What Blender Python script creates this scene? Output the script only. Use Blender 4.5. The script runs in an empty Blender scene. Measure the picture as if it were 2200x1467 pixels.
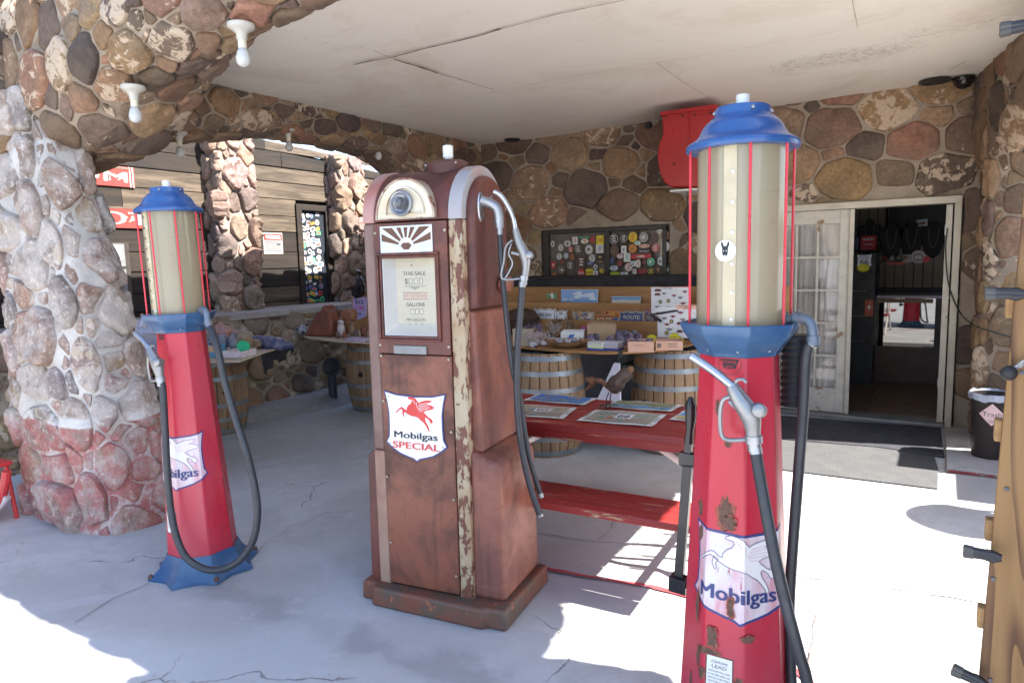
import bpy, bmesh, math, random
from math import sin, cos, pi, radians, sqrt, atan2
from mathutils import Vector, Matrix, noise
import numpy as np

SC = bpy.context.scene
# ---------------------------------------------------------------- camera
F_PX = 1467.0; PCX = 1100.0; PCY = 733.5
YAW = radians(32.2); PIT = radians(6.6); ROL = radians(1.4); EYE = Vector((0, 0, 1.6))
_F0 = Vector((-sin(YAW), cos(YAW), 0)); _R0 = Vector((cos(YAW), sin(YAW), 0)); _U0 = Vector((0, 0, 1))
CF = cos(PIT)*_F0 - sin(PIT)*_U0; _U1 = cos(PIT)*_U0 + sin(PIT)*_F0
CR = cos(ROL)*_R0 - sin(ROL)*_U1; CU = cos(ROL)*_U1 + sin(ROL)*_R0
cd = bpy.data.cameras.new('camera'); cam = bpy.data.objects.new('camera', cd)
SC.collection.objects.link(cam); SC.camera = cam
M = Matrix.Identity(4)
for i in range(3):
    M[i][0] = CR[i]; M[i][1] = CU[i]; M[i][2] = -CF[i]; M[i][3] = EYE[i]
cam.matrix_world = M
cd.sensor_width = 36; cd.lens = 24.0; cd.clip_start = 0.05; cd.clip_end = 2000
def ray(px, py): return CF + (px-PCX)/F_PX*CR - (py-PCY)/F_PX*CU
def at(px, py, ax, val):
    """world point where the sight line of a photo pixel meets the plane (axis ax) = val"""
    d = ray(px, py); t = (val-EYE[ax])/d[ax]; return EYE + t*d
def G(px, py, z=0.0): return at(px, py, 2, z)
def W(px, py, y): return at(px, py, 1, y)
# ---------------------------------------------------------------- world and sun
SUN_AZ = 14.0; SUN_EL = 47.0        # degrees from +X towards +Y, above the horizon
w = bpy.data.worlds.new("World"); SC.world = w; w.use_nodes = True
nt = w.node_tree; nt.nodes.clear()
o_ = nt.nodes.new('ShaderNodeOutputWorld'); b_ = nt.nodes.new('ShaderNodeBackground'); s_ = nt.nodes.new('ShaderNodeTexSky')
s_.sky_type = 'NISHITA'; s_.sun_disc = False; s_.sun_elevation = radians(SUN_EL); s_.sun_rotation = radians(90-SUN_AZ)
s_.air_density = 1.0; s_.dust_density = 1.0; s_.ozone_density = 1.0
b_.inputs[1].default_value = 0.12
nt.links.new(s_.outputs[0], b_.inputs[0]); nt.links.new(b_.outputs[0], o_.inputs[0])
sl = bpy.data.lights.new('sun', 'SUN'); sl.energy = 5.0; sl.angle = radians(0.5); sl.color = (1, .95, .87)
so = bpy.data.objects.new('sun', sl); SC.collection.objects.link(so)
sd = Vector((cos(radians(SUN_EL))*cos(radians(SUN_AZ)), cos(radians(SUN_EL))*sin(radians(SUN_AZ)), sin(radians(SUN_EL))))
so.rotation_euler = sd.to_track_quat('Z', 'Y').to_euler(); so.location = sd*20
SC.view_settings.view_transform = 'Standard'; SC.view_settings.look = 'None'
SC.view_settings.exposure = 2.2; SC.view_settings.gamma = 1.0
SC.cycles.max_bounces = 8; SC.cycles.diffuse_bounces = 5; SC.cycles.caustics_reflective = False; SC.cycles.caustics_refractive = False
SC.cycles.sample_clamp_indirect = 6
# ---------------------------------------------------------------- helpers
rnd = random.Random(7)
def link(o): SC.collection.objects.link(o); return o
def wloc(o):
    v = Vector((0, 0, 0))
    while o is not None: v += o.location; o = o.parent
    return v
def tag(o, label=None, cat=None, group=None, kind=None):
    if label: o['label'] = label
    if cat: o['category'] = cat
    if group: o['group'] = group
    if kind: o['kind'] = kind
    return o
def thing(name, label, cat, loc=(0, 0, 0), rz=0, group=None, kind=None):
    o = link(bpy.data.objects.new(name, None)); o.location = loc; o.rotation_euler = (0, 0, rz); o.empty_display_size = .1
    return tag(o, label, cat, group, kind)
def N(nt, t, **k):
    n = nt.nodes.new('ShaderNode'+t)
    for a, b in k.items():
        if a.startswith('i_'):
            key = a[2:]; n.inputs[int(key) if key.isdigit() else key.replace('_', ' ')].default_value = b
        else: setattr(n, a, b)
    return n
def c4(c): return (c[0], c[1], c[2], 1.0)
MATS = {}
def newmat(name):
    m = bpy.data.materials.new(name); m.use_nodes = True; nt = m.node_tree
    p = nt.nodes['Principled BSDF']; MATS[name] = m
    return m, nt, p
def mixc(nt, fac, a, b, mode='MIX'):
    n = nt.nodes.new('ShaderNodeMix'); n.data_type = 'RGBA'; n.blend_type = mode
    for inp, v in ((n.inputs[0], fac), (n.inputs[6], a), (n.inputs[7], b)):
        if isinstance(v, (int, float)): inp.default_value = v
        elif isinstance(v, tuple): inp.default_value = c4(v)
        else: nt.links.new(v, inp)
    return n.outputs[2]
def ramp(nt, src, lo, hi, a=0.0, b=1.0):
    n = nt.nodes.new('ShaderNodeMapRange'); n.interpolation_type = 'SMOOTHSTEP'
    nt.links.new(src, n.inputs[0])
    n.inputs[1].default_value = lo; n.inputs[2].default_value = hi; n.inputs[3].default_value = a; n.inputs[4].default_value = b
    return n.outputs[0]
def mth(nt, op, a, b=None):
    n = nt.nodes.new('ShaderNodeMath'); n.operation = op
    for i, v in enumerate((a, b)):
        if v is None: continue
        if isinstance(v, (int, float)): n.inputs[i].default_value = v
        else: nt.links.new(v, n.inputs[i])
    return n.outputs[0]
def coord(nt, scale=(1, 1, 1), obj=False, rot=(0, 0, 0)):
    if obj: s = nt.nodes.new('ShaderNodeTexCoord').outputs['Object']
    else: s = nt.nodes.new('ShaderNodeNewGeometry').outputs['Position']
    mp = nt.nodes.new('ShaderNodeMapping'); mp.inputs['Scale'].default_value = scale; mp.inputs['Rotation'].default_value = rot
    nt.links.new(s, mp.inputs[0]); return mp.outputs[0]
def noi(nt, vec, scale, detail=4, rough=.55, dist=0.0):
    n = nt.nodes.new('ShaderNodeTexNoise'); nt.links.new(vec, n.inputs['Vector'])
    n.inputs['Scale'].default_value = scale; n.inputs['Detail'].default_value = detail
    n.inputs['Roughness'].default_value = rough; n.inputs['Distortion'].default_value = dist
    return n.outputs['Fac']
def vor(nt, vec, scale, feat='F1'):
    n = nt.nodes.new('ShaderNodeTexVoronoi'); n.feature = feat; nt.links.new(vec, n.inputs['Vector']); n.inputs['Scale'].default_value = scale
    return n
def bump(nt, p, src, strength=.4, dist=.01):
    n = nt.nodes.new('ShaderNodeBump'); n.inputs['Strength'].default_value = strength; n.inputs['Distance'].default_value = dist
    nt.links.new(src, n.inputs['Height'])
    if p.inputs['Normal'].is_linked:
        nt.links.new(p.inputs['Normal'].links[0].from_socket, n.inputs['Normal'])
    nt.links.new(n.outputs[0], p.inputs['Normal'])
def dirty(name, col, rough=.6, metal=0.0, col2=None, sc=6.0, amt=.35, bmp=.15, bsc=60, obj=True, stretch=(1, 1, 1), chips=None, chipc=None, spec=None, coat=0):
    """painted / plain surface with soft mottling, fine bump, optional chips showing another colour"""
    m, nt, p = newmat(name); v = coord(nt, stretch, obj)
    n1 = noi(nt, v, sc, 6, .6)
    c2 = col2 or tuple(x*.62 for x in col)
    base = mixc(nt, ramp(nt, n1, .35, .72, 0, amt*2 if amt < .5 else 1), col, c2)
    if chips is not None:
        n2 = noi(nt, v, chips[0], 8, .68, .3); f = ramp(nt, n2, chips[1], chips[1]+.03)
        base = mixc(nt, f, base, chipc); bump(nt, p, mth(nt, 'MULTIPLY', f, -1), .5, .003)
    nt.links.new(base, p.inputs['Base Color'])
    p.inputs['Roughness'].default_value = rough; p.inputs['Metallic'].default_value = metal
    nt.links.new(ramp(nt, noi(nt, v, sc*2.3, 4), .3, .75, max(0, rough-.12), min(1, rough+.12)), p.inputs['Roughness'])
    if spec is not None: p.inputs['Specular IOR Level'].default_value = spec
    if coat: p.inputs['Coat Weight'].default_value = coat
    if bmp: bump(nt, p, noi(nt, v, bsc, 3), bmp, .004)
    return m
_flat = {}
def paint(col, rough=.6, metal=0.0):
    k = (tuple(round(c, 3) for c in col), rough, metal)
    if k not in _flat:
        _flat[k] = dirty('paint_%d' % len(_flat), col, rough, metal, amt=.16, bmp=.05, sc=14)
    return _flat[k]
class MB:
    def __init__(s): s.v = []; s.f = []; s.m = []; s.c = []
    def add(s, vs, fs, mi=0, col=(1, 1, 1, 0)):
        b = len(s.v); s.v += [tuple(x) for x in vs]
        for f in fs: s.f.append(tuple(i+b for i in f)); s.m.append(mi); s.c.append(col)
        return s
    def box(s, x0, x1, y0, y1, z0, z1, mi=0, T=None, col=(1, 1, 1, 0)):
        vs = [Vector(p) for p in ((x0, y0, z0), (x1, y0, z0), (x1, y1, z0), (x0, y1, z0), (x0, y0, z1), (x1, y0, z1), (x1, y1, z1), (x0, y1, z1))]
        if T: vs = [T @ p for p in vs]
        return s.add(vs, [(0, 3, 2, 1), (4, 5, 6, 7), (0, 1, 5, 4), (1, 2, 6, 5), (2, 3, 7, 6), (3, 0, 4, 7)], mi, col)
    def tube(s, pts, r, n=12, mi=0, caps=True, col=(1, 1, 1, 0), T=None):
        pts = [Vector(p) for p in pts]; R = r if isinstance(r, (list, tuple)) else [r]*len(pts)
        if T: pts = [T @ p for p in pts]
        tan = [(pts[min(i+1, len(pts)-1)]-pts[max(i-1, 0)]).normalized() for i in range(len(pts))]
        up = Vector((0, 0, 1)) if abs(tan[0].z) < .9 else Vector((1, 0, 0))
        a = tan[0].cross(up).normalized(); vs = []
        for i, p in enumerate(pts):
            a = (a - tan[i]*a.dot(tan[i])).normalized(); b = tan[i].cross(a)
            for k in range(n):
                t = 2*pi*k/n; vs.append(p + (a*cos(t)+b*sin(t))*R[i])
        fs = [(i*n+k, i*n+(k+1) % n, (i+1)*n+(k+1) % n, (i+1)*n+k) for i in range(len(pts)-1) for k in range(n)]
        if caps: fs += [tuple(range(n-1, -1, -1)), tuple((len(pts)-1)*n+k for k in range(n))]
        return s.add(vs, fs, mi, col)
    def lathe(s, prof, n=32, c=(0, 0, 0), mi=0, T=None, a0=0.0, col=(1, 1, 1, 0), sx=1, sy=1):
        """prof: list of (radius, z) from bottom to top"""
        vs = []
        for r, z in prof:
            for k in range(n):
                t = 2*pi*k/n + a0; q = Vector((c[0]+r*cos(t)*sx, c[1]+r*sin(t)*sy, c[2]+z)); vs.append(T @ q if T else q)
        fs = [(i*n+k, i*n+(k+1) % n, (i+1)*n+(k+1) % n, (i+1)*n+k) for i in range(len(prof)-1) for k in range(n)]
        if prof[0][0] > 1e-4: fs.append(tuple(range(n-1, -1, -1)))
        if prof[-1][0] > 1e-4: fs.append(tuple((len(prof)-1)*n+k for k in range(n)))
        return s.add(vs, fs, mi, col)
    def ball(s, c, r, n=12, mi=0, sc=(1, 1, 1), T=None, col=(1, 1, 1, 0), wob=0, seed=0):
        vs = []; h = n//2; c = Vector(c)
        for i in range(1, h):
            t = pi*i/h
            for k in range(n): 
                q = 2*pi*k/n; vs.append(Vector((sin(t)*cos(q), sin(t)*sin(q), cos(t))))
        vs += [Vector((0, 0, 1)), Vector((0, 0, -1))]; A = len(vs)-2; B = A+1
        out = []
        for q in vs:
            k = 1 + (wob*noise.noise(q*1.7+Vector((seed*7.3, seed, 0))) if wob else 0)
            p = c + Vector((q.x*sc[0], q.y*sc[1], q.z*sc[2]))*r*k; out.append(T @ p if T else p)
        fs = [(i*n+k, (i+1)*n+k, (i+1)*n+(k+1) % n, i*n+(k+1) % n) for i in range(h-2) for k in range(n)]
        fs += [(A, k, (k+1) % n) for k in range(n)] + [(B, (h-2)*n+(k+1) % n, (h-2)*n+k) for k in range(n)]
        return s.add(out, fs, mi, col)
    def prism(s, pts, d, mi=0, T=None, col=(1, 1, 1, 0)):
        """pts: 2D outline (x, z); extruded from y=0 to y=d"""
        n = len(pts); vs = [Vector((x, 0, z)) for x, z in pts] + [Vector((x, d, z)) for x, z in pts]
        if T: vs = [T @ p for p in vs]
        return s.add(vs, [tuple(range(n)), tuple(range(2*n-1, n-1, -1))] + [(i, i+n, (i+1) % n+n, (i+1) % n) for i in range(n)], mi, col)
    def build(s, name, mats, parent=None, world=True, ang=35, bevel=0, bseg=2, flat=False):
        me = bpy.data.meshes.new(name); off = wloc(parent) if (parent is not None and world) else Vector((0, 0, 0))
        me.from_pydata([(x-off.x, y-off.y, z-off.z) for x, y, z in s.v], [], s.f)
        if not isinstance(mats, (list, tuple)): mats = [mats]
        for m in mats: me.materials.append(m)
        me.polygons.foreach_set('material_index', s.m)
        if any(c != (1, 1, 1, 0) for c in s.c):
            at_ = me.color_attributes.new('tint', 'FLOAT_COLOR', 'CORNER'); arr = []
            for p, c in zip(s.f, s.c): arr += list(c)*len(p)
            at_.data.foreach_set('color', arr)
        me.update(); me.validate()
        bm = bmesh.new(); bm.from_mesh(me); bmesh.ops.recalc_face_normals(bm, faces=bm.faces); bm.to_mesh(me); bm.free()
        if not flat:
            me.shade_smooth(); me.set_sharp_from_angle(angle=radians(ang))
        o = link(bpy.data.objects.new(name, me)); o.parent = parent
        if bevel:
            b = o.modifiers.new('bevel', 'BEVEL'); b.width = bevel; b.segments = bseg; b.limit_method = 'ANGLE'; b.angle_limit = radians(40)
        return o
def loose(mb, name, mats, parent=None, world=True, **k):
    """one object for each separate piece collected in mb"""
    par = list(range(len(mb.v)))
    def find(i):
        while par[i] != i: par[i] = par[par[i]]; i = par[i]
        return i
    for f in mb.f:
        for a in f[1:]: par[find(a)] = find(f[0])
    G_ = {}
    for f, m, c in zip(mb.f, mb.m, mb.c): G_.setdefault(find(f[0]), []).append((f, m, c))
    out = []
    for fs in G_.values():
        q = MB(); ids = sorted({i for f, _, _ in fs for i in f}); mp = {a: b for b, a in enumerate(ids)}
        q.v = [mb.v[i] for i in ids]; q.f = [tuple(mp[i] for i in f) for f, _, _ in fs]; q.m = [m for _, m, _ in fs]; q.c = [c for _, _, c in fs]
        out.append(q.build(name, mats, parent, world=world, **k))
    return out
def copy_tree(o, parent=None):
    c = o.copy(); link(c); c.parent = parent
    for ch in list(o.children): copy_tree(ch, c)
    return c
# ---- text and flat artwork
_tc = {}
def text2d(s, bold=0.0, shear=0.0):
    k = (s, bold, shear)
    if k not in _tc:
        cu = bpy.data.curves.new('txt', 'FONT'); cu.body = s; cu.size = 1; cu.offset = bold; cu.shear = shear; cu.fill_mode = 'FRONT' if False else 'BOTH'
        cu.resolution_u = 3; cu.align_x = 'CENTER'
        ob = bpy.data.objects.new('txt', cu); link(ob); dg = bpy.context.evaluated_depsgraph_get()
        me = bpy.data.meshes.new_from_object(ob.evaluated_get(dg))
        vs = [(v.co.x, v.co.y) for v in me.vertices]; fs = [tuple(p.vertices) for p in me.polygons]
        bpy.data.objects.remove(ob); bpy.data.curves.remove(cu); bpy.data.meshes.remove(me)
        _tc[k] = (vs, fs)
    return _tc[k]
class Art:
    """flat artwork in (x, y) units: polygons and text with material indices; later mapped on a surface"""
    def __init__(s): s.items = []; s.mats = []
    def mi(s, m):
        if m not in s.mats: s.mats.append(m)
        return s.mats.index(m)
    def poly(s, pts, m, lay=1): s.items.append(([tuple(p) for p in pts], [tuple(range(len(pts)))], s.mi(m), lay)); return s
    def rect(s, x0, x1, y0, y1, m, lay=1): return s.poly([(x0, y0), (x1, y0), (x1, y1), (x0, y1)], m, lay)
    def disc(s, x, y, r, m, lay=1, n=20, sx=1, sy=1): return s.poly([(x+r*sx*cos(2*pi*k/n), y+r*sy*sin(2*pi*k/n)) for k in range(n)], m, lay)
    def line(s, pts, wd, m, lay=2, closed=False):
        P = [Vector(p) for p in pts]; n = len(P); L = []; R = []
        for i in range(n):
            a = P[(i-1) % n] if (closed or i > 0) else P[i]; b = P[(i+1) % n] if (closed or i < n-1) else P[i]
            t = (b-a).normalized(); q = Vector((-t.y, t.x))*wd/2; L.append(P[i]+q); R.append(P[i]-q)
        rng = range(n) if closed else range(n-1)
        vs = [tuple(p) for p in L+R]; fs = [(i, (i+1) % n, (i+1) % n+n, i+n) for i in rng]
        s.items.append((vs, fs, s.mi(m), lay)); return s
    def text(s, t, x, y, h, m, wd=None, lay=3, bold=0.0, shear=0.0, ang=0.0):
        if bold > 0:
            for q, dx in enumerate((-bold, bold)): s.text(t, x+dx*h*.9*cos(ang), y+dx*h*.9*sin(ang), h, m, wd, lay+.18*(q+1), 0.0, shear, ang)
        vs, fs = text2d(t, 0.0, shear)
        if not vs: return s
        xs = [v[0] for v in vs]; ys = [v[1] for v in vs]; w0 = max(xs)-min(xs); cx = (max(xs)+min(xs))/2
        k = h/.70; kx = (wd/w0) if wd else k; c, q = cos(ang), sin(ang)
        out = []
        for a, b in vs:
            a2 = (a-cx)*kx; b2 = b*k; out.append((x+a2*c-b2*q, y+a2*q+b2*c))
        s.items.append((out, fs, s.mi(m), lay)); return s
    def build(s, name, parent, mapf, cuts=(), step=.0006, world=True, thick=0):
        """mapf(x, y, h) -> point; cuts = x values at which faces must be split"""
        bm = bmesh.new()
        for vs, fs, mi, lay in s.items:
            V = [bm.verts.new((a, b, lay)) for a, b in vs]
            for f in fs:
                try: q = bm.faces.new([V[i] for i in f]); q.material_index = mi
                except ValueError: pass
        bmesh.ops.triangulate(bm, faces=[f for f in bm.faces if len(f.verts) > 3])
        for cx in cuts:
            bmesh.ops.bisect_plane(bm, geom=bm.verts[:]+bm.edges[:]+bm.faces[:], plane_co=(cx, 0, 0), plane_no=(1, 0, 0), dist=1e-6)
        off = wloc(parent) if (parent is not None and world) else Vector((0, 0, 0))
        for v in bm.verts: v.co = Vector(mapf(v.co.x, v.co.y, v.co.z*step)) - off
        me = bpy.data.meshes.new(name); bm.to_mesh(me); bm.free()
        for m in s.mats: me.materials.append(m)
        o = link(bpy.data.objects.new(name, me)); o.parent = parent; return o
# ---- rubble masonry
PAL = [(.28, .18, .11), (.32, .215, .125), (.23, .15, .10), (.29, .185, .11), (.16, .105, .08), (.11, .08, .065), (.25, .18, .125), (.33, .225, .13), (.28, .15, .095), (.20, .14, .10), (.14, .10, .08)]
def clip(poly, n, d):
    out = []; k = len(poly)
    for i in range(k):
        a = poly[i]; b = poly[(i+1) % k]; da = n[0]*a[0]+n[1]*a[1]-d; db = n[0]*b[0]+n[1]*b[1]-d
        if da <= 0: out.append(a)
        if (da < 0 < db) or (db < 0 < da):
            t = da/(da-db); out.append((a[0]+(b[0]-a[0])*t, a[1]+(b[1]-a[1])*t))
    return out
def area(p): return .5*sum(p[i][0]*p[(i+1) % len(p)][1]-p[(i+1) % len(p)][0]*p[i][1] for i in range(len(p)))
def rubble(mb, P, u0, u1, v0, v1, size=.2, gap=.035, h=.05, seed=1, pal=PAL, holes=(), asp=1.3, res=.09, mi=(0, 1), paint_amt=.35, mortar=True, wobble=.012, keep=None, fill=.004):
    """fieldstones bedded in mortar over the surface P(u, v) -> point; its normal comes from dP/du x dP/dv"""
    R = random.Random(seed)
    def PN(u, v):
        e = .01; a = P(u, v); du = P(u+e, v)-P(u-e, v); dv = P(u, v+e)-P(u, v-e); n = du.cross(dv)
        return a, (n.normalized() if n.length > 1e-9 else Vector((0, 0, 1)))
    if mortar:
        nu = max(2, int((u1-u0)/res)); nv = max(2, int((v1-v0)/res)); vs = []
        for j in range(nv+1):
            for i in range(nu+1):
                a, n = PN(u0+(u1-u0)*i/nu, v0+(v1-v0)*j/nv)
                vs.append(a + n*(fill+noise.noise(a*6)*wobble))
        fs = []
        for j in range(nv):
            for i in range(nu):
                cu = u0+(u1-u0)*(i+.5)/nu; cv = v0+(v1-v0)*(j+.5)/nv
                if any(x0 < cu < x1 and y0 < cv < y1 for x0, x1, y0, y1 in holes): continue
                fs.append((j*(nu+1)+i, j*(nu+1)+i+1, (j+1)*(nu+1)+i+1, (j+1)*(nu+1)+i))
        mb.add(vs, fs, mi[1])
    seeds = []
    for rad, tries in ((size*1.15, 500), (size*.8, 900), (size*.5, 1400), (size*.3, 900)):
        n = int(tries*(u1-u0)*(v1-v0)/ (size*size) / 60)+8
        for _ in range(n):
            u = R.uniform(u0, u1)/asp; v = R.uniform(v0, v1); r = rad*R.uniform(.85, 1.1)
            if all((u-a)**2+(v-b)**2 > ((r+c)*.93)**2 for a, b, c in seeds): seeds.append((u, v, r))
    for i, (su, sv, sr) in enumerate(seeds):
        if any(x0 < su*asp < x1 and y0 < sv < y1 for x0, x1, y0, y1 in holes): continue
        if keep and not keep(su*asp, sv): continue
        poly = [(u0/asp, v0), (u1/asp, v0), (u1/asp, v1), (u0/asp, v1)]
        for j, (a, b, c) in enumerate(seeds):
            if j == i: continue
            dx, dy = a-su, b-sv; D2 = dx*dx+dy*dy
            if D2 > (size*5)**2: continue
            D = sqrt(D2); t = (D2+sr*sr-c*c)/(2*D) - gap*.5*R.uniform(.6, 1.5); nx, ny = dx/D, dy/D
            poly = clip(poly, (nx, ny), nx*su+ny*sv+t)
            if len(poly) < 3: break
        if len(poly) < 3: continue
        poly = [(a*asp, b) for a, b in poly]; cu0 = su*asp
        for x0, x1, y0, y1 in holes:
            g = gap*.4; cs = []
            if x0 > u0: cs.append(clip(poly, (1, 0), x0-g))
            if x1 < u1: cs.append(clip(poly, (-1, 0), -(x1+g)))
            if y1 < v1: cs.append(clip(poly, (0, -1), -(y1+g)))
            if y0 > v0: cs.append(clip(poly, (0, 1), y0-g))
            xs = [p[0] for p in poly]; ys = [p[1] for p in poly]
            if max(xs) > x0-g and min(xs) < x1+g and max(ys) > y0-g and min(ys) < y1+g:
                cs = [q for q in cs if len(q) > 2]
                if not cs: poly = []; break
                poly = max(cs, key=area)
        if len(poly) < 3 or area(poly) < (size*.22)**2: continue
        for it in range(3 if len(poly) < 6 else 2):
            q = []; k = len(poly); wgt = (.13, .24, .25)[it]
            for a in range(k):
                p0 = poly[a]; p1 = poly[(a+1) % k]
                q += [(p0[0]*(1-wgt)+p1[0]*wgt, p0[1]*(1-wgt)+p1[1]*wgt), (p0[0]*wgt+p1[0]*(1-wgt), p0[1]*wgt+p1[1]*(1-wgt))]
            poly = q
            if len(poly) > 30: break
        cx = sum(p[0] for p in poly)/len(poly); cy = sum(p[1] for p in poly)/len(poly)
        ar = sqrt(abs(area(poly))); H = h*R.uniform(.65, 1.35)*min(1.25, max(.5, ar/size/1.6)); tilt = (R.uniform(-.25, .25), R.uniform(-.25, .25)); so_ = Vector((R.uniform(0, 99), R.uniform(0, 99), 0))
        col = pal[R.randrange(len(pal))]; kk = R.uniform(.8, 1.2); col = (col[0]*kk, col[1]*kk*R.uniform(.90, 1.0), col[2]*kk*R.uniform(.80, 1.0), max(0, R.random()**(1/max(.05, paint_amt))))
        rings = [(1.03, -.35), (1.0, .30), (.965, .66), (.90, .88), (.78, .98), (.55, 1.0), (.28, 1.02)]; vs = []; n = len(poly)
        for s, hh in rings:
            for a, b in poly:
                u = cx+(a-cx)*s; v = cy+(b-cy)*s
                wv = noise.noise(Vector((u*5, v*5, 0))+so_); u += wv*.02*s; v += noise.noise(Vector((u*5, v*5, 7))+so_)*.02*s
                pt, nn = PN(min(max(u, u0), u1), min(max(v, v0), v1))
                hgt = H*hh*(1+tilt[0]*(u-cx)/ar*2+tilt[1]*(v-cy)/ar*2) + (noise.noise(Vector((u*9, v*9, 3))+so_)*.42+noise.noise(Vector((u*24, v*24, 3))+so_)*.2)*H*max(hh, 0)
                vs.append(pt+nn*hgt)
        pt, nn = PN(cx, cy); vs.append(pt+nn*H*1.04)
        fs = [(r*n+a, r*n+(a+1) % n, (r+1)*n+(a+1) % n, (r+1)*n+a) for r in range(len(rings)-1) for a in range(n)]
        L = (len(rings)-1)*n; fs += [(L+a, L+(a+1) % n, len(vs)-1) for a in range(n)]
        mb.add(vs, fs, mi[0], col)
def interp(tab, x):
    if x <= tab[0][0]: return tab[0][1]
    for (a, b), (c, d) in zip(tab, tab[1:]):
        if x <= c:
            t = (x-a)/(c-a); return b+(d-b)*t
    return tab[-1][1]
def polyat(pts, t):
    """point at fraction t of a polyline of Vectors, by arc length"""
    L = [0]
    for a, b in zip(pts, pts[1:]): L.append(L[-1]+(b-a).length)
    x = min(max(t, 0), 1)*L[-1]
    for i in range(len(pts)-1):
        if x <= L[i+1] or i == len(pts)-2:
            return pts[i].lerp(pts[i+1], (x-L[i])/max(1e-9, L[i+1]-L[i]))
# ---------------------------------------------------------------- materials
def stone_mat(name, white=0.0, red=None):
    m, nt, p = newmat(name); v = coord(nt)
    a = nt.nodes.new('ShaderNodeAttribute'); a.attribute_name = 'tint'
    n1 = noi(nt, v, 5, 6, .6); n2 = noi(nt, v, 28, 5, .65); n3 = noi(nt, v, 11, 9, .72, .6)
    k = mth(nt, 'MULTIPLY', ramp(nt, n1, .25, .75, .72, 1.25), ramp(nt, n2, .3, .7, .75, 1.2))
    cc = nt.nodes.new('ShaderNodeCombineColor')
    for i in range(3): nt.links.new(k, cc.inputs[i])
    base = mixc(nt, 1.0, a.outputs['Color'], cc.outputs[0], 'MULTIPLY')
    base = mixc(nt, ramp(nt, noi(nt, v, 2.2, 5), .42, .66, 0, .5), base, (.20, .15, .105)); base = mixc(nt, ramp(nt, noi(nt, v, 60, 6, .8), .58, .68, 0, .6), base, (.06, .045, .04))
    th = mth(nt, 'ADD', n3, mth(nt, 'MULTIPLY', a.outputs['Alpha'], .26))
    base = mixc(nt, ramp(nt, th, .70, .735, 0, .85), base, (.62, .49, .36))
    if white:
        ww = mth(nt, 'ADD', noi(nt, v, 3.2, 8, .7), white-.5)
        base = mixc(nt, ramp(nt, ww, .44, .60, .12, .85), base, (.52, .46, .42))
        base = mixc(nt, ramp(nt, noi(nt, v, 28, 8, .8), .54, .60, 0, .7), base, (.70, .66, .62))
    if red:
        sp = nt.nodes.new('ShaderNodeSeparateXYZ'); nt.links.new(nt.nodes.new('ShaderNodeNewGeometry').outputs['Position'], sp.inputs[0])
        zz = mth(nt, 'ADD', sp.outputs[2], mth(nt, 'MULTIPLY', noi(nt, v, 2, 3), -.12))
        f = mth(nt, 'MULTIPLY', ramp(nt, zz, red, red+.02, 1, 0), ramp(nt, noi(nt, v, 5, 9, .8), .42, .60, .12, .85))
        base = mixc(nt, f, base, (.40, .11, .10))
        band = mth(nt, 'MULTIPLY', ramp(nt, zz, red, red+.012), ramp(nt, zz, red+.05, red+.08, 1, 0))
        base = mixc(nt, mth(nt, 'MULTIPLY', band, ramp(nt, noi(nt, v, 3.5, 5), .48, .56, 0, .8)), base, (.72, .70, .67))
    nt.links.new(base, p.inputs['Base Color']); p.inputs['Roughness'].default_value = .85
    bump(nt, p, noi(nt, v, 14, 9, .75), .8, .03); bump(nt, p, vor(nt, v, 75).outputs['Distance'], .25, .006)
    return m
def mortar_mat(name, col, white=0.0, red=None):
    m, nt, p = newmat(name); v = coord(nt)
    base = mixc(nt, ramp(nt, noi(nt, v, 4, 6, .65), .3, .75), col, tuple(c*.62 for c in col))
    base = mixc(nt, ramp(nt, noi(nt, v, 60, 3), .55, .7, 0, .35), base, tuple(c*.5 for c in col))
    if red:
        sp = nt.nodes.new('ShaderNodeSeparateXYZ'); nt.links.new(nt.nodes.new('ShaderNodeNewGeometry').outputs['Position'], sp.inputs[0])
        f = mth(nt, 'MULTIPLY', ramp(nt, sp.outputs[2], red, red+.02, 1, 0), ramp(nt, noi(nt, v, 8, 9, .75), .45, .58, .2, .9))
        base = mixc(nt, f, base, (.42, .12, .11))
    nt.links.new(base, p.inputs['Base Color']); p.inputs['Roughness'].default_value = .95
    bump(nt, p, noi(nt, v, 24, 8, .7), .6, .02); bump(nt, p, noi(nt, v, 160, 2), .3, .004)
    return m
STONE = stone_mat('fieldstone'); MORTAR = mortar_mat('mortar', (.38, .31, .235))
STONE_L = stone_mat('whitewashed_fieldstone', white=.52, red=.60); MORTAR_L = mortar_mat('whitewashed_mortar', (.64, .60, .56), red=.60)
STONE_P = stone_mat('pink_fieldstone'); MORTAR_P = mortar_mat('pale_mortar', (.30, .26, .23))
PALP = [(.27, .18, .15), (.25, .16, .13), (.30, .21, .18), (.20, .15, .13), (.27, .19, .15), (.14, .11, .10)]
PALL = [(.30, .22, .19), (.34, .19, .15), (.38, .27, .17), (.20, .17, .17), (.33, .21, .18), (.24, .19, .185), (.34, .24, .20)]
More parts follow.
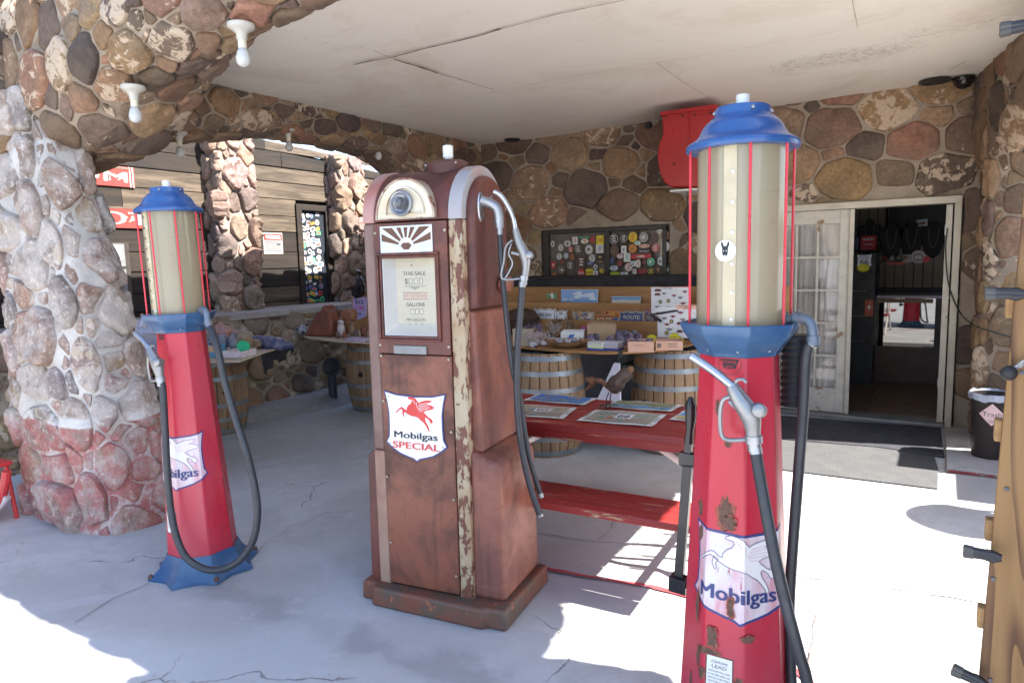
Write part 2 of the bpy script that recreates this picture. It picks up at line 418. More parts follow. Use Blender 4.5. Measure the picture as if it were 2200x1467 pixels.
def wood_mat(name, col, dark, axis=0, sc=1.0, rough=.7, grain=1.0, knots=True, obj=True, contrast=1.0):
    """sawn wood, grain running along the given axis"""
    m, nt, p = newmat(name); s = [14*sc, 14*sc, 14*sc]; s[axis] = 1.1*sc
    v = coord(nt, tuple(s), obj); vb = coord(nt, (1, 1, 1), obj)
    n1 = noi(nt, v, 1.0, 6, .6, .8); n2 = noi(nt, v, 6.0, 4, .6)
    base = mixc(nt, ramp(nt, n1, .5-.2/contrast, .5+.2/contrast), col, dark)
    base = mixc(nt, ramp(nt, n2, .45, .75, 0, .45*grain), base, tuple(c*.6 for c in dark))
    base = mixc(nt, ramp(nt, noi(nt, vb, 2.5, 3), .4, .7, 0, .3), base, tuple(c*.75 for c in col))
    nt.links.new(base, p.inputs['Base Color']); p.inputs['Roughness'].default_value = rough
    bump(nt, p, n2, .35*grain, .004); bump(nt, p, n1, .3*grain, .006)
    return m
def ceiling_mat():
    m, nt, p = newmat('ceiling_paint'); v = coord(nt); vs = coord(nt, (1.2, 9, 1))
    base = mixc(nt, ramp(nt, noi(nt, v, 1.2, 4), .3, .7), (.86, .81, .72), (.82, .765, .67))
    mask = ramp(nt, noi(nt, v, 1.3, 4, .6), .47, .60)
    st = ramp(nt, noi(nt, vs, 5, 8, .75), .60, .66); base = mixc(nt, mth(nt, 'MULTIPLY', mth(nt, 'MULTIPLY', st, mask), .75), base, (.50, .40, .27)); base = mixc(nt, mth(nt, 'MULTIPLY', ramp(nt, noi(nt, v, .8, 6, .7, .8), .52, .66), .28), base, (.60, .50, .37))
    fl = ramp(nt, noi(nt, vs, 11, 8, .8, .5), .655, .68); base = mixc(nt, mth(nt, 'MULTIPLY', fl, mask), base, (.20, .15, .10))
    for (cx_, cy_), r_, a_ in (((1800, 125), .62, 1.0), ((2050, 60), .5, .8), ((960, 165), .35, .6), ((1250, 235), .45, .5)):
        c_ = at(cx_, cy_, 2, 3.08); dn = nt.nodes.new('ShaderNodeVectorMath'); dn.operation = 'DISTANCE'; sc_ = nt.nodes.new('ShaderNodeMapping'); nt.links.new(v, sc_.inputs[0]); sc_.inputs['Scale'].default_value = (.55, 1.3, 1)
        nt.links.new(sc_.outputs[0], dn.inputs[0]); dn.inputs[1].default_value = (c_.x*.55, c_.y*1.3, c_.z)
        mk = mth(nt, 'MULTIPLY', ramp(nt, dn.outputs['Value'], r_*.3, r_, a_, 0), 1.0); fn = noi(nt, vs, 14, 9, .8, .4); thr = mth(nt, 'ADD', fn, mth(nt, 'MULTIPLY', mk, .16))
        base = mixc(nt, mth(nt, 'MULTIPLY', ramp(nt, thr, .69, .71), mk), base, (.22, .165, .11)); base = mixc(nt, mth(nt, 'MULTIPLY', ramp(nt, noi(nt, vs, 8, 8, .75), .56, .60), mth(nt, 'MULTIPLY', mk, .5)), base, (.90, .88, .84))
    nt.links.new(base, p.inputs['Base Color']); p.inputs['Roughness'].default_value = .6
    bump(nt, p, noi(nt, vs, 9, 6, .7), .12, .004); return m
def ground_mat():
    m, nt, p = newmat('concrete'); v = coord(nt)
    base = mixc(nt, ramp(nt, noi(nt, v, .9, 6, .62, .4), .38, .62), (.49, .485, .49), (.38, .375, .38))
    base = mixc(nt, ramp(nt, noi(nt, v, 2.6, 8, .7, .8), .50, .66, 0, .6), base, (.36, .35, .345))
    base = mixc(nt, ramp(nt, noi(nt, v, 14, 6, .7), .35, .75, 0, .55), base, (.40, .385, .37))
    base = mixc(nt, ramp(nt, noi(nt, v, 1.7, 9, .75), .60, .64, 0, .35), base, (.56, .55, .53))
    base = mixc(nt, ramp(nt, noi(nt, v, 55, 4, .8), .62, .70, 0, .6), base, (.20, .19, .18))
    wv = nt.nodes.new('ShaderNodeVectorMath'); wv.operation = 'ADD'; nn = nt.nodes.new('ShaderNodeTexNoise'); nn.inputs['Scale'].default_value = 2.2; nn.inputs['Detail'].default_value = 5
    nt.links.new(v, nn.inputs['Vector']); ms = nt.nodes.new('ShaderNodeVectorMath'); ms.operation = 'SCALE'; ms.inputs[3].default_value = .5
    nt.links.new(nn.outputs['Color'], ms.inputs[0]); nt.links.new(v, wv.inputs[0]); nt.links.new(ms.outputs[0], wv.inputs[1])
    sp = nt.nodes.new('ShaderNodeSeparateXYZ'); nt.links.new(wv.outputs[0], sp.inputs[0])
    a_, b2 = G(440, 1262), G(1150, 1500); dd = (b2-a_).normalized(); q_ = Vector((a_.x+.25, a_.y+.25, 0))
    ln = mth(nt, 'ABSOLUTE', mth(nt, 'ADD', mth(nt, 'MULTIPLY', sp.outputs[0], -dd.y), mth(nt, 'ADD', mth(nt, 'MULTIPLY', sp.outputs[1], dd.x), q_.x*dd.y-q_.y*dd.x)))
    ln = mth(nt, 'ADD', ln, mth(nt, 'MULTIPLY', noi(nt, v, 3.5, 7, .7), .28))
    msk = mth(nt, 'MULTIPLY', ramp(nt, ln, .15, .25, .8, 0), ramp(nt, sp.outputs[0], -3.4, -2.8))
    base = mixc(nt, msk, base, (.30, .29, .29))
    base = mixc(nt, ramp(nt, noi(nt, v, .55, 5, .6, 1.2), .54, .60, 0, .5), base, (.46, .47, .50))
    base = mixc(nt, ramp(nt, noi(nt, v, 5.5, 9, .85), .56, .68, 0, .65), base, (.29, .28, .275))
    d = vor(nt, wv.outputs[0], .85, 'DISTANCE_TO_EDGE').outputs['Distance']
    ck = mth(nt, 'MULTIPLY', ramp(nt, d, .0, .006, 1, 0), ramp(nt, noi(nt, v, 1.1, 3), .56, .60))
    base = mixc(nt, mth(nt, 'MULTIPLY', ck, .75), base, (.13, .11, .10))
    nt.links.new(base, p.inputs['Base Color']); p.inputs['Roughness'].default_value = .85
    bump(nt, p, noi(nt, v, 9, 8, .7), .3, .012); bump(nt, p, noi(nt, v, 120, 2), .25, .003); bump(nt, p, mth(nt, 'MULTIPLY', ck, -1), .5, .006)
    return m
CEIL = ceiling_mat(); CONC = ground_mat()
BLACK = dirty('black_rubber', (.025, .025, .027), .55, amt=.2, bmp=.1)
BLACKCLOTH = dirty('black_cloth', (.018, .018, .022), .85, amt=.3, bmp=.5, bsc=25)
WHITE = dirty('white_plastic', (.78, .77, .74), .35, amt=.08, bmp=.02)
STEEL = dirty('galvanised_steel', (.38, .39, .41), .45, .85, amt=.25, bmp=.1)
ALU = dirty('cast_aluminium', (.33, .33, .33), .45, .75, amt=.2, bmp=.12, bsc=90)
INK = dirty('black_print', (.02, .02, .025), .6, amt=.1, bmp=0)
NAVY = dirty('navy_print', (.035, .05, .19), .45, amt=.2, bmp=0)
PRED = dirty('red_print', (.62, .045, .04), .45, amt=.15, bmp=0)
PWHITE = dirty('white_enamel', (.78, .77, .75), .3, amt=.06, bmp=0)
PLY = wood_mat('plywood', (.38, .20, .075), (.28, .13, .045), 0, 1.0, .65, .6)
PALEPLY = wood_mat('pale_plywood', (.52, .42, .31), (.38, .29, .2), 0, 1.0, .75, .6)
# ================================================================ SETTING
WY = 7.35                      # face of the back wall
CZ = 3.08                      # underside of the canopy
def plain(mb_fn, name, m, kind='structure', **k):
    mb = MB(); mb_fn(mb); return tag(mb.build(name, m, **k), kind=kind)
def gsheet(mb):
    n = 40
    # fine grid near the camera, reaching the horizon
    xs = [-600, -200, -60, -25] + [-14+i*.5 for i in range(45)] + [25, 60, 200, 600]
    ys = [-600, -200, -60, -25] + [-8+i*.5 for i in range(48)] + [30, 60, 200, 600]
    vs = [(x, y, (noise.noise(Vector((x*.6, y*.6, 0)))*.006 if abs(x) < 15 and abs(y) < 15 else 0)) for y in ys for x in xs]
    k = len(xs); mb.add(vs, [(j*k+i, j*k+i+1, (j+1)*k+i+1, (j+1)*k+i) for j in range(len(ys)-1) for i in range(k-1)])
plain(gsheet, 'ground', CONC)
# desert hills far beyond the road, seen only between things
def hills(mb):
    vs = []; n = 90
    for i in range(n+1):
        a = 2*pi*i/n; r = 420; h = 18+26*abs(noise.noise(Vector((cos(a)*2.3, sin(a)*2.3, 3))))
        vs += [(r*cos(a), r*sin(a), -3), (r*1.12*cos(a), r*1.12*sin(a), h)]
    mb.add(vs, [(2*i, 2*i+2, 2*i+3, 2*i+1) for i in range(n)])
plain(hills, 'hills', dirty('desert_scrub', (.36, .29, .21), .9, amt=.4, sc=.05, bmp=0))
# painted kerb line and joints in the concrete
def strip(mb, pts, wd, z, mi=0, wob=.0, seg=14):
    P = []
    for a, b in zip(pts, pts[1:]):
        for i in range(seg): P.append(Vector(a).lerp(Vector(b), i/seg))
    P.append(Vector(pts[-1])); L = []; R = []
    for i, p in enumerate(P):
        t = (P[min(i+1, len(P)-1)]-P[max(i-1, 0)]).normalized(); q = Vector((-t.y, t.x, 0))
        o = noise.noise(p*7)*wob; w2 = wd*(.6+.8*abs(noise.noise(p*9+Vector((5, 0, 0))))) if wob else wd
        L.append((p.x+q.x*(o+w2/2), p.y+q.y*(o+w2/2), z)); R.append((p.x+q.x*(o-w2/2), p.y+q.y*(o-w2/2), z))
    n = len(L); mb.add(L+R, [(i, i+1, i+1+n, i+n) for i in range(n-1)], mi)
REDLINE = dirty('worn_red_line', (.50, .07, .08), .8, amt=.4, chips=(9, .57), chipc=(.45, .40, .37))
JOINT = dirty('joint_dirt', (.16, .135, .12), .9, amt=.5, sc=20)
mb = MB(); strip(mb, [G(1120, 1212), G(1250, 1238), G(1400, 1262), G(1475, 1283), G(1600, 1330)], .035, .008, 0, .004)
strip(mb, [G(1600, 1330), G(1660, 1400), G(1745, 1475), G(1900, 1700)], .04, .008, 0, .004)
[tag(o, kind='structure') for o in loose(mb, 'painted_line', REDLINE)]
mb = MB()
for pts in ([(1700, 1235), (1900, 1262), (2115, 1295)], [(1700, 1235), (1560, 1216), (1480, 1200)], [(1105, 1210), (1160, 1225), (1290, 1247)]):
    strip(mb, [G(*q) for q in pts], .012, .009, 0, .012, 26)
strip(mb, [G(1150, 1148), G(1280, 1165), G(1450, 1185)], .007, .009, 0, .02, 26)
strip(mb, [G(1335, 1110), G(1310, 1140), G(1288, 1163)], .005, .009, 0, .03, 20)
strip(mb, [G(160, 1340), G(240, 1290), G(320, 1255)], .006, .009, 0, .006, 20)
strip(mb, [G(545, 1190), G(620, 1135), G(700, 1105), G(780, 1095)], .004, .009, 0, .03, 20)
strip(mb, [G(1755, 1320), G(1745, 1375), G(1735, 1440)], .006, .009, 0, .02, 20)
strip(mb, [G(470, 935), G(620, 930), G(790, 918)], .006, .009, 0, .004, 20)
[tag(o, kind='structure') for o in loose(mb, 'pavement_joint', JOINT)]
# darker re-cemented trench round the pumps
TR = dirty('patched_cement', (.31, .30, .30), .9, amt=.4, sc=7, bmp=.4)



# ---- back wall of the filling station
BW = thing('stone_wall', 'brown rubble fieldstone back wall with white door and stickered window under the canopy', 'wall', (-2.3, WY, 0))
DX0, DX1 = -.735, .075        # open doorway
LX0 = -1.52                   # left edge of the fixed leaf
DZ = 2.03
wx0, wx1, wz0, wz1 = -4.13, -2.58, 1.36, 1.97
def P(u, v): return Vector((u, WY, v))
mb = MB(); rubble(mb, P, -5.7, 1.6, -.05, CZ+.1, .175, .018, .030, 3, holes=((LX0-.05, DX1+.06, -.1, DZ+.07), (wx0-.03, wx1+.03, wz0-.03, wz1+.03)), paint_amt=.42)
# reveals and the thickness behind
for x0, x1, z0, z1 in ((-5.7, LX0-.06, -.05, wz0-.04), (-5.7, wx0-.04, wz0-.04, wz1+.04), (wx1+.04, LX0-.06, wz0-.04, wz1+.04), (-5.7, LX0-.06, wz1+.04, 3.6), (LX0-.06, DX1+.07, DZ+.08, 3.6), (DX1+.07, 1.6, -.05, 3.6)):
    mb.box(x0, x1, WY+.012, WY+.3, z0, z1, 1)
mb.build('wall', [STONE, MORTAR], BW)
# shop room behind: floor, walls, ceiling
ROOM = thing('shop_interior', 'dim shop room behind the open white door with brown tiled floor', 'room', (-.6, 9.5, 0), kind='structure')
TILE = dirty('quarry_tile', (.17, .085, .05), .45, amt=.3, sc=8)
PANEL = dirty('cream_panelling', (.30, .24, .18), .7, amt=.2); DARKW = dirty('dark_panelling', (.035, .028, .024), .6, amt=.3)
mb = MB(); x = -3.0
while x < 2.4:
    y = WY+.05
    while y < 11.4: mb.box(x, x+.296, y, y+.296, -.02, .012+rnd.uniform(0, .001)); y += .302
    x += .302
mb.build('tile_floor', TILE, ROOM)
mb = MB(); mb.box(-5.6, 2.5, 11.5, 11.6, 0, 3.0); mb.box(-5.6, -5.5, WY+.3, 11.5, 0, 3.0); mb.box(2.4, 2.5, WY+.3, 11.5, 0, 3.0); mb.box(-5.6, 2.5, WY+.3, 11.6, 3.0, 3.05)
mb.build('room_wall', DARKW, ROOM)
mb = MB()
for i in range(16): mb.box(-1.9+i*.12, -1.79+i*.12, 11.46, 11.49, 1.1, 2.7)
mb.build('panelling', PANEL, ROOM, bevel=.004)

# ---- door frame, open doorway and fixed glazed leaf
DP = dirty('flaking_white_paint', (.62, .575, .49), .6, amt=.25, sc=9, chips=(6.5, .61), chipc=(.30, .18, .10), bmp=.2)
DPP = dirty('cream_paint', (.58, .52, .42), .55, amt=.25, sc=6, chips=(12, .72), chipc=(.36, .24, .15))
CURT = dirty('white_curtain', (.74, .70, .66), .85, amt=.3, stretch=(7, 7, .6), sc=3)
GLASS, gnt, gp = newmat('window_glass'); _t = gnt.nodes.new('ShaderNodeBsdfTransparent'); _g = gnt.nodes.new('ShaderNodeBsdfGlossy'); _g.inputs['Roughness'].default_value = .03; _f = gnt.nodes.new('ShaderNodeFresnel'); _f.inputs[0].default_value = 1.5; _m = gnt.nodes.new('ShaderNodeMixShader')
gnt.links.new(_f.outputs[0], _m.inputs[0]); gnt.links.new(_t.outputs[0], _m.inputs[1]); gnt.links.new(_g.outputs[0], _m.inputs[2]); gnt.links.new(_m.outputs[0], gnt.nodes['Material Output'].inputs[0])
mb = MB(); y0, y1 = WY-.05, WY+.12
mb.box(LX0-.05, DX1+.055, y0, y1, DZ, DZ+.062); mb.box(DX1, DX1+.055, y0, y1, 0, DZ); mb.box(LX0-.05, LX0, y0, y1, 0, DZ)
mb.build('door_frame', DPP, BW, bevel=.004)
mb = MB(); mb.box(LX0, DX1, y0-.05, y1+.05, 0, .035); mb.build('threshold', dirty('worn_aluminium', (.30, .29, .28), .5, .6), BW, bevel=.006)
# fixed leaf with 3 x 5 panes
LEAF = MB(); st = .085; Z0, Z1 = .04, DZ-.002; yy0, yy1 = WY-.01, WY+.035
LEAF.box(LX0+.002, LX0+st, yy0, yy1, Z0, Z1); LEAF.box(DX0-st-.03, DX0-.002, yy0, yy1, Z0, Z1)
LEAF.box(LX0+st, DX0-st-.03, yy0, yy1, Z0, Z0+.24); LEAF.box(LX0+st, DX0-st-.03, yy0, yy1, Z1-.13, Z1)
px0, px1, pz0, pz1 = LX0+st, DX0-st-.03, Z0+.24, Z1-.13
nc, nr = 3, 5
for i in range(1, nc): x = px0+(px1-px0)*i/nc; LEAF.box(x-.012, x+.012, yy0+.006, yy1-.004, pz0, pz1)
for j in range(1, nr): z = pz0+(pz1-pz0)*j/nr; LEAF.box(px0, px1, yy0+.008, yy1-.006, z-.012, z+.012)
leaf = LEAF.build('door_leaf', DP, BW, bevel=.004); leaf['label'] = 'closed white glazed leaf with flaking paint'
mb = MB(); mb.box(px0, px1, WY+.012, WY+.016, pz0, pz1); mb.build('pane', GLASS, leaf)
mb = MB(); n = 60; vs = []
for i in range(n+1):
    x = px0-.02+(px1-px0+.04)*i/n; y = WY+.07+.008*sin(i*1.3)+.006*sin(i*.37); vs += [(x, y, pz0-.05), (x, y, pz1+.05)]
mb.add(vs, [(2*i, 2*i+2, 2*i+3, 2*i+1) for i in range(n)]); mb.build('curtain', CURT, leaf)
# astragal next to the opening, hinge side leaf folded inwards
mb = MB(); mb.box(DX0-.028, DX0+.012, WY-.035, WY-.012, .04, DZ-.003); mb.build('astragal', DPP, BW, bevel=.004)
# inner leaf opened into the shop, seen edge on
op = MB(); op.box(DX1-.062, DX1-.012, WY+.0, WY+.75, .03, DZ-.01); od = op.build('door_leaf', DP, BW, bevel=.004); od['label'] = 'open white leaf folded into the shop'
mb = MB()
for z in (.35, 1.75): mb.box(DX1-.068, DX1-.061, WY+.01, WY+.04, z, z+.09)
loose(mb, 'hinge', STEEL, od)

# ---- window with stickers
WF = dirty('dark_window_frame', (.045, .037, .033), .5, amt=.3)
mb = MB(); t = .045
mb.box(wx0, wx1, WY-.03, WY+.05, wz1-t, wz1); mb.box(wx0, wx1, WY-.03, WY+.05, wz0, wz0+t); mb.box(wx0, wx0+t+.02, WY-.028, WY+.05, wz0+t, wz1-t); mb.box(wx1-t, wx1, WY-.028, WY+.05, wz0+t, wz1-t)
mx = at(1305, 550, 1, WY).x; mb.box(mx-.03, mx+.03, WY-.028, WY+.05, wz0+t, wz1-t)
wfr = mb.build('window', WF, BW, bevel=.004)
mb = MB(); mb.box(wx0+t, wx1-t, WY-.004, WY, wz0+t, wz1-t); mb.build('pane', GLASS, wfr)
SHEET = dirty('window_backing', (.24, .19, .15), .18, amt=.9, sc=2.2, col2=(.09, .07, .06), bmp=0, stretch=(1, 1, .4))
mb = MB(); mb.box(wx0-.05, wx1+.05, WY+.055, WY+.06, wz0-.06, wz1+.06); mb.build('backing', SHEET, wfr)
# stickers: (zoom px, zoom py, shape, half width, half height, ground colour, accent)
gw, gk, gy, gr_, gb, gg, gn, go = (.72, .70, .67), (.05, .045, .04), (.75, .6, .04), (.55, .05, .05), (.08, .14, .42), (.05, .42, .22), (.12, .07, .05), (.7, .25, .04)
STK = [(342, 268, 'o', 15, 20, gw, gk), (398, 294, 'o', 19, 22, gw, gn), (444, 266, 'o', 26, 20, gw, gk), (496, 246, 'r', 19, 24, gw, gr_), (558, 224, 'r', 35, 5, gg, gr_), (562, 250, 'o', 28, 16, gw, go), (616, 241, 'o', 17, 22, gr_, gn), (667, 242, 'r', 25, 29, gy, gr_),
 (466, 306, 'o', 16, 20, gr_, gw), (517, 303, 'o', 26, 27, gn, gw), (591, 307, 'o', 27, 30, gw, gk), (665, 302, 'r', 26, 26, gw, gb), (388, 354, 'o', 20, 21, gw, gn), (434, 349, 'o', 17, 18, gw, gb), (477, 357, 'o', 20, 23, gn, go), (407, 391, 'o', 16, 18, gn, gr_), (463, 416, 'o', 27, 28, gk, gw),
 (538, 393, 'r', 28, 42, gn, gw), (613, 366, 'o', 22, 24, gw, gk), (667, 358, 'r', 25, 20, gk, gy), (670, 390, 'r', 22, 9, gn, go), (599, 403, 'r', 22, 6, gb, gw), (347, 412, 'r', 18, 20, gr_, gw), (405, 446, 'o', 24, 28, gn, gw), (538, 464, 'o', 26, 25, gr_, gw), (594, 464, 'r', 25, 23, gy, gk), (637, 470, 'r', 16, 16, gw, gn), (635, 427, 'o', 14, 18, gw, gk), (680, 452, 'o', 18, 15, gy, gn), (355, 478, 'o', 22, 12, gn, go),
 (762, 235, 'o', 34, 35, gk, gw), (829, 231, 'o', 27, 28, gk, gw), (892, 222, 'o', 30, 31, gy, gr_), (967, 223, 'o', 30, 31, (.3, .29, .27), gw), (1040, 226, 'o', 26, 32, gn, gn), (1112, 210, 'o', 26, 32, gn, go), (766, 311, 'o', 31, 34, gn, (.16, .11, .06)), (830, 307, 'r', 18, 24, gw, gb), (891, 300, 'o', 28, 27, go, gn), (970, 282, 'o', 38, 12, go, gw), (924, 262, 'o', 22, 14, gw, gg), (1047, 296, 'o', 24, 25, gr_, gw), (1116, 287, 'o', 26, 31, gw, gk),
 (970, 317, 'r', 40, 15, gk, gw), (804, 352, 'o', 21, 16, gw, gr_), (852, 361, 'r', 22, 27, gw, gg), (946, 353, 'r', 66, 14, gr_, gw), (750, 384, 'o', 21, 23, gk, gb), (803, 401, 'o', 20, 20, gn, gr_), (762, 434, 'o', 29, 16, gw, gb), (863, 428, 'o', 26, 26, gw, gr_), (893, 404, 'r', 17, 17, gw, gb), (928, 403, 'o', 18, 26, gw, go), (971, 393, 'o', 14, 14, gn, gr_), (1016, 391, 'o', 26, 26, gg, gw), (1092, 385, 'o', 30, 29, gw, gk), (1066, 444, 'r', 17, 24, gn, go), (1126, 444, 'r', 18, 26, gk, gw),
 (833, 473, 'r', 24, 11, gw, gb), (904, 456, 'r', 13, 16, gw, gr_), (958, 455, 'o', 30, 18, gr_, gk), (1015, 455, 'o', 27, 18, gk, gy), (768, 472, 'r', 30, 10, (.45, .6, .05), gk), (863, 480, 'r', 6, 4, gr_, gw)]
k6 = 460/1467
for q, (sx_, sy_, sh, hw, hh, c1, c2) in enumerate(STK):
    c = at(1080+sx_*k6, 440+sy_*k6, 1, WY-.008); s = k6/F_PX*(8.35 if sx_ < 700 else 8.15)*1.04; A = Art(); R = random.Random(q)
    a, b = hw*s, hh*s; m1, m2 = paint(c1, .5), paint(c2, .5)
    if sh == 'o': A.disc(0, 0, 1, m1, 1, 22, a, b); A.line([(a*.82*cos(t*pi/9), b*.82*sin(t*pi/9)) for t in range(18)], a*.07, m2, 2, True)
    else: A.rect(-a, a, -b, b, m1)
    if hw > 11:
        if R.random() < .55:
            for r_ in range(3): yy = b*(.45-.42*r_); A.line([(-a*.55*R.uniform(.5, 1), yy), (a*.55*R.uniform(.5, 1), yy)], b*.2, m2, 3)
        else:
            A.poly([(a*.55*R.uniform(.45, 1)*cos(t*pi/5), b*.55*R.uniform(.45, 1)*sin(t*pi/5)) for t in range(10)], m2, 3)
            A.disc(a*R.uniform(-.2, .2), b*R.uniform(-.2, .2), 1, paint((R.uniform(.1, .7), R.uniform(.1, .5), R.uniform(.08, .4)), .5), 4, 10, a*.2, b*.2)
    T = {3: 'JACK', 7: 'TEAM', 25: 'MOTOR SHOW', 24: '66', 19: 'ROAD', 43: 'Technique', 46: 'RACING', 55: '66', 57: '50', 62: 'SHUT UP', 30: 'TOURS', 49: 'AZONA'}.get(q)
    if T and q not in (3, 19, 46, 30, 49):
        A.items = A.items[:1]; A.text(T, 0, -b*.35, b*.7, m2, a*1.5, 5, bold=.01, shear=.3 if q == 43 else 0)
    A.build('sticker', wfr, lambda x, y, h, c=c: (c.x+x, c.y-h, c.z+y), step=.0009)

# ---- canopy: ceiling slab and the stone beams
CAN = thing('canopy', 'white painted canopy ceiling with rubble stone beams over the pumps', 'canopy', (-2.3, 4.6, CZ))
BX0, BX1 = -5.62, .98         # outer faces left / right
BY0 = 2.16                    # outer face front
mb = MB(); vs = []; nx, ny = 44, 36
for j in range(ny+1):
    for i in range(nx+1):
        x = -5.5+6.4*i/nx; y = 2.4+(WY+.1-2.4)*j/ny; vs.append((x, y, CZ+.004*sin(x*2.3+y)+.008*noise.noise(Vector((x, y, 0)))))
mb.add(vs, [(j*(nx+1)+i, j*(nx+1)+i+1, (j+1)*(nx+1)+i+1, (j+1)*(nx+1)+i) for j in range(ny) for i in range(nx)])
mb.box(-5.5, .9, 2.15, WY+.3, CZ+.03, 3.22); mb.build('ceiling', CEIL, CAN)
mb = MB(); mb.box(-5.6, 3.2, WY+.3, 11.8, 3.06, 3.3); mb.build('roof', dirty('roof_felt', (.2, .18, .17), .9), CAN)
# open joints between the ceiling sheets, drawn as dark brown strips
mb = MB(); sm = dirty('joint_brown', (.17, .11, .07), .9, amt=.5, sc=15)
def seam(px, wd, wob, up=0):
    strip(mb, [at(a, b, 2, CZ-.013) for a, b in px], wd, CZ-.013, 0, wob, 18)
seam([(760, 140), (800, 130), (840, 125)], .016, .006); seam([(840, 125), (900, 108), (1020, 80), (1075, 63)], .018, .004); seam([(1075, 63), (1200, 30), (1345, 0), (1500, -40)], .008, .002)
seam([(845, 128), (900, 143), (940, 158)], .022, .006); seam([(940, 158), (1000, 175), (1060, 192)], .010, .012)
seam([(800, 108), (840, 125)], .006, .003)
seam([(1000, 212), (1100, 190), (1230, 165), (1410, 135), (1500, 122)], .003, .002); seam([(1500, 122), (1700, 85), (1843, 60)], .002, .001)
seam([(1410, 135), (1470, 178), (1530, 215)], .004, .002); seam([(1829, -10), (1843, 60)], .003, .001)
seam([(1180, 255), (1230, 252)], .008, .01); seam([(1940, 85), (2010, 72), (2060, 58), (2140, 42)], .005, .012); seam([(2040, 152), (2075, 132)], .006, .004)
loose(mb, 'sheet_joint', sm, CAN)
mb = MB()
ZS = [(-5.7, 2.30), (-4.6, 2.40), (-4.3, 2.52), (-3.9, 2.70), (-3.1, 2.82), (-2, 2.87), (-.3, 2.82), (.3, 2.68), (1.0, 2.4)]
def fprof(x):
    zs = interp(ZS, x); yi = 2.70+.34*min(1, max(0, (-3-x)/1.8)); o = BY0-.03
    return [Vector((x, o+.05, 3.34)), Vector((x, o, 3.2)), Vector((x, o-.02, zs+.22)), Vector((x, o+.05, zs+.06)), Vector((x, o+.22, zs-.02)), Vector((x, (o+yi)/2, zs)), Vector((x, yi-.28, zs+.04)), Vector((x, yi-.1, zs+.12)), Vector((x, yi, CZ+.02))]
rubble(mb, lambda u, v: polyat(fprof(u), 1-v/1.95), BX0, BX1, 0, 1.95, .125, .016, .030, 11, asp=1.0, paint_amt=.5, res=.07)
rubble(mb, lambda u, v: Vector((u, BY0+.02+v, 3.34)), BX0, BX1, 0, .7, .16, .05, .04, 12, res=.2)
mb.build('beam', [STONE, MORTAR], CAN)
mb = MB()
ZL = [(2.0, 2.3), (2.64, 2.48), (3.44, 2.67), (4.28, 2.81), (5.2, 2.83), (5.7, 2.77), (6.1, 2.6), (6.5, 2.2)]
def lprof(y):
    zs = interp(ZL, y); xi = -5.02
    return [Vector((BX0, y, 3.36)), Vector((BX0-.02, y, zs+.2)), Vector((BX0+.1, y, zs+.03)), Vector(((BX0+xi)/2, y, zs)), Vector((xi-.1, y, zs+.03)), Vector((xi, y, zs+.14)), Vector((xi-.0, y, CZ+.02))]
rubble(mb, lambda u, v: polyat(lprof(u), v/1.9), 2.0, WY, 0, 1.9, .13, .016, .028, 21, asp=1.1, paint_amt=.35, res=.07)
rubble(mb, lambda u, v: Vector((BX0+u, v, 3.36)), 0, .62, 2.05, WY, .16, .05, .05, 22, res=.2)
mb.build('beam', [STONE, MORTAR], CAN)
mb = MB()
ZR = [(2.0, 2.3), (2.9, 2.50), (3.4, 2.60), (4.5, 2.62), (5.6, 2.60), (6.3, 2.52), (6.8, 2.3), (7.4, 2.2)]
def rprof(y):
    zs = interp(ZR, y); xi = .15+(7.5-y)*.2 if y > 6.0 else .45
    return [Vector((xi, y, CZ+.02)), Vector((xi+.03, y, zs+.16)), Vector((xi+.12, y, zs+.03)), Vector((.72, y, zs)), Vector((BX1-.08, y, zs+.02)), Vector((BX1, y, zs+.15)), Vector((BX1, y, 3.36))]
rubble(mb, lambda u, v: polyat(rprof(u), v/1.8), 2.0, WY, 0, 1.8, .15, .016, .032, 31, asp=1.1, paint_amt=.4, res=.08)
rubble(mb, lambda u, v: Vector((.4+u, v, 3.36)), 0, .6, 2.05, WY, .16, .05, .05, 32, res=.2)
mb.build('beam', [STONE, MORTAR], CAN)

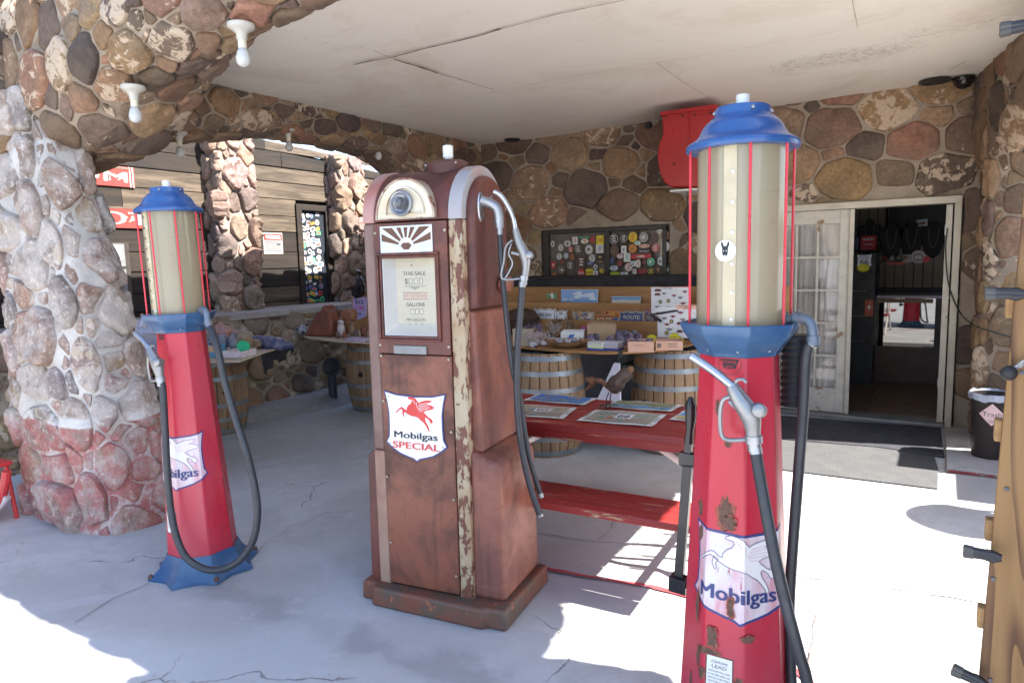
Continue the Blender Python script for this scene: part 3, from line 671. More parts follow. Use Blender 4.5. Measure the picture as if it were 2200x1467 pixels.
# ---- columns
def rrect(cx, cy, hx, hy, n=4.0):
    def f(t):     # t in 0..1 round a superellipse, start at the back left
        a = -2*pi*t + pi*.75
        c, s = cos(a), sin(a); return (cx+hx*abs(c)**(2/n)*(1 if c > 0 else -1), cy+hy*abs(s)**(2/n)*(1 if s > 0 else -1))
    N_ = 240; pts = [f(i/N_) for i in range(N_+1)]; L = [0]
    for a, b in zip(pts, pts[1:]): L.append(L[-1]+sqrt((a[0]-b[0])**2+(a[1]-b[1])**2))
    return pts, L
def column(name, label, cx, cy, hx0, hy0, hx1, hy1, z1, size, gap, h, seed, mats, pal, paint_amt, dx=0, dy=0, n=4.0, flare=0):
    t = thing(name, label, 'stone column', (cx, cy, 0))
    pts, L = rrect(0, 0, 1, 1, n); per = 2*(hx0+hy0)*2*.93
    def P(u, v):
        k = v/z1; hx = hx0+(hx1-hx0)*k+flare*max(0, 1-v/.35)**2; hy = hy0+(hy1-hy0)*k+flare*max(0, 1-v/.35)**2
        # arc length on the real footprint
        tt = -(u/per) ; a = 2*pi*tt*-1; a = -2*pi*(u/per)+pi*.75
        ap = a; c, s = cos(ap), sin(ap)
        x = abs(c)**(2/n)*(1 if c > 0 else -1); y = abs(s)**(2/n)*(1 if s > 0 else -1)
        return Vector((cx+dx*k+hx*x, cy+dy*k+hy*y, v))
    mb = MB(); rubble(mb, lambda u, v: P(-u, v), -per, 0, -.03, z1, size, gap, h, seed, pal, asp=1.0, paint_amt=paint_amt, res=.05, wobble=.03, fill=(.014 if cx < -4 and cy < 3 else .004))
    # flip orientation check is done by recalc normals; stones face outward by sign of the cross product
    mb.build('masonry', mats, t); return t
column('stone_column', 'whitewashed rubble stone column with faded red foot, left of the pumps', -4.79, 2.33, .565, .31, .31, .13, 2.75, .145, .018, .05, 41, [STONE_L, MORTAR_L], PALL, .15, dx=-.31, dy=-.10, n=3.6, flare=.0)
column('stone_column', 'brown rubble stone pier beside the door and the trash can', .80, 7.05, .52, .30, .52, .30, 3.0, .15, .016, .032, 51, [STONE, MORTAR], PAL, .45, n=6)
column('stone_column', 'rubble stone column at the right front of the canopy, outside the view', .72, 2.10, .27, .60, .25, .58, 2.9, .17, .05, .05, 61, [STONE, MORTAR], PAL, .3, n=5)
column('stone_column', 'rubble stone pier behind the rusty pump at the end of the low wall', -5.33, 6.7, .3, .62, .3, .6, 3.0, .17, .05, .05, 71, [STONE, MORTAR], PAL, .4, n=5)

# ---- low wall, pillars and the timber building on the left
LW = thing('low_wall', 'low rubble stone wall with flat concrete ledge below the timber building', 'wall', (-6.9, 5.0, 0))
mb = MB()
def lwp(u, v):     # v: along the face from foot to ledge
    return polyat([Vector((-6.25, u, -.02)), Vector((-6.38, u, .3)), Vector((-6.55, u, .8)), Vector((-6.68, u, 1.08))], v/1.2)
rubble(mb, lambda u, v: lwp(u, v), .5, 9.2, 0, 1.2, .13, .025, .045, 81, asp=1.3, paint_amt=.35, res=.08, wobble=.04)
mb.build('masonry', [STONE, MORTAR], LW)
mb = MB(); vs = []
for i in range(60):
    y = .5+8.7*i/59; vs += [(-6.60+.03*noise.noise(Vector((y*3, 0, 0))), y, 1.04), (-6.62+.03*noise.noise(Vector((y*3, 0, 0))), y, 1.10+.01*noise.noise(Vector((y*5, 1, 0)))), (-7.35, y, 1.11)]
mb.add(vs, [(3*i+k, 3*i+k+1, 3*i+k+4, 3*i+k+3) for i in range(59) for k in (0, 1)]); mb.build('ledge', dirty('pale_concrete', (.30, .25, .22), .9, amt=.4, sc=5, bmp=.5), LW)
mb = MB(); n = 30; vs = []
for i in range(n+1):
    y = 4.35+2.4*i/n; e = .25*sin(pi*i/n)+.05*noise.noise(Vector((y*4, 0, 0))); vs += [(-6.45, y, .14), (-6.2+e*.7, y, .13), (-6.05+e, y, -.01)]
mb.add(vs, [(3*i+k, 3*i+k+1, 3*i+k+4, 3*i+k+3) for i in range(n) for k in (0, 1)]); mb.build('plinth', dirty('old_cement', (.33, .30, .29), .9, amt=.4, bmp=.5, bsc=12), LW)
def pillar(label, y0, y1, zt, seed):
    t = thing('stone_pillar', label, 'stone pillar', (-7.1, (y0+y1)/2, 1.0), group='pillars of the timber building')
    mb = MB(); xf = -7.10
    def P(u, v):
        # across: side, front face, side
        return polyat([Vector((-7.4, y0, v)), Vector((xf+.01, y0+.02, v)), Vector((xf, y0+.1, v)), Vector((xf, y1-.1, v)), Vector((xf+.01, y1-.02, v)), Vector((-7.4, y1, v))], u/1.35)
    rubble(mb, P, 0, 1.35, 1.02, zt, .155, .02, .06, seed, PALP, asp=1.0, paint_amt=.3, res=.07)
    mb.box(-7.35, xf, y0+.02, y1-.02, zt-.05, zt, 1); mb.build('masonry', [STONE_P, MORTAR_P], t)
pillar('sunlit pink fieldstone pillar left of the warning sign', 5.00, 5.50, 3.22, 91)
pillar('shaded fieldstone pillar between the narrow window and the rusty pump', 6.88, 7.35, 3.14, 92)
TB = thing('timber_building', 'weathered brown plank building with lettered signs behind the left pump', 'building', (-7.4, 5, 0))
PLK = []
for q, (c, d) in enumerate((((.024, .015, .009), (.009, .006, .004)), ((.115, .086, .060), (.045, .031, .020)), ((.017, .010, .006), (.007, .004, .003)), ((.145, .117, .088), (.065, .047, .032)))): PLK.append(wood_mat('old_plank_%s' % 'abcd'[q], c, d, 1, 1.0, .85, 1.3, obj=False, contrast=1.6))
mb = MB(); z = -.02; R = random.Random(5)
wy0, wy1 = at(638, 500, 0, -7.3).y, at(706, 500, 0, -7.3).y; wzz0, wzz1 = at(665, 655, 0, -7.3).z, at(665, 450, 0, -7.3).z
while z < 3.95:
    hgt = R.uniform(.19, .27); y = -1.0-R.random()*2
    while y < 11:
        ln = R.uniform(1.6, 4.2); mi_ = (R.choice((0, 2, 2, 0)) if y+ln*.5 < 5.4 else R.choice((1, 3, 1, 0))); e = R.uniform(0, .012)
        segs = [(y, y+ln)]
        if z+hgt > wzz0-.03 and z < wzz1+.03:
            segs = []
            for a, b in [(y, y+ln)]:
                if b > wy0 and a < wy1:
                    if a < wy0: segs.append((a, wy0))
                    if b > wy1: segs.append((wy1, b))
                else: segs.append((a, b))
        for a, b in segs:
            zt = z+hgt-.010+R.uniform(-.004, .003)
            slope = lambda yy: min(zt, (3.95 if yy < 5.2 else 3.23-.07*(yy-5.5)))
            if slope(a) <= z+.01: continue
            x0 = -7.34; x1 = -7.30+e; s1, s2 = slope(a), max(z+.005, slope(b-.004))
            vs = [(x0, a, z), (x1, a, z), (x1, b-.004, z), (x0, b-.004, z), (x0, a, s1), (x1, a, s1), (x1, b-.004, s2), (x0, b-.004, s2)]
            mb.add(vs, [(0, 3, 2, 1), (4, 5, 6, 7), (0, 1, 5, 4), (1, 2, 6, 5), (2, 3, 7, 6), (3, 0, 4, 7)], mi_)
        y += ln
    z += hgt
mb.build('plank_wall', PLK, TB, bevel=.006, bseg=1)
mb = MB(); mb.add([(-7.36, -3, 0), (-7.36, 11.5, 0), (-7.36, 11.5, 2.8), (-7.36, 5.4, 3.17), (-7.36, 5.2, 3.93), (-7.36, -3, 3.93)], [(0, 1, 2, 3, 4, 5)]); mb.box(-12, -7.36, -3, 11.5, 0, 2.3); mb.build('core', DARKW, TB)
# ================================================================ FUEL PUMPS
def plane_pt(px, py, P0, n):
    d = ray(px, py); t = (Vector(P0)-EYE).dot(n)/d.dot(n); return EYE + d*t
def local(mb, root):
    Mi = (Matrix.Translation(root.location) @ root.rotation_euler.to_matrix().to_4x4()).inverted()
    mb.v = [tuple(Mi @ Vector(p)) for p in mb.v]; return mb
def smooth(pts, k=5):
    """Catmull-Rom through the points"""
    P = [Vector(p) for p in pts]; out = []
    for i in range(len(P)-1):
        p0 = P[max(i-1, 0)]; p1 = P[i]; p2 = P[i+1]; p3 = P[min(i+2, len(P)-1)]
        for j in range(k):
            t = j/k; out.append(.5*((2*p1)+(p2-p0)*t+(2*p0-5*p1+4*p2-p3)*t*t+(3*p1-p0-3*p2+p3)*t**3))
    out.append(P[-1]); return out
REDP = dirty('faded_red_paint', (.52, .022, .045), .34, col2=(.46, .06, .09), sc=2.2, amt=.5, bmp=.04, stretch=(1.5, 1.5, .5), chips=(9, .735), chipc=(.16, .075, .055))
BLUEP = dirty('blue_paint', (.028, .085, .20), .38, col2=(.065, .135, .24), sc=5, amt=.5, bmp=.08, chips=(7, .74), chipc=(.35, .36, .36))
BLUED = dirty('bright_blue_enamel', (.025, .085, .26), .3, col2=(.05, .12, .29), sc=3, amt=.3, bmp=.03)
RODM = dirty('red_rod', (.66, .035, .06), .35, amt=.15, bmp=0)
HOSE = dirty('rubber_hose', (.035, .037, .045), .48, amt=.3, sc=9, bmp=.15)
RUSTM = dirty('rust', (.16, .085, .06), .9, col2=(.09, .05, .04), sc=40, amt=.6, bmp=.5)
RUSTE = dirty('rust_bleed', (.36, .075, .05), .7, col2=(.24, .085, .055), sc=30, amt=.7, bmp=.2)
HANDLE = dirty('black_enamel', (.018, .018, .02), .22, amt=.15, bmp=.03)
def glass_mat():
    m, nt, p = newmat('yellowed_cylinder'); v = coord(nt, (13, 13, .18), True); v2 = coord(nt, (5, 5, .3), True)
    base = mixc(nt, ramp(nt, noi(nt, v, 1, 3, .5), .25, .75), (.62, .55, .39), (.53, .46, .31))
    base = mixc(nt, ramp(nt, noi(nt, v2, 1, 3), .4, .7), base, (.60, .54, .40))
    base = mixc(nt, ramp(nt, noi(nt, coord(nt, (3, 3, 9), True), 3, 6, .7), .6, .75, 0, .4), base, (.36, .30, .17))
    nt.links.new(base, p.inputs['Base Color']); p.inputs['Roughness'].default_value = .3; p.inputs['Coat Weight'].default_value = 1; p.inputs['Coat Roughness'].default_value = .08
    tr = nt.nodes.new('ShaderNodeBsdfTranslucent'); nt.links.new(base, tr.inputs[0]); mx = nt.nodes.new('ShaderNodeMixShader'); mx.inputs[0].default_value = .5
    nt.links.new(p.outputs[0], mx.inputs[1]); nt.links.new(tr.outputs[0], mx.inputs[2]); nt.links.new(mx.outputs[0], nt.nodes['Material Output'].inputs[0])
    bump(nt, p, noi(nt, v, 1, 2), .15, .004); return m
CYL = glass_mat(); GAUGE = dirty('yellow_gauge_strip', (.55, .47, .31), .4, amt=.25, sc=8)
# winged horse outline, read off as a logo: x right, y up, about 1 unit wide
HORSE = [(.335, .965), (.39, 1.0), (.47, .985), (.53, .96), (.565, .90), (.60, .845), (.66, .885), (.78, .925), (.93, .93), (.885, .875), (.80, .82), (.90, .80), (.985, .74), (.93, .69), (.86, .665), (.78, .64), (.72, .605),
         (.75, .555), (.785, .52), (.83, .47), (.885, .435), (.92, .40), (.93, .335), (.895, .30), (.86, .32), (.845, .37), (.80, .43), (.76, .455), (.745, .42), (.765, .33), (.80, .26), (.83, .18), (.845, .09), (.815, .075), (.79, .15), (.745, .24), (.70, .31), (.63, .37), (.575, .43), (.51, .455), (.42, .465), (.335, .50),
         (.27, .545), (.205, .60), (.165, .645), (.11, .60), (.045, .525), (.02, .545), (.09, .63), (.155, .695), (.20, .70), (.255, .635), (.30, .625), (.305, .69), (.345, .76), (.41, .815), (.435, .875), (.42, .915), (.37, .925), (.33, .935)]
FORELEG = [(.20, .63), (.185, .52), (.215, .42), (.235, .425), (.225, .52), (.255, .59)]
def horse(A, x, y, s, m, ml, outline=None, w=.012, ky=1.0):
    f = lambda L: [(x+(a-.5)*s, y+(b-.5)*s*ky) for a, b in L]
    A.poly(f(HORSE), m, 3); A.poly(f(FORELEG), m, 3)
    if outline is not None: A.line(f(HORSE), w*s, outline, 4, True); A.line(f(FORELEG), w*s, outline, 4, True)
    for L in ([(.62, .80), (.74, .83), (.86, .86)], [(.60, .76), (.72, .78), (.84, .79)], [(.60, .72), (.74, .73), (.88, .735)], [(.59, .68), (.70, .675), (.82, .69)], [(.55, .85), (.56, .74), (.62, .63), (.71, .62)], [(.45, .93), (.50, .86), (.52, .80)]): A.line(f(L), .010*s, ml, 5)
SHIELD = [(-.5, .5), (-.30, .455), (0, .44), (.30, .455), (.5, .5), (.465, .36), (.44, .2), (.44, 0), (.45, -.16), (.5, -.25), (.40, -.33), (.28, -.40), (.15, -.44), (.05, -.465), (0, -.5), (-.05, -.465), (-.15, -.44), (-.28, -.40), (-.40, -.33), (-.5, -.25), (-.45, -.16), (-.44, 0), (-.44, .2), (-.465, .36)]
def apo(z): return .168-.046*z
T22 = math.tan(radians(22.5))
def wrap(zref):
    wr = 2*apo(zref)*T22
    def f(x, z, h):
        s = x/wr; k = round(s); k = max(-2, min(2, k)); t = s-k; an = radians(-90+45*k); r = apo(z)+h; wz = 2*apo(z)*T22
        return (r*cos(an)-t*wz*sin(an), r*sin(an)+t*wz*cos(an), z)
    return f, [wr*(k+.5) for k in (-2, -1, 0, 1)]
def octo(r, z): return (r/cos(pi/8), z)
def onplane(root, Y): return lambda x, y: W(x, y, Y)
def nozzle(parent, root, pt, spout, body, guard, cap, collar, sc=1.0, lever=None, hookp=None):
    """pt(px, py) -> world point on the nozzle's own plane; radii in metres"""
    mb = MB(); mb.tube(smooth([pt(*q) for q in body[0]], 4), [interp([(i/(len(body[1])-1), r) for i, r in enumerate(body[1])], j/(4*(len(body[0])-1))) for j in range(4*(len(body[0])-1)+1)], 16)
    c = pt(*cap[0]); d = (pt(*cap[1])-c).normalized(); n_ = Vector((0.35, -.9, .1)).normalized()
    mb.tube([c-n_*.01, c+n_*.028, c+n_*.032], [.021*sc, .021*sc, .017*sc], 16)
    local(mb, root); nz = mb.build('nozzle', ALU, parent, world=False, ang=50)
    mb = MB(); mb.tube(smooth([pt(*q) for q in spout], 5), .0125*sc, 16); mb.tube([pt(*spout[-1]), pt(*spout[-1])+(pt(*spout[-1])-pt(*spout[-2])).normalized()*.01], [.0145*sc, .0145*sc], 16); local(mb, root); mb.build('spout', STEELB, nz, world=False)
    mb = MB(); mb.tube(smooth([pt(*q) for q in guard], 5), .0065*sc, 10); local(mb, root); mb.build('guard', ALU, nz, world=False)
    if lever: mb = MB(); mb.tube(smooth([pt(*q) for q in lever], 5), .0045*sc, 8); local(mb, root); mb.build('trigger', STEEL, nz, world=False)
    if hookp: mb = MB(); mb.tube(smooth([pt(*q) for q in hookp], 5), .005*sc, 8); local(mb, root); mb.build('hook', ALU, nz, world=False)
    mb = MB(); a, b = pt(*collar[0]), pt(*collar[1]); mb.tube([a, a.lerp(b, .5), a.lerp(b, .5), b], [.024*sc, .024*sc, .019*sc, .019*sc], 14); local(mb, root); mb.build('coupling', STEEL, nz, world=False)
    return nz
STEELB = dirty('bright_spout', (.46, .47, .50), .32, .9, amt=.12, bmp=.05)

RP = thing('fuel_pump', 'tall red fuel pump with blue dome and donkey sticker, nearest on the right', 'fuel pump', (-.520, 2.14, .02), group='red visible-cylinder fuel pumps')
# foot: flared octagon with drawn-out corners
mb = MB(); vs = []; n = 64; prof = [(.0, 1.0), (.014, 1.0), (.030, .72), (.055, .40), (.085, .16), (.125, .0)]
for z, k in prof:
    for i in range(n):
        a = 2*pi*i/n; ca = cos(4*(a+pi/8)*2/2*1); r8 = apo(z)/cos(((a+pi/8) % (pi/4))-pi/8); star = 1-abs(((a-pi/8+pi/8) % (pi/4))-pi/8)/(pi/8)
        r = r8+.004+k*(.058+.036*star**1.5); vs.append((r*cos(a), r*sin(a), z))
mb.add(vs, [(j*n+i, j*n+(i+1) % n, (j+1)*n+(i+1) % n, (j+1)*n+i) for j in range(len(prof)-1) for i in range(n)]+[tuple(range(n-1, -1, -1))])
mb.build('foot', BLUEP, RP, world=False, ang=22)
mb = MB()
for k in (0, 2, 4, 6): a = radians(22.5+45*k+45); mb.lathe([(.012, .0), (.012, .022), (.006, .026)], 6, (.265*cos(a), .265*sin(a), .012))
loose(mb, 'anchor_bolt', RUSTM, RP, world=False)
mb = MB(); mb.lathe([octo(apo(.08), .08), octo(apo(1.30), 1.30)], 8, a0=pi/8); body = mb.build('body', REDP, RP, world=False, bevel=.006, ang=20)
mb = MB(); vs = []    # collar: octagon flaring outwards with a pressed belly
for z, r, b in ((1.285, .114, 0), (1.30, .119, 0), (1.325, .136, -.008), (1.355, .157, -.006), (1.376, .165, 0), (1.384, .166, 0), (1.384, .158, 0), (1.372, .148, 0), (1.37, .10, 0)): mb_r = r; vs.append(octo(r, z))
mb.lathe(vs, 8, a0=pi/8); mb.build('collar', BLUEP, RP, world=False, bevel=.004, ang=25)
mb = MB()
for k in range(8):
    a = radians(45*k+12); r = .121; mb.ball((r*cos(a), r*sin(a), 1.305), .006, 8)
loose(mb, 'screw', STEEL, RP, world=False)
mb = MB(); mb.lathe([(.126, 1.372), (.128, 1.38), (.128, 1.60), (.1275, 1.75), (.128, 1.905)], 48); mb.build('cylinder', CYL, RP, world=False)
mb = MB(); vs = []; A0 = radians(-90)
for i in range(7):
    a = A0-.14+.28*i/6
    vs += [(.1305*cos(a), .1305*sin(a), 1.375), (.1305*cos(a), .1305*sin(a), 1.90)]
mb.add(vs, [(2*i, 2*i+2, 2*i+3, 2*i+1) for i in range(6)]); ga = mb.build('gauge_strip', GAUGE, RP, world=False)
cylmap = lambda r, a0=-90: (lambda x, z, h: ((r+h)*cos(radians(a0)+x/r), (r+h)*sin(radians(a0)+x/r), z))
mb = MB()
for z in (1.40, 1.478, 1.56, 1.65, 1.735, 1.82):
    a = A0+.06; mb.lathe([(.006, 0), (.005, .003), (.0, .004)], 10, T=Matrix.Translation((.131*cos(a), .131*sin(a), z)) @ Matrix.Rotation(a+pi/2, 4, 'Z') @ Matrix.Rotation(pi/2, 4, 'X'))
loose(mb, 'rivet', PWHITE, ga, world=False)
A = Art(); dk = INK
for i in range(10): z = 1.40+i*.052; A.line([(-.014, z), (.014, z)], .0016, dk, 1); A.line([(0, z-.006), (0, z+.006)], .0016, dk, 1); A.line([(.008*cos(t*pi/6), z+.005*sin(t*pi/6)) for t in range(12)], .0012, dk, 1, True)
marks = A.build('scale_marks', RP, cylmap(.1312, -96), world=False)
# donkey sticker
A = Art(); A.disc(0, 0, .031, PWHITE, 1, 30)
A.poly([(-.008, .008), (-.0115, .016), (-.0115, .026), (-.008, .025), (-.0035, .013), (.0035, .013), (.008, .025), (.0115, .026), (.0115, .016), (.008, .008), (.0085, -.001), (.0065, -.012), (.0055, -.020), (-.0055, -.020), (-.0065, -.012), (-.0085, -.001)], INK, 3)
for s in (-1, 1): A.disc(s*.0042, .000, .0016, PWHITE, 4, 10)
A.disc(0, -.0165, .0056, PWHITE, 4, 14, 1, .75); A.disc(-.002, -.0145, .0009, INK, 5, 6); A.disc(.002, -.0145, .0009, INK, 5, 6)
donk = A.build('donkey_sticker', RP, lambda x, z, h: cylmap(.1320, -95)(x, z+1.598, h), [-.02, -.01, 0, .01, .02], world=False)
# dome
mb = MB(); mb.lathe([(.152, 1.893), (.161, 1.894), (.163, 1.900), (.162, 1.910), (.156, 1.916), (.138, 1.926), (.128, 1.936), (.120, 1.950), (.112, 1.966), (.101, 1.977), (.094, 1.980), (.092, 1.986), (.081, 1.991), (.079, 1.995), (.079, 2.014), (.076, 2.018), (0, 2.020)], 48)
mb.lathe([(.152, 1.894), (.12, 1.90), (.10, 1.905)], 48); mb.build('dome', BLUED, RP, world=False, ang=50)
mb = MB(); mb.lathe([(.022, 2.016), (.022, 2.026), (.019, 2.028), (.019, 2.052), (.017, 2.055), (0, 2.055)], 20); mb.build('lamp_socket', WHITE, RP, world=False)
mb = MB()
for a in (.3, 2.2, 3.6, 5.3): mb.ball((.081*cos(a), .081*sin(a), 2.004), .006, 8)
loose(mb, 'clamp_screw', STEEL, RP, world=False)
for k in range(8):
    a = radians(45*k+22.5); mb = MB(); mb.tube([(.149*cos(a), .149*sin(a), 1.378), (.149*cos(a), .149*sin(a), 1.895)], .0042, 8); mb.build('guard_rod', RODM, RP, world=False)
# shield: wraps over three faces
SHW = dirty('crazed_enamel', (.68, .62, .66), .35, col2=(.60, .24, .29), sc=7, amt=.9, stretch=(2, 2, .5), chips=(18, .62), chipc=(.50, .07, .09), bmp=.05)
HW = dirty('faded_horse', (.80, .77, .76), .4, amt=.1); HP = dirty('faded_pink', (.78, .55, .62), .4, amt=.3); HL = dirty('horse_outline', (.25, .2, .3), .5)
def shield_art(wd, ht, zc, bg, hm, hl, outl, words, hs=.60, hx=0, hy=.10, ky=.66, edge=.955):
    A = Art(); A.poly([(x*wd, zc+y*ht) for x, y in SHIELD], NAVY, 1); A.poly([(x*wd*edge, zc+y*ht*edge) for x, y in SHIELD], bg, 2)
    horse(A, hx*wd, zc+hy*ht, hs*wd, hm, hl, outl, .011, ky)
    for t, x, y, h, w_, m, b in words: A.text(t, x*wd, zc+y*ht, h*ht, m, w_*wd, 6, bold=b)
    return A
zc = .625; f, cuts = wrap(zc)
A = shield_art(.335, .30, zc, SHW, HW, HP, HL, [('Mobilgas', -.01, -.26, .15, .70, NAVY, .045)], .80, .0, .10, .72, .94)
A.items = [([(x+.046, y) for x, y in v], f_, m, l) for v, f_, m, l in A.items]
shd = A.build('shield', RP, f, cuts, world=False)
f2, cuts2 = wrap(1.2); A = Art()
A.line([(.0+.034*cos(t*pi/12), 1.268+.034*sin(t*pi/12)) for t in range(24)], .0015, RUSTM, 2, True)
A.poly([(-.028, 1.281), (.028, 1.281), (.017, 1.253), (-.017, 1.253)], INK, 2); A.text('ETHYL', 0, 1.268, .009, PRED, .044, 4, bold=.03)
A.line([(-.014, 1.261), (.014, 1.261)], .0012, PRED, 4); A.line([(-.012, 1.257), (.012, 1.257)], .0012, PRED, 4)
emb = A.build('emblem', RP, f2, cuts2, world=False)
A = Art(); zt = .368; A.rect(-.052, .034, zt-.125, zt, RUSTM, 1); A.rect(-.048, .030, zt-.121, zt-.004, PWHITE, 2)
GREY = paint((.25, .25, .27), .6)
for t, y, h, w_ in (('CONTAINS', .020, .008, .05), ('LEAD', .036, .011, .045), ('(TETRAETHYL) AND', .049, .005, .066), ('IS TO BE USED AS', .060, .005, .066), ('MOTOR FUEL ONLY', .071, .005, .066), ('NOT FOR CLEANING', .082, .005, .066), ('OR ANY OTHER USE', .093, .005, .066)): A.text(t, -.009, zt-y-.004, h, GREY, w_, 4, bold=.01)
f3, cuts3 = wrap(.3); plq = A.build('lead_plate', RP, f3, cuts3, world=False)
nz_ = lambda k, sd_: 1+.5*noise.noise(Vector((cos(2*pi*k/70)*1.8, sin(2*pi*k/70)*1.8, sd_)))+.32*noise.noise(Vector((cos(2*pi*k/70)*5, sin(2*pi*k/70)*5, sd_)))+.22*noise.noise(Vector((cos(2*pi*k/70)*14, sin(2*pi*k/70)*14, sd_)))
def blob(A, x, y, rx, ry, seed, m, lay=1):
    A.poly([(x+rx*cos(2*pi*k/70)*nz_(k, seed), y+ry*sin(2*pi*k/70)*nz_(k, seed)) for k in range(70)], m, lay)
f4, cuts4 = wrap(.6)
for q, (x, y, rx, ry) in enumerate(((.0, .815, .022, .042), (.012, .79, .018, .02), (-.09, .74, .008, .018), (-.105, .81, .010, .024), (-.078, .345, .008, .035), (-.045, .375, .028, .011), (-.115, .24, .006, .02), (.045, .30, .012, .012), (.055, .27, .006, .014), (-.04, 1.135, .006, .02), (.0, 1.03, .009, .012), (-.03, .425, .012, .03), (.02, .53, .01, .03), (-.09, .50, .008, .04), (.07, .44, .014, .01), (-.06, .30, .01, .02), (-.10, .18, .008, .016))): A = Art(); blob(A, x, y, rx*1.3, ry*1.18, q*3.1+.3, RUSTE, (8.3 if .4 < y < .80 else .9+q*.1)); blob(A, x, y, rx, ry, q*3.1, RUSTM, 8.5 if .4 < y < .80 else 1+q*.1); A.build('rust_patch', RP, f4, cuts4, world=False)
# elbow
mb = MB(); mb.tube(smooth([(.09, .03, 1.375), (.145, .03, 1.392), (.180, .025, 1.394), (.200, .02, 1.378), (.208, .018, 1.34)], 4), .0155, 14); mb.tube([(.208, .018, 1.345), (.208, .018, 1.318)], .019, 14); mb.tube([(.15, .03, 1.392), (.165, .03, 1.393)], .023, 14)
elb = mb.build('elbow', dirty('blue_grey_fitting', (.12, .16, .22), .5, .2, col2=(.20, .21, .23), amt=.6), RP, world=False, ang=50)
mb = MB(); nseg = 22
mb.lathe([(.038+.006*(i % 2), 1.34-i*.0105) for i in range(nseg)], 20, (.150, .085, 0)); bel = mb.build('bellows', BLACK, RP, world=False)
LPR = copy_tree  # (left pump copied below, before the parts that only the right one shows)
NY = 1.95
nzp = lambda x, y: W(x, y, NY)
nz = nozzle(RP, RP, nzp, [(1485, 765), (1530, 795), (1578, 833)], ([(1572, 828), (1592, 862), (1612, 892), (1618, 925), (1618, 948)], [.017, .026, .029, .021, .021]),
            [(1568, 852), (1552, 862), (1547, 900), (1556, 942), (1605, 944)], ((1628, 880), (1650, 880)), ((1619, 935), (1621, 968)), 1.0, [(1576, 868), (1566, 862), (1582, 878), (1590, 880)], [(1578, 838), (1582, 818), (1596, 815), (1604, 822)])
LP = copy_tree(RP)
LP.location = (-3.325, 2.10, .0); LP['label'] = 'red fuel pump with blue dome beside the whitewashed column, hose looped to the floor'
ax = _R0*-1; LP.rotation_mode = 'XYZ'; LP.rotation_euler = Matrix.Rotation(radians(1.3), 3, Vector((0, 0, 1)).cross(ax)).to_euler()
for ch in list(LP.children):
    if ch.name.split('.')[0] in ('bellows', 'donkey_sticker', 'rust_patch'): bpy.data.objects.remove(ch, do_unlink=True)
for ch in list(RP.children):
    if ch.name.split('.')[0] in ('scale_marks',): bpy.data.objects.remove(ch, do_unlink=True)
# hoses
def hose(root, pts, r, name='hose', k=6):
    mb = MB(); P = smooth(pts, k); mb.tube(P, r, 14); local(mb, root); h = mb.build(name, HOSE, root, world=False)
    mb = MB(); mb.tube([P[0], P[2]], r*1.12, 14); mb.tube([P[-3], P[-1]], r*1.12, 14); local(mb, root); loose(mb, 'ferrule', STEEL, h, world=False); return h
Y2 = 2.16
front = [W(1622, 960, NY), W(1632, 1020, NY-.01), W(1648, 1110, NY-.03), W(1668, 1210, NY-.05), W(1692, 1310, NY-.06), W(1716, 1400, NY-.06), W(1735, 1470, NY-.05)]
back = [Vector((-.520+.208, 2.14+.018, 1.345)), W(1733, 760, Y2), W(1726, 880, Y2), W(1716, 1010, Y2), W(1706, 1140, Y2), W(1698, 1260, Y2), W(1697, 1350, Y2+.0)]
l = front[-1]; m_ = back[-1]
hose(RP, front+[Vector((l.x+.035, l.y+.02, .17)), Vector((l.x+.05, (l.y+m_.y)/2, .10)), Vector((m_.x+.03, m_.y-.03, .17))]+back[::-1], .0165)
def lpt(px, py):
    u = Vector((-.88, -.47, 0)); nrm = Vector((.47, -.88, 0)); P0 = Vector((-3.12, 2.05, 0))
    p = plane_pt(px, py, P0, nrm)
    for _ in range(3): p = plane_pt(px, py, P0+nrm*(.02+.14*max(0, 1-p.z/1.2)), nrm)
    return p
e0 = (Matrix.Translation(LP.location) @ LP.rotation_euler.to_matrix().to_4x4()) @ Vector((.208, .018, 1.335))
RM_ = Matrix.Translation(RP.location); LM_ = Matrix.Translation(LP.location) @ LP.rotation_euler.to_matrix().to_4x4()
cp = [LM_ @ (RM_.inverted() @ W(1622, 962, NY)), LM_ @ (RM_.inverted() @ W(1626, 1000, NY))]
hose(LP, [e0, lpt(466, 745), lpt(483, 820), lpt(508, 905), lpt(532, 980), lpt(549, 1055), lpt(553, 1110), lpt(542, 1165), lpt(512, 1205), lpt(470, 1224), lpt(430, 1218), lpt(395, 1190), lpt(373, 1130), lpt(361, 1040)]+cp[::-1], .0175)
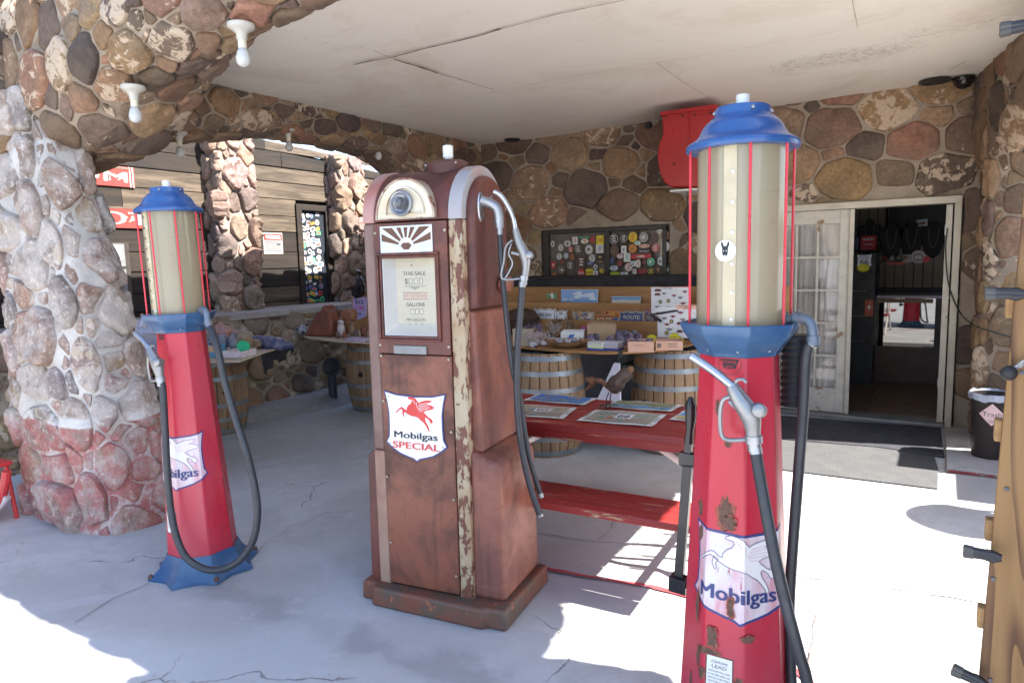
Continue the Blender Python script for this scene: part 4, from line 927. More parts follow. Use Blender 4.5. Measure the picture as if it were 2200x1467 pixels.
# the red pump's wobble lever
mb = MB(); hl = [(1484, 853), (1484, 870), (1484, 900), (1482, 925), (1480, 945), (1480, 952)]; YL = 2.2
mb.tube([W(x, y, YL) for x, y in hl], [.008, .0185, .0175, .0125, .0155, .015], 16); local(mb, RP); lev = mb.build('lever_handle', HANDLE, RP, world=False, ang=60)
mb = MB(); a, b = W(1478, 1000, YL), W(1459, 1245, YL); d = (b-a).normalized(); s = d.cross(Vector((0, 1, 0))).normalized()*.0155
for (p, q, ww, dd) in ((W(1480, 950, YL), W(1478, 975, YL), .012, .010), (W(1478, 972, YL), W(1477, 1000, YL), .026, .016), (a, b, .0155, .012), (W(1460, 1238, YL), W(1459, 1268, YL), .030, .026)):
    s = d.cross(Vector((0, 1, 0))).normalized()*ww; yv = Vector((0, dd, 0)); vs = [p-s-yv, p+s-yv, p+s+yv, p-s+yv, q-s-yv, q+s-yv, q+s+yv, q-s+yv]
    mb.add(vs, [(0, 1, 2, 3), (4, 7, 6, 5), (0, 4, 5, 1), (1, 5, 6, 2), (2, 6, 7, 3), (3, 7, 4, 0)])
mb.tube([W(1470, 1255, YL), W(1500, 1258, YL)], .014, 12); mb.tube([W(1462, 1001, YL-.02), W(1492, 1003, YL-.02)], .002, 6)
local(mb, RP); mb.build('lever_shaft', HANDLE, RP, world=False, bevel=.003)

# ---- rusty middle pump
MP = thing('fuel_pump', 'rusty brown arched-top fuel pump with white shield in the middle', 'fuel pump', (-1.965, 2.52, 0), radians(8.5))
def rusty(name, c1, c2, orange, scuff, seed=0.0):
    m, nt, p = newmat(name); v = coord(nt, (1, 1, 1), True); vz = coord(nt, (9, 9, .7), True)
    n0 = noi(nt, v, 2.2+seed, 7, .65, .5); n1 = noi(nt, vz, 1.3, 6, .65, .3); n2 = noi(nt, v, 26, 8, .75)
    b = mixc(nt, ramp(nt, n0, .38, .60), c1, c2)
    b = mixc(nt, ramp(nt, n1, .52, .68, 0, .65), b, tuple(x*.5 for x in c2))
    b = mixc(nt, ramp(nt, noi(nt, v, 3.1+seed, 7, .75, .8), .52, .70, 0, .5), b, orange)
    b = mixc(nt, ramp(nt, n2, .56, .66, 0, .6), b, tuple(x*.45 for x in c1))
    b = mixc(nt, ramp(nt, noi(nt, vz, 3.2, 8, .8, .2), .66, .70, 0, .6), b, scuff)
    nt.links.new(b, p.inputs['Base Color']); nt.links.new(ramp(nt, n0, .3, .7, .36, .68), p.inputs['Roughness'])
    bump(nt, p, n2, .25, .004); bump(nt, p, noi(nt, v, 90, 3), .12, .002); return m
RB = rusty('rusty_maroon', (.14, .037, .027), (.08, .028, .022), (.24, .075, .035), (.30, .15, .11))
RL = rusty('rusty_panel', (.22, .068, .038), (.085, .030, .021), (.25, .10, .05), (.27, .14, .10), .5)
RO = rusty('orange_primer', (.27, .095, .06), (.17, .062, .048), (.33, .13, .07), (.5, .38, .28), .9)
RT = dirty('tan_rust', (.33, .21, .155), .6, col2=(.25, .12, .085), sc=5, amt=.5, bmp=.1)
CREAMF = dirty('flaking_cream', (.42, .35, .24), .6, col2=(.34, .22, .12), sc=9, amt=.5, bmp=.3, stretch=(1, 1, .45), chips=(26, .51), chipc=(.14, .05, .032))
GREYB = dirty('grey_band', (.34, .345, .36), .45, col2=(.42, .20, .15), sc=4, amt=.35, bmp=.1, chips=(14, .66), chipc=(.60, .13, .06))
PINKB = dirty('pink_band', (.44, .26, .23), .5, col2=(.38, .13, .09), sc=4, amt=.6, bmp=.1)
BASEM = dirty('mottled_base', (.18, .06, .035), .55, col2=(.075, .07, .055), sc=7, amt=.8, bmp=.15, chips=(12, .60), chipc=(.36, .12, .05))
yF, yB, ZA = -.17, .27, 1.80; YC = (yF+yB)/2; RA = (yB-yF)/2
def archprof(e=0.0, z0=.08, n=26): return [(yF-e, z0)] + [(YC-(RA+e)*cos(pi*i/n), ZA+(RA*1.04+e)*sin(pi*i/n)) for i in range(n+1)] + [(yB+e, z0)]
def arch(mb, x0, x1, e=0.0, z0=.08, mi=0):
    p = archprof(e, z0); n = len(p); vs = [(x0, a, b) for a, b in p]+[(x1, a, b) for a, b in p]
    mb.add(vs, [tuple(range(n)), tuple(range(2*n-1, n-1, -1))]+[(i, i+n, (i+1) % n+n, (i+1) % n) for i in range(n)], mi)
def mpb(mb, name, m, **k): return mb.build(name, m, k.pop('parent', MP), world=False, **k)
xl, xr = -.300, .205
mb = MB(); arch(mb, xl+.062, xr-.066, 0, 1.792); mb.box(xl+.063, xr-.067, yF+.045, yB-.002, .08, 1.791); mpb(mb, 'housing', RB, bevel=.003, ang=30)
mb = MB(); arch(mb, xl, xl+.0618, .006, 1.79); mpb(mb, 'edge_band', PINKB, bevel=.006, ang=30)
mb = MB(); arch(mb, xr-.0658, xr, .006, 1.79); mpb(mb, 'edge_band', GREYB, bevel=.006, ang=30)
mb = MB(); mb.box(xl, xl+.0618, yF-.004, yB, .742, 1.788); mpb(mb, 'corner_strip', dirty('brown_strip', (.20, .125, .105), .6, col2=(.15, .08, .065), amt=.5, sc=5), bevel=.012, bseg=3)
mb = MB(); mb.box(xl, xl+.0618, yF-.003, yB-.1, .085, .740); mpb(mb, 'corner_strip', RT, bevel=.008, bseg=3)
mb = MB(); mb.box(xr-.0658, xr-.001, yF-.005, yF+.05, .085, 1.788); mpb(mb, 'corner_strip', CREAMF, bevel=.006)
# side: raised arch panel
def sidearch(mb, x0, x1, ins, z0, taper=.012):
    p = archprof(-ins, z0); q = archprof(-ins-taper, z0+taper); n = len(p)
    vs = [(x0, a, b) for a, b in p]+[(x1-.012, a, b) for a, b in p]+[(x1, a, b) for a, b in q]
    fs = [(i, i+n, (i+1) % n+n, (i+1) % n) for i in range(n)]+[(n+i, 2*n+i, 2*n+(i+1) % n, n+(i+1) % n) for i in range(n)]+[tuple(range(3*n-1, 2*n-1, -1))]
    mb.add(vs, fs)
mb = MB(); mb.box(xr-.065, xr-.002, yF+.051, yB-.002, .09, 1.788); mpb(mb, 'side_wall', RB)
mb = MB(); sidearch(mb, xr-.01, xr+.034, .040, 1.40); mpb(mb, 'side_panel', RB, bevel=.008, bseg=3, ang=30)
mb = MB(); sidearch(mb, -xr*0+xl-.02, xl+.0, .040, 1.40); mpb(mb, 'side_panel', RB, ang=30)
# lower flared side and buttresses
def flare(sx, x_top, x_bot, x_bul, m, name):
    mb = MB(); y0_, y1_ = yF+.045, yB-.005
    pr = [(x_top, 1.395), (x_top+.012, 1.38), (x_bot, .76)]
    vs = [];
    for x, z in [(xr-.02, 1.395)]+pr+[(xr-.02, .76)]: vs += [(x*sx, y0_, z), (x*sx, y1_, z)]
    n = 5; mb.add(vs, [(0, 2, 4, 6, 8), (9, 7, 5, 3, 1)]+[(2*i, 2*i+1, (2*i+3) % 10, (2*i+2) % 10) for i in range(n)])
    mpb(mb, name, m, bevel=.022, bseg=4)
flare(1, xr+.008, xr+.045, 0, RO, 'side_skirt')
def buttress(x0, x1, m):
    mb = MB(); s = 1 if x1 > x0 else -1; prof = [(x0, .085), (x1, .085), (x1-.012*s, .68)] + [(x1-.012*s-.055*s*(1-cos(pi*i/12)), .68+.055*sin(pi*i/12)) for i in range(1, 7)] + [(x0, .78)]
    n = len(prof); vs = [(x, yF+.015, z) for x, z in prof]+[(x, yB-.005, z) for x, z in prof]
    mb.add(vs, [tuple(range(n)), tuple(range(2*n-1, n-1, -1))]+[(i, i+n, (i+1) % n+n, (i+1) % n) for i in range(n)]); mpb(mb, 'buttress', m, bevel=.028, bseg=4)
buttress(xr-.02, .355, RO); buttress(xl+.02, -.362, RB)
# base casting
mb = MB(); ol = [(-.392, yB+.015), (-.392, -.20), (-.315, -.20), (-.305, -.245), (.285, -.258), (.300, -.235), (.392, -.235), (.396, yB+.015)]
n = len(ol); vs = [(x, y, 0) for x, y in ol]+[(x*.985, y*.985, .092) for x, y in ol]; mb.add(vs, [tuple(range(n-1, -1, -1)), tuple(range(n, 2*n))]+[(i, (i+1) % n, (i+1) % n+n, i+n) for i in range(n)])
mpb(mb, 'base', BASEM, bevel=.016, bseg=3)
# front panels
mb = MB(); mb.box(xl+.064, xr-.068, yF-.009, yF+.044, .10, 1.198); mpb(mb, 'front_panel', RL, bevel=.004)
mb = MB(); X0, X1, Zb, Zt = xl+.064, xr-.068, 1.204, 1.785; wx_0, wx_1, wz_0, wz_1 = -.200, .072, 1.285, 1.630; yy = yF-.014
for a in ((X0, wx_0, Zb, Zt), (wx_1, X1, Zb, Zt), (wx_0, wx_1, Zb, wz_0), (wx_0, wx_1, wz_1, Zt)): mb.box(a[0], a[1], yy, yF+.044, a[2], a[3])
door = mpb(mb, 'register_door', RB)
mb = MB()
for e, d in ((.0, .012), (.012, .006)):
    a0, a1, b0, b1 = wx_0-.024+e, wx_1+.024-e, wz_0-.024+e, wz_1+.024-e; t = .010
    mb.box(a0, a1, yy-d, yy+.002, b1-t, b1); mb.box(a0, a1, yy-d, yy+.002, b0, b0+t); mb.box(a0, a0+t, yy-d+.001, yy+.002, b0+t, b1-t); mb.box(a1-t, a1, yy-d+.001, yy+.002, b0+t, b1-t)
mpb(mb, 'door_moulding', RB, parent=door, bevel=.003)
FACE = dirty('register_face', (.66, .61, .46), .45, amt=.2, sc=5, bmp=0); JAMB = dirty('white_jamb', (.70, .69, .66), .5, amt=.15)
mb = MB(); yi = yF+.032
mb.add([(wx_0, yy+.003, wz_0), (wx_0+.045, yi, wz_0+.050), (wx_0+.045, yi, wz_1), (wx_0, yy+.003, wz_1), (wx_1, yy+.003, wz_0), (wx_1-.012, yi, wz_0+.050), (wx_1-.012, yi, wz_1), (wx_1, yy+.003, wz_1)], [(0, 1, 2, 3), (7, 6, 5, 4), (0, 4, 5, 1), (3, 2, 6, 7)])
mpb(mb, 'window_jamb', JAMB, parent=door, flat=True)
mb = MB(); mb.add([(wx_0+.012, yi, wz_0+.045), (wx_1-.012, yi, wz_0+.050), (wx_1-.012, yi, wz_1), (wx_0+.012, yi, wz_1)], [(0, 1, 2, 3)]); mpb(mb, 'register_face', FACE, parent=door)
A = Art(); dg = paint((.10, .095, .085), .6); rr = paint((.58, .14, .11), .6); cx = -.060
A.disc(cx-.012, 1.598, .004, dg, 1, 10)
A.text('THIS SALE', cx, 1.553, .017, dg, .118, 2, bold=.03); A.text('$', cx-.043, 1.516, .024, dg, .013, 2, bold=.02)
lt = paint((.72, .68, .55), .5)
for k in range(3): A.rect(cx-.030+k*.027, cx-.011+k*.027, 1.514, 1.540, dg, 1); A.rect(cx-.027+k*.027, cx-.012+k*.027, 1.516, 1.538, lt, 2)
A.rect(cx-.052, cx+.056, 1.503, 1.505, dg, 1); A.poly([(cx-.028, 1.501), (cx+.030, 1.501), (cx, 1.487)], paint((.35, .34, .3), .6), 1)
for k, t in enumerate(('GALLON AND SALE INDICATORS', 'MUST BE AT ZERO WHEN DELIVERY', 'IS BEGUN UNDER PENALTY OF LAW')): A.text(t, cx, 1.470-k*.0135, .0085, rr, .128, 2, bold=.01)
A.text('GALLONS', cx, 1.414, .017, dg, .096, 2, bold=.03)
for k in range(3): A.rect(cx-.026+k*.024, cx-.009+k*.024, 1.378, 1.402, dg, 1); A.rect(cx-.0235+k*.024, cx-.010+k*.024, 1.380, 1.400, lt, 2)
A.text('PER GALLON', cx, 1.348, .012, dg, .098, 2, bold=.02)
for k in range(3): A.rect(cx-.040+k*.032, cx-.028+k*.032, 1.318, 1.336, dg, 1); A.rect(cx-.039+k*.032, cx-.030+k*.032, 1.319, 1.334, lt, 2)
A.build('register_print', door, lambda x, z, h: (x, yi-.001-h, z), world=False)
mb = MB(); mb.box(wx_0, wx_1, yy+.006, yy+.008, wz_0, wz_1)
CLEAR, cnt, cp_ = newmat('thin_clear'); tb = cnt.nodes.new('ShaderNodeBsdfTransparent'); gl_ = cnt.nodes.new('ShaderNodeBsdfGlossy'); gl_.inputs['Roughness'].default_value = .03; fr = cnt.nodes.new('ShaderNodeFresnel'); fr.inputs[0].default_value = 1.45; mxs = cnt.nodes.new('ShaderNodeMixShader')
cnt.links.new(fr.outputs[0], mxs.inputs[0]); cnt.links.new(tb.outputs[0], mxs.inputs[1]); cnt.links.new(gl_.outputs[0], mxs.inputs[2]); cnt.links.new(mxs.outputs[0], cnt.nodes['Material Output'].inputs[0])
mpb(mb, 'pane', CLEAR, parent=door)
# sunburst grille
A = Art(); gx0, gx1, gz0, gz1 = -.200, .068, 1.655, 1.772; A.rect(gx0, gx1, gz0, gz1, STEELB, 1); brn = paint((.12, .05, .03), .6); cxg = (gx0+gx1)/2; zg = gz0+.008
A.poly([(cxg-.028, zg+.022), (cxg-.016, zg+.034), (cxg+.016, zg+.034), (cxg+.028, zg+.022), (cxg+.012, zg+.004), (cxg-.012, zg+.004)], brn, 2)
for a0, a1 in ((168, 155), (146, 130), (120, 107), (97, 83), (73, 60), (50, 34), (25, 12)):
    def hit(an, rr_):
        c, s = cos(radians(an)), sin(radians(an)); return (cxg+c*rr_, zg+.018+s*rr_)
    def far(an):
        c, s = cos(radians(an)), sin(radians(an)); r = 9
        if abs(c) > 1e-6: r = min(r, ((gx1-.008 if c > 0 else gx0+.008)-cxg)/c)
        if s > 0: r = min(r, (gz1-.008-zg-.018)/s)
        return hit(an, r)
    A.poly([hit(a1, .040), far(a1), far(a0), hit(a0, .040)], brn, 2)
A.build('sunburst_grille', door, lambda x, z, h: (x, yy-.003-h, z), world=False)
mb = MB(); mb.box(gx0, gx1, yy-.003, yy+.002, gz0, gz1); mpb(mb, 'grille_plate', STEELB, parent=door)
# lamp housing: half round dormer
dcx, dcz, dr = -.066, 1.800, .152
mb = MB(); p = [(dcx-dr, dcz)]+[(dcx-dr*cos(pi*i/28), dcz+dr*1.16*sin(pi*i/28)) for i in range(1, 28)]+[(dcx+dr, dcz)]
n = len(p); vs = [(x, yF-.022, z) for x, z in p]+[(x, yF+.10, z) for x, z in p]
mb.add(vs, [(i, i+n, i+n+1, i+1) for i in range(n-1)]+[(0, n-1, 2*n-1, n)]); q = [(dcx+(x-dcx)*.93, dcz+.004+(z-dcz)*.93) for x, z in p]
vs2 = [(x, yF-.022, z) for x, z in p]+[(x, yF-.022, z) for x, z in q]; mb.add(vs2, [(i, i+1, i+1+n, i+n) for i in range(n-1)]+[(n-1, 0, n, 2*n-1)]); dm = mpb(mb, 'lamp_housing', dirty('chipped_housing', (.50, .43, .33), .55, col2=(.33, .17, .11), amt=.7, sc=9, chips=(14, .55), chipc=(.18, .07, .05)), ang=30)
CRF = dirty('chipped_cream', (.68, .63, .52), .4, col2=(.55, .42, .25), sc=5, amt=.4, bmp=.1, chips=(9, .61), chipc=(.17, .065, .045))
mb = MB(); q2 = [(dcx+(x-dcx)*.66, dcz+.02+(z-dcz)*.66) for x, z in p]; q3 = [(dcx+(x-dcx)*.62, dcz+.022+(z-dcz)*.62) for x, z in p]
vs = [(x, yF-.019, z) for x, z in q]+[(x, yF-.014, z) for x, z in q2]+[(x, yF-.026, z) for x, z in q2]+[(x, yF-.026, z) for x, z in q3]+[(x, yF-.012, z) for x, z in q3]
fs = [(k*n+i, k*n+i+1, (k+1)*n+i+1, (k+1)*n+i) for k in range(4) for i in range(n-1)]+[(k*n+n-1, k*n, (k+1)*n, (k+1)*n+n-1) for k in range(4)]+[tuple(range(4*n, 5*n))]; mb.add(vs, fs); mpb(mb, 'lamp_face', CRF, parent=dm, ang=30)
lx, lz = at(868, 437, 1, 2.33).x, 1.868; lcx = -.079
T = Matrix.Translation((lcx, yF-.012, lz)) @ Matrix.Rotation(pi/2, 4, 'X')
mb = MB(); mb.lathe([(.054, 0), (.056, .018), (.050, .024), (.044, .022), (.040, .006)], 32, T=T); mpb(mb, 'lens_ring', STEEL, parent=dm)
mb = MB(); mb.lathe([(.041, .004), (.041, .020), (.036, .036), (.030, .050), (.020, .062), (.010, .066), (0, .067)], 32, T=T); LENS, lnt, lp_ = newmat('lens_glass'); lp_.inputs['Transmission Weight'].default_value = .9; lp_.inputs['Roughness'].default_value = .05; lp_.inputs['Base Color'].default_value = (.8, .85, .92, 1); mpb(mb, 'lens', LENS, parent=dm, ang=60)
mb = MB(); mb.lathe([(.012, .005), (.016, .02), (.012, .03), (0, .033)], 12, T=T); mpb(mb, 'bulb', WHITE, parent=dm)
# nameplate
mb = MB(); mb.box(-.152, .018, yy-.008, yy+.002, 1.203, 1.241); npl = mpb(mb, 'nameplate', dirty('zinc_plate', (.24, .24, .24), .5, .3, amt=.4), bevel=.002)
A = Art(); A.line([(-.146, 1.208), (.012, 1.208), (.012, 1.236), (-.146, 1.236)], .002, paint((.25, .26, .27), .5), 1, True); A.text('Wayne', -.067, 1.213, .019, paint((.28, .29, .3), .5), .105, 2, bold=.03); A.build('nameplate_lettering', npl, lambda x, z, h: (x, yy-.0085-h, z), world=False)
# screws
mb = MB()
for x, z in ((-.228, 1.745), (.128, 1.745), (-.228, 1.24), (.128, 1.24), (-.225, .98), (.125, .86), (-.225, .62), (.125, .55), (-.222, .30), (.125, .19), (-.225, 1.19), (.125, 1.185)): mb.lathe([(.007, 0), (.007, .003), (.004, .005), (0, .005)], 10, T=Matrix.Translation((x, yy+.001, z)) @ Matrix.Rotation(pi/2, 4, 'X'))
loose(mb, 'screw', dirty('brass_screw', (.40, .34, .25), .5, .6), MP, world=False)
# shield on the front
A = shield_art(.325, .325, .868, PWHITE, PRED, PWHITE, None, [('Mobilgas', .0, -.165, .095, .70, INK, .045), ('SPECIAL', .0, -.315, .095, .76, PRED, .06)], .66, .0, .175, .78)
ml = dirty('rust_streak', (.66, .50, .22), .6, amt=.7, sc=12)
A.items = [(v, f, m, l) for v, f, m, l in A.items]
for px_, py_ in ((-.42, .42), (.42, .42), (-.43, -.25), (.43, -.25)): A.disc(px_*.325, .868+py_*.325, .005, STEEL, 7, 10)
sh = A.build('shield', MP, lambda x, z, h: (x-.058, yF-.0135-h, z), world=False)
mb = MB(); mb.prism([(-.058+x*.325, .868+z*.325) for x, z in SHIELD], .004, T=Matrix.Translation((0, yF-.0135, 0))); mpb(mb, 'shield_plate', NAVY, parent=sh)
# top cap and socket
mb = MB(); mb.lathe([(.095, 2.0), (.095, 2.055), (.075, 2.068), (0, 2.068)], 28, (.03, YC, 0)); cap = mpb(mb, 'top_cap', RB, bevel=.003)
mb = MB(); mb.ball((.03-.09, YC-.05, 2.05), .007); mb.ball((.03+.07, YC-.06, 2.05), .007); loose(mb, 'screw', STEEL, cap, world=False)
mb = MB(); mb.lathe([(.018, 2.066), (.018, 2.085)], 16, (.03, YC, 0)); mb.lathe([(.024, 2.083), (.024, 2.135), (.021, 2.138), (0, 2.138)], 20, (.03, YC, 0)); mpb(mb, 'lamp_socket', WHITE, parent=cap)
# fittings on the side
MM = Matrix.Translation(MP.location) @ MP.rotation_euler.to_matrix().to_4x4()
def ellplate(mb, y, z, ry, rz, x=xr+.034):
    n = 24; vs = [(x, y+ry*cos(2*pi*i/n), z+rz*sin(2*pi*i/n)) for i in range(n)]+[(x+.005, y+ry*cos(2*pi*i/n)*.9, z+rz*sin(2*pi*i/n)*.95) for i in range(n)]
    mb.add(vs, [(i, (i+1) % n, (i+1) % n+n, i+n) for i in range(n)]+[tuple(range(n, 2*n))])
mb = MB(); ellplate(mb, -.055, 1.845, .028, .066); mpb(mb, 'gland_plate', STEELB)
mb = MB(); ellplate(mb, .055, 1.872, .024, .032); mpb(mb, 'spout_bracket', STEELB)
sx = xr+.10
S = lambda px, py, x=xr+.13: plane_pt(px, py, MM @ Vector((x, 0, 0)), _F0)
mb = MB(); mb.tube(smooth([MM @ Vector((xr+.03, -.055, 1.875)), S(1052, 437), S(1066, 446), S(1071, 462), S(1072, 480)], 4), [.022]*17, 14); mb.tube([S(1072, 468), S(1073, 490)], .020, 14); local(mb, MP); mpb(mb, 'swivel_elbow', STEEL, ang=50)
hp = [S(1073, 485), S(1077, 560), S(1084, 640), S(1092, 720), S(1101, 790), S(1110, 860), S(1120, 930), S(1130, 985), S(1144, 1035), S(1156, 1072)]
hose(MP, [p+Vector((-.0, .03, 0)) if i > 4 else p for i, p in enumerate(hp)], .0125)
hp = [S(1130, 605), S(1127, 650), S(1122, 710), S(1118, 780), S(1118, 850), S(1123, 920), S(1133, 985), S(1146, 1040), S(1160, 1082), S(1168, 1104)]
hose(MP, [p+Vector((.0, -.03, 0)) for p in hp], .0145)
nz = nozzle(MP, MP, lambda x, y: S(x, y)+Vector((0, -.02, 0)), [(1066, 412), (1082, 422), (1098, 446), (1108, 470), (1113, 500)], ([(1112, 492), (1120, 520), (1133, 548), (1135, 575), (1131, 600)], [.014, .019, .026, .017, .016]),
            [(1106, 516), (1092, 530), (1088, 560), (1084, 598), (1124, 598)], ((1143, 549), (1155, 549)), ((1130, 592), (1130, 612)), .86, [(1104, 524), (1098, 545), (1106, 565), (1098, 585), (1090, 598)])
mb = MB(); mb.tube([S(1098, 543), S(1128, 549)], [.007, .010], 10); local(mb, MP); mpb(mb, 'nozzle_stem', ALU, parent=nz)
# nozzle boot and switch
mb = MB(); T = Matrix.Translation((xr+.04, .145, 1.50)) @ Matrix.Rotation(pi/2, 4, 'Y'); mb.lathe([(.035, 0), (.035, .035), (.028, .04), (0, .04)], 20, T=T, sy=1.5); mpb(mb, 'nozzle_boot', RO)
# ================================================================ THINGS UNDER THE CANOPY
def tbuild(name, label, cat, parts, loc, group=None, rz=0):
    """thing from world-space parts [(name, mb, mat, kwargs)]"""
    t = thing(name, label, cat, loc, rz, group); out = []
    for p in parts:
        n_, mb, m = p[:3]; out.append(mb.build(n_, m, t, **(p[3] if len(p) > 3 else {})))
    return t, out
def single(mb, name, label, cat, m, group=None, **k): return tag(mb.build(name, m, **k), label, cat, group)
# ---- wine barrels
OAK = wood_mat('oak_stave', (.30, .185, .10), (.18, .11, .06), 2, .9, .75, .7); HOOP = dirty('hoop_steel', (.20, .225, .25), .5, .6, col2=(.28, .27, .25), amt=.4); HOLE = dirty('bung_hole', (.01, .008, .007), .9)
def make_barrel(label, loc):
    t = thing('wine_barrel', label, 'barrel', loc, 0, 'wine barrels holding up the stall boards'); H = .86
    rad = lambda z: .272+.062*sin(pi*min(1, max(0, z/H)))**.8
    mb = MB(); ns = 24; zs = [i*H/14 for i in range(15)]
    for s in range(ns):
        a0 = 2*pi*s/ns+.008; a1 = 2*pi*(s+1)/ns-.008; vs = []
        for z in zs:
            r = rad(z)
            for a, d in ((a0, -.006), (a0+.02, 0), ((a0+a1)/2, .003), (a1-.02, 0), (a1, -.006)): vs.append(((r+d)*cos(a), (r+d)*sin(a), z))
        mb.add(vs, [(j*5+k, j*5+k+1, (j+1)*5+k+1, (j+1)*5+k) for j in range(14) for k in range(4)])
    mb.lathe([(.262, .03), (.262, .83), (0, .83)], 40); mb.build('staves', OAK, t, world=False, ang=30)
    for z in (.02, .14, .28, .54, .68, .80):
        mb = MB(); mb.lathe([(rad(z)+.0035, z), (rad(z+.04)+.0035, z+.04)], 48); mb.lathe([(rad(z)+.001, z), (rad(z+.04)+.001, z+.04)], 48)
        an = -1.9+z; 
        for q in (0, .07): mb.ball(((rad(z+.02)+.004)*cos(an+q), (rad(z+.02)+.004)*sin(an+q), z+.02), .006, 6)
        mb.build('hoop', HOOP, t, world=False)
    return t
B1 = make_barrel('pale wine barrel behind the left fuel pump, under the board of rocks', (-6.02, 4.02, 0))
def bung(t, rz):
    mb = MB(); a = rz; r = .334; c = Vector((r*cos(a), r*sin(a), .43)); n = Vector((cos(a), sin(a), 0)); mb.tube([c-n*.004, c+n*.004], .028, 14); mb.build('bung_hole', HOLE, t, world=False)
def barrel_at(px, py, label, rz, az=None):
    c = G(px, py); t = copy_tree(B1) if B1.get('used') else B1; B1['used'] = 1; t.location = (c.x, c.y, 0); t['label'] = label; t.rotation_euler = (0, 0, rz)
    return t
b1 = barrel_at(464, 925, 'pale wine barrel behind the left fuel pump, under the board of rocks', .3)
b2 = barrel_at(813, 875, 'shaded wine barrel left of the rusty pump, under the board of rusty birds', .9)
b3 = barrel_at(1175, 965, 'wine barrel right of the rusty pump hoses, under the souvenir board', 1.4)
b4 = barrel_at(1440, 960, 'wine barrel behind the crank handle, left of the nearest red pump', 2.0)
b5 = barrel_at(-45, 925, 'wine barrel at the left edge of the photo, beyond the stone column', 2.6)
del B1['used']
for b in (b1, b2, b3, b4): 
    if 'used' in b: del b['used']
def bungpx(t, px, py):
    c = Vector(t.location); v = EYE-c; a = atan2(v.y, v.x); dpt = (Vector((c.x, c.y, 0))-EYE).dot(CF)
    off = None
    best = min((i*.02 for i in range(-70, 70)), key=lambda d: abs(px-(PCX+F_PX*((c+Vector((.334*cos(a+d), .334*sin(a+d), .43))-EYE).dot(CR))/((c+Vector((.334*cos(a+d), .334*sin(a+d), .43))-EYE).dot(CF)))))
    bung(t, a+best-t.rotation_euler.z)
bungpx(b1, 484, 855); bungpx(b2, 775, 813); bungpx(b3, 1174, 834); bungpx(b4, 1383, 854)
# ---- stall boards
def board(name, label, pts, z, th, m, cat='table board'):
    P = [G(a, b, z) for a, b in pts]; c = sum((p for p in P), Vector())/len(P); mb = MB(); n = len(P)
    mb.add([(p.x, p.y, z-th) for p in P]+[(p.x, p.y, z) for p in P], [tuple(range(n-1, -1, -1)), tuple(range(n, 2*n))]+[(i, (i+1) % n, (i+1) % n+n, i+n) for i in range(n)])
    return single(mb, name, label, cat, m, bevel=.003)
BZ = .88
CB = board('plywood_board', 'curved plywood board of souvenirs resting on two barrels below the window', [(1060, 736), (1130, 746), (1200, 752), (1300, 757), (1370, 755), (1430, 750), (1480, 741), (1530, 727), (1600, 716), (1590, 700), (1500, 702), (1300, 712), (1150, 708), (1040, 706)], BZ, .018, PLY)
LB = board('plywood_board', 'pale thin board of rocks and tubs behind the left fuel pump', [(230, 768), (300, 774), (420, 777), (515, 775), (566, 757), (628, 738), (600, 724), (480, 716), (300, 730), (230, 738)], .862, .014, PALEPLY)
MBD = board('plywood_board', 'pale board of rusty metal birds left of the rusty pump', [(640, 716), (665, 726), (720, 732), (790, 736), (860, 738), (870, 716), (780, 708), (650, 706)], .862, .014, PALEPLY)
mb = MB(); n = 26; vs = []
for i in range(n+1):
    t_ = i/n; a = G(560+70*t_, 757-18*t_, .846); sag = .012*sin(i*1.1)+.02*sin(i*.5); vs += [(a.x, a.y, .846), (a.x+.01*sin(i), a.y+.01*cos(i*1.3), .846-.11-sag+.06*t_), (a.x+.02*sin(i*1.2), a.y+.02, .846-.19-sag*1.4+.12*t_)]
mb.add(vs, [(3*i+k, 3*i+k+1, 3*i+k+4, 3*i+k+3) for i in range(n) for k in (0, 1)]); single(mb, 'black_cloth', 'black cloth hanging under the right end of the board of rocks', 'cloth', BLACKCLOTH)
# ---- tiered plywood display
TD = thing('display_rack', 'tiered plywood display rack behind the souvenir board', 'display rack', (-2.9, 6.1, BZ))
def lip(y, z0, z1, x0, x1, zb=BZ+.002, skew=0):
    mb = MB(); mb.box(x0, x1, y, y+.018, z0, z1); mb.build('rack_board', PLY, TD, bevel=.003)
lip(5.90, .885, 1.035, -3.72, -2.03); lip(6.10, 1.0, 1.188, -4.0, -1.2); lip(6.32, 1.12, 1.335, -4.3, -1.1)
mb = MB(); mb.box(-4.2, -1.3, 5.92, 6.30, .90, .915); mb.build('shelf', PLY, TD); mb = MB(); mb.box(-4.2, -1.3, 6.12, 6.31, 1.02, 1.035); mb.build('shelf', PLY, TD)
for x in (-4.1, -1.5): mb = MB(); mb.box(x, x+.03, 5.93, 6.31, 0, .898); mb.build('leg', PLY, TD)
A = Art(); grn = paint((.05, .42, .20), .6)
for dx, s in ((-.045, .8), (0, 1), (.035, .9)): A.poly([(dx-.012*s, -.03), (dx-.012*s, 0), (dx-.025*s, .005), (dx-.02*s, .02*s), (dx-.006*s, .01), (dx, .04*s), (dx+.012*s, .01), (dx+.022*s, .02*s), (dx+.016*s, -.03)], grn if dx else PWHITE, 1)
c = W(1186, 635, 6.315); A.build('green_sticker', TD, lambda x, z, h: (c.x+x, c.y-h, c.z+z))
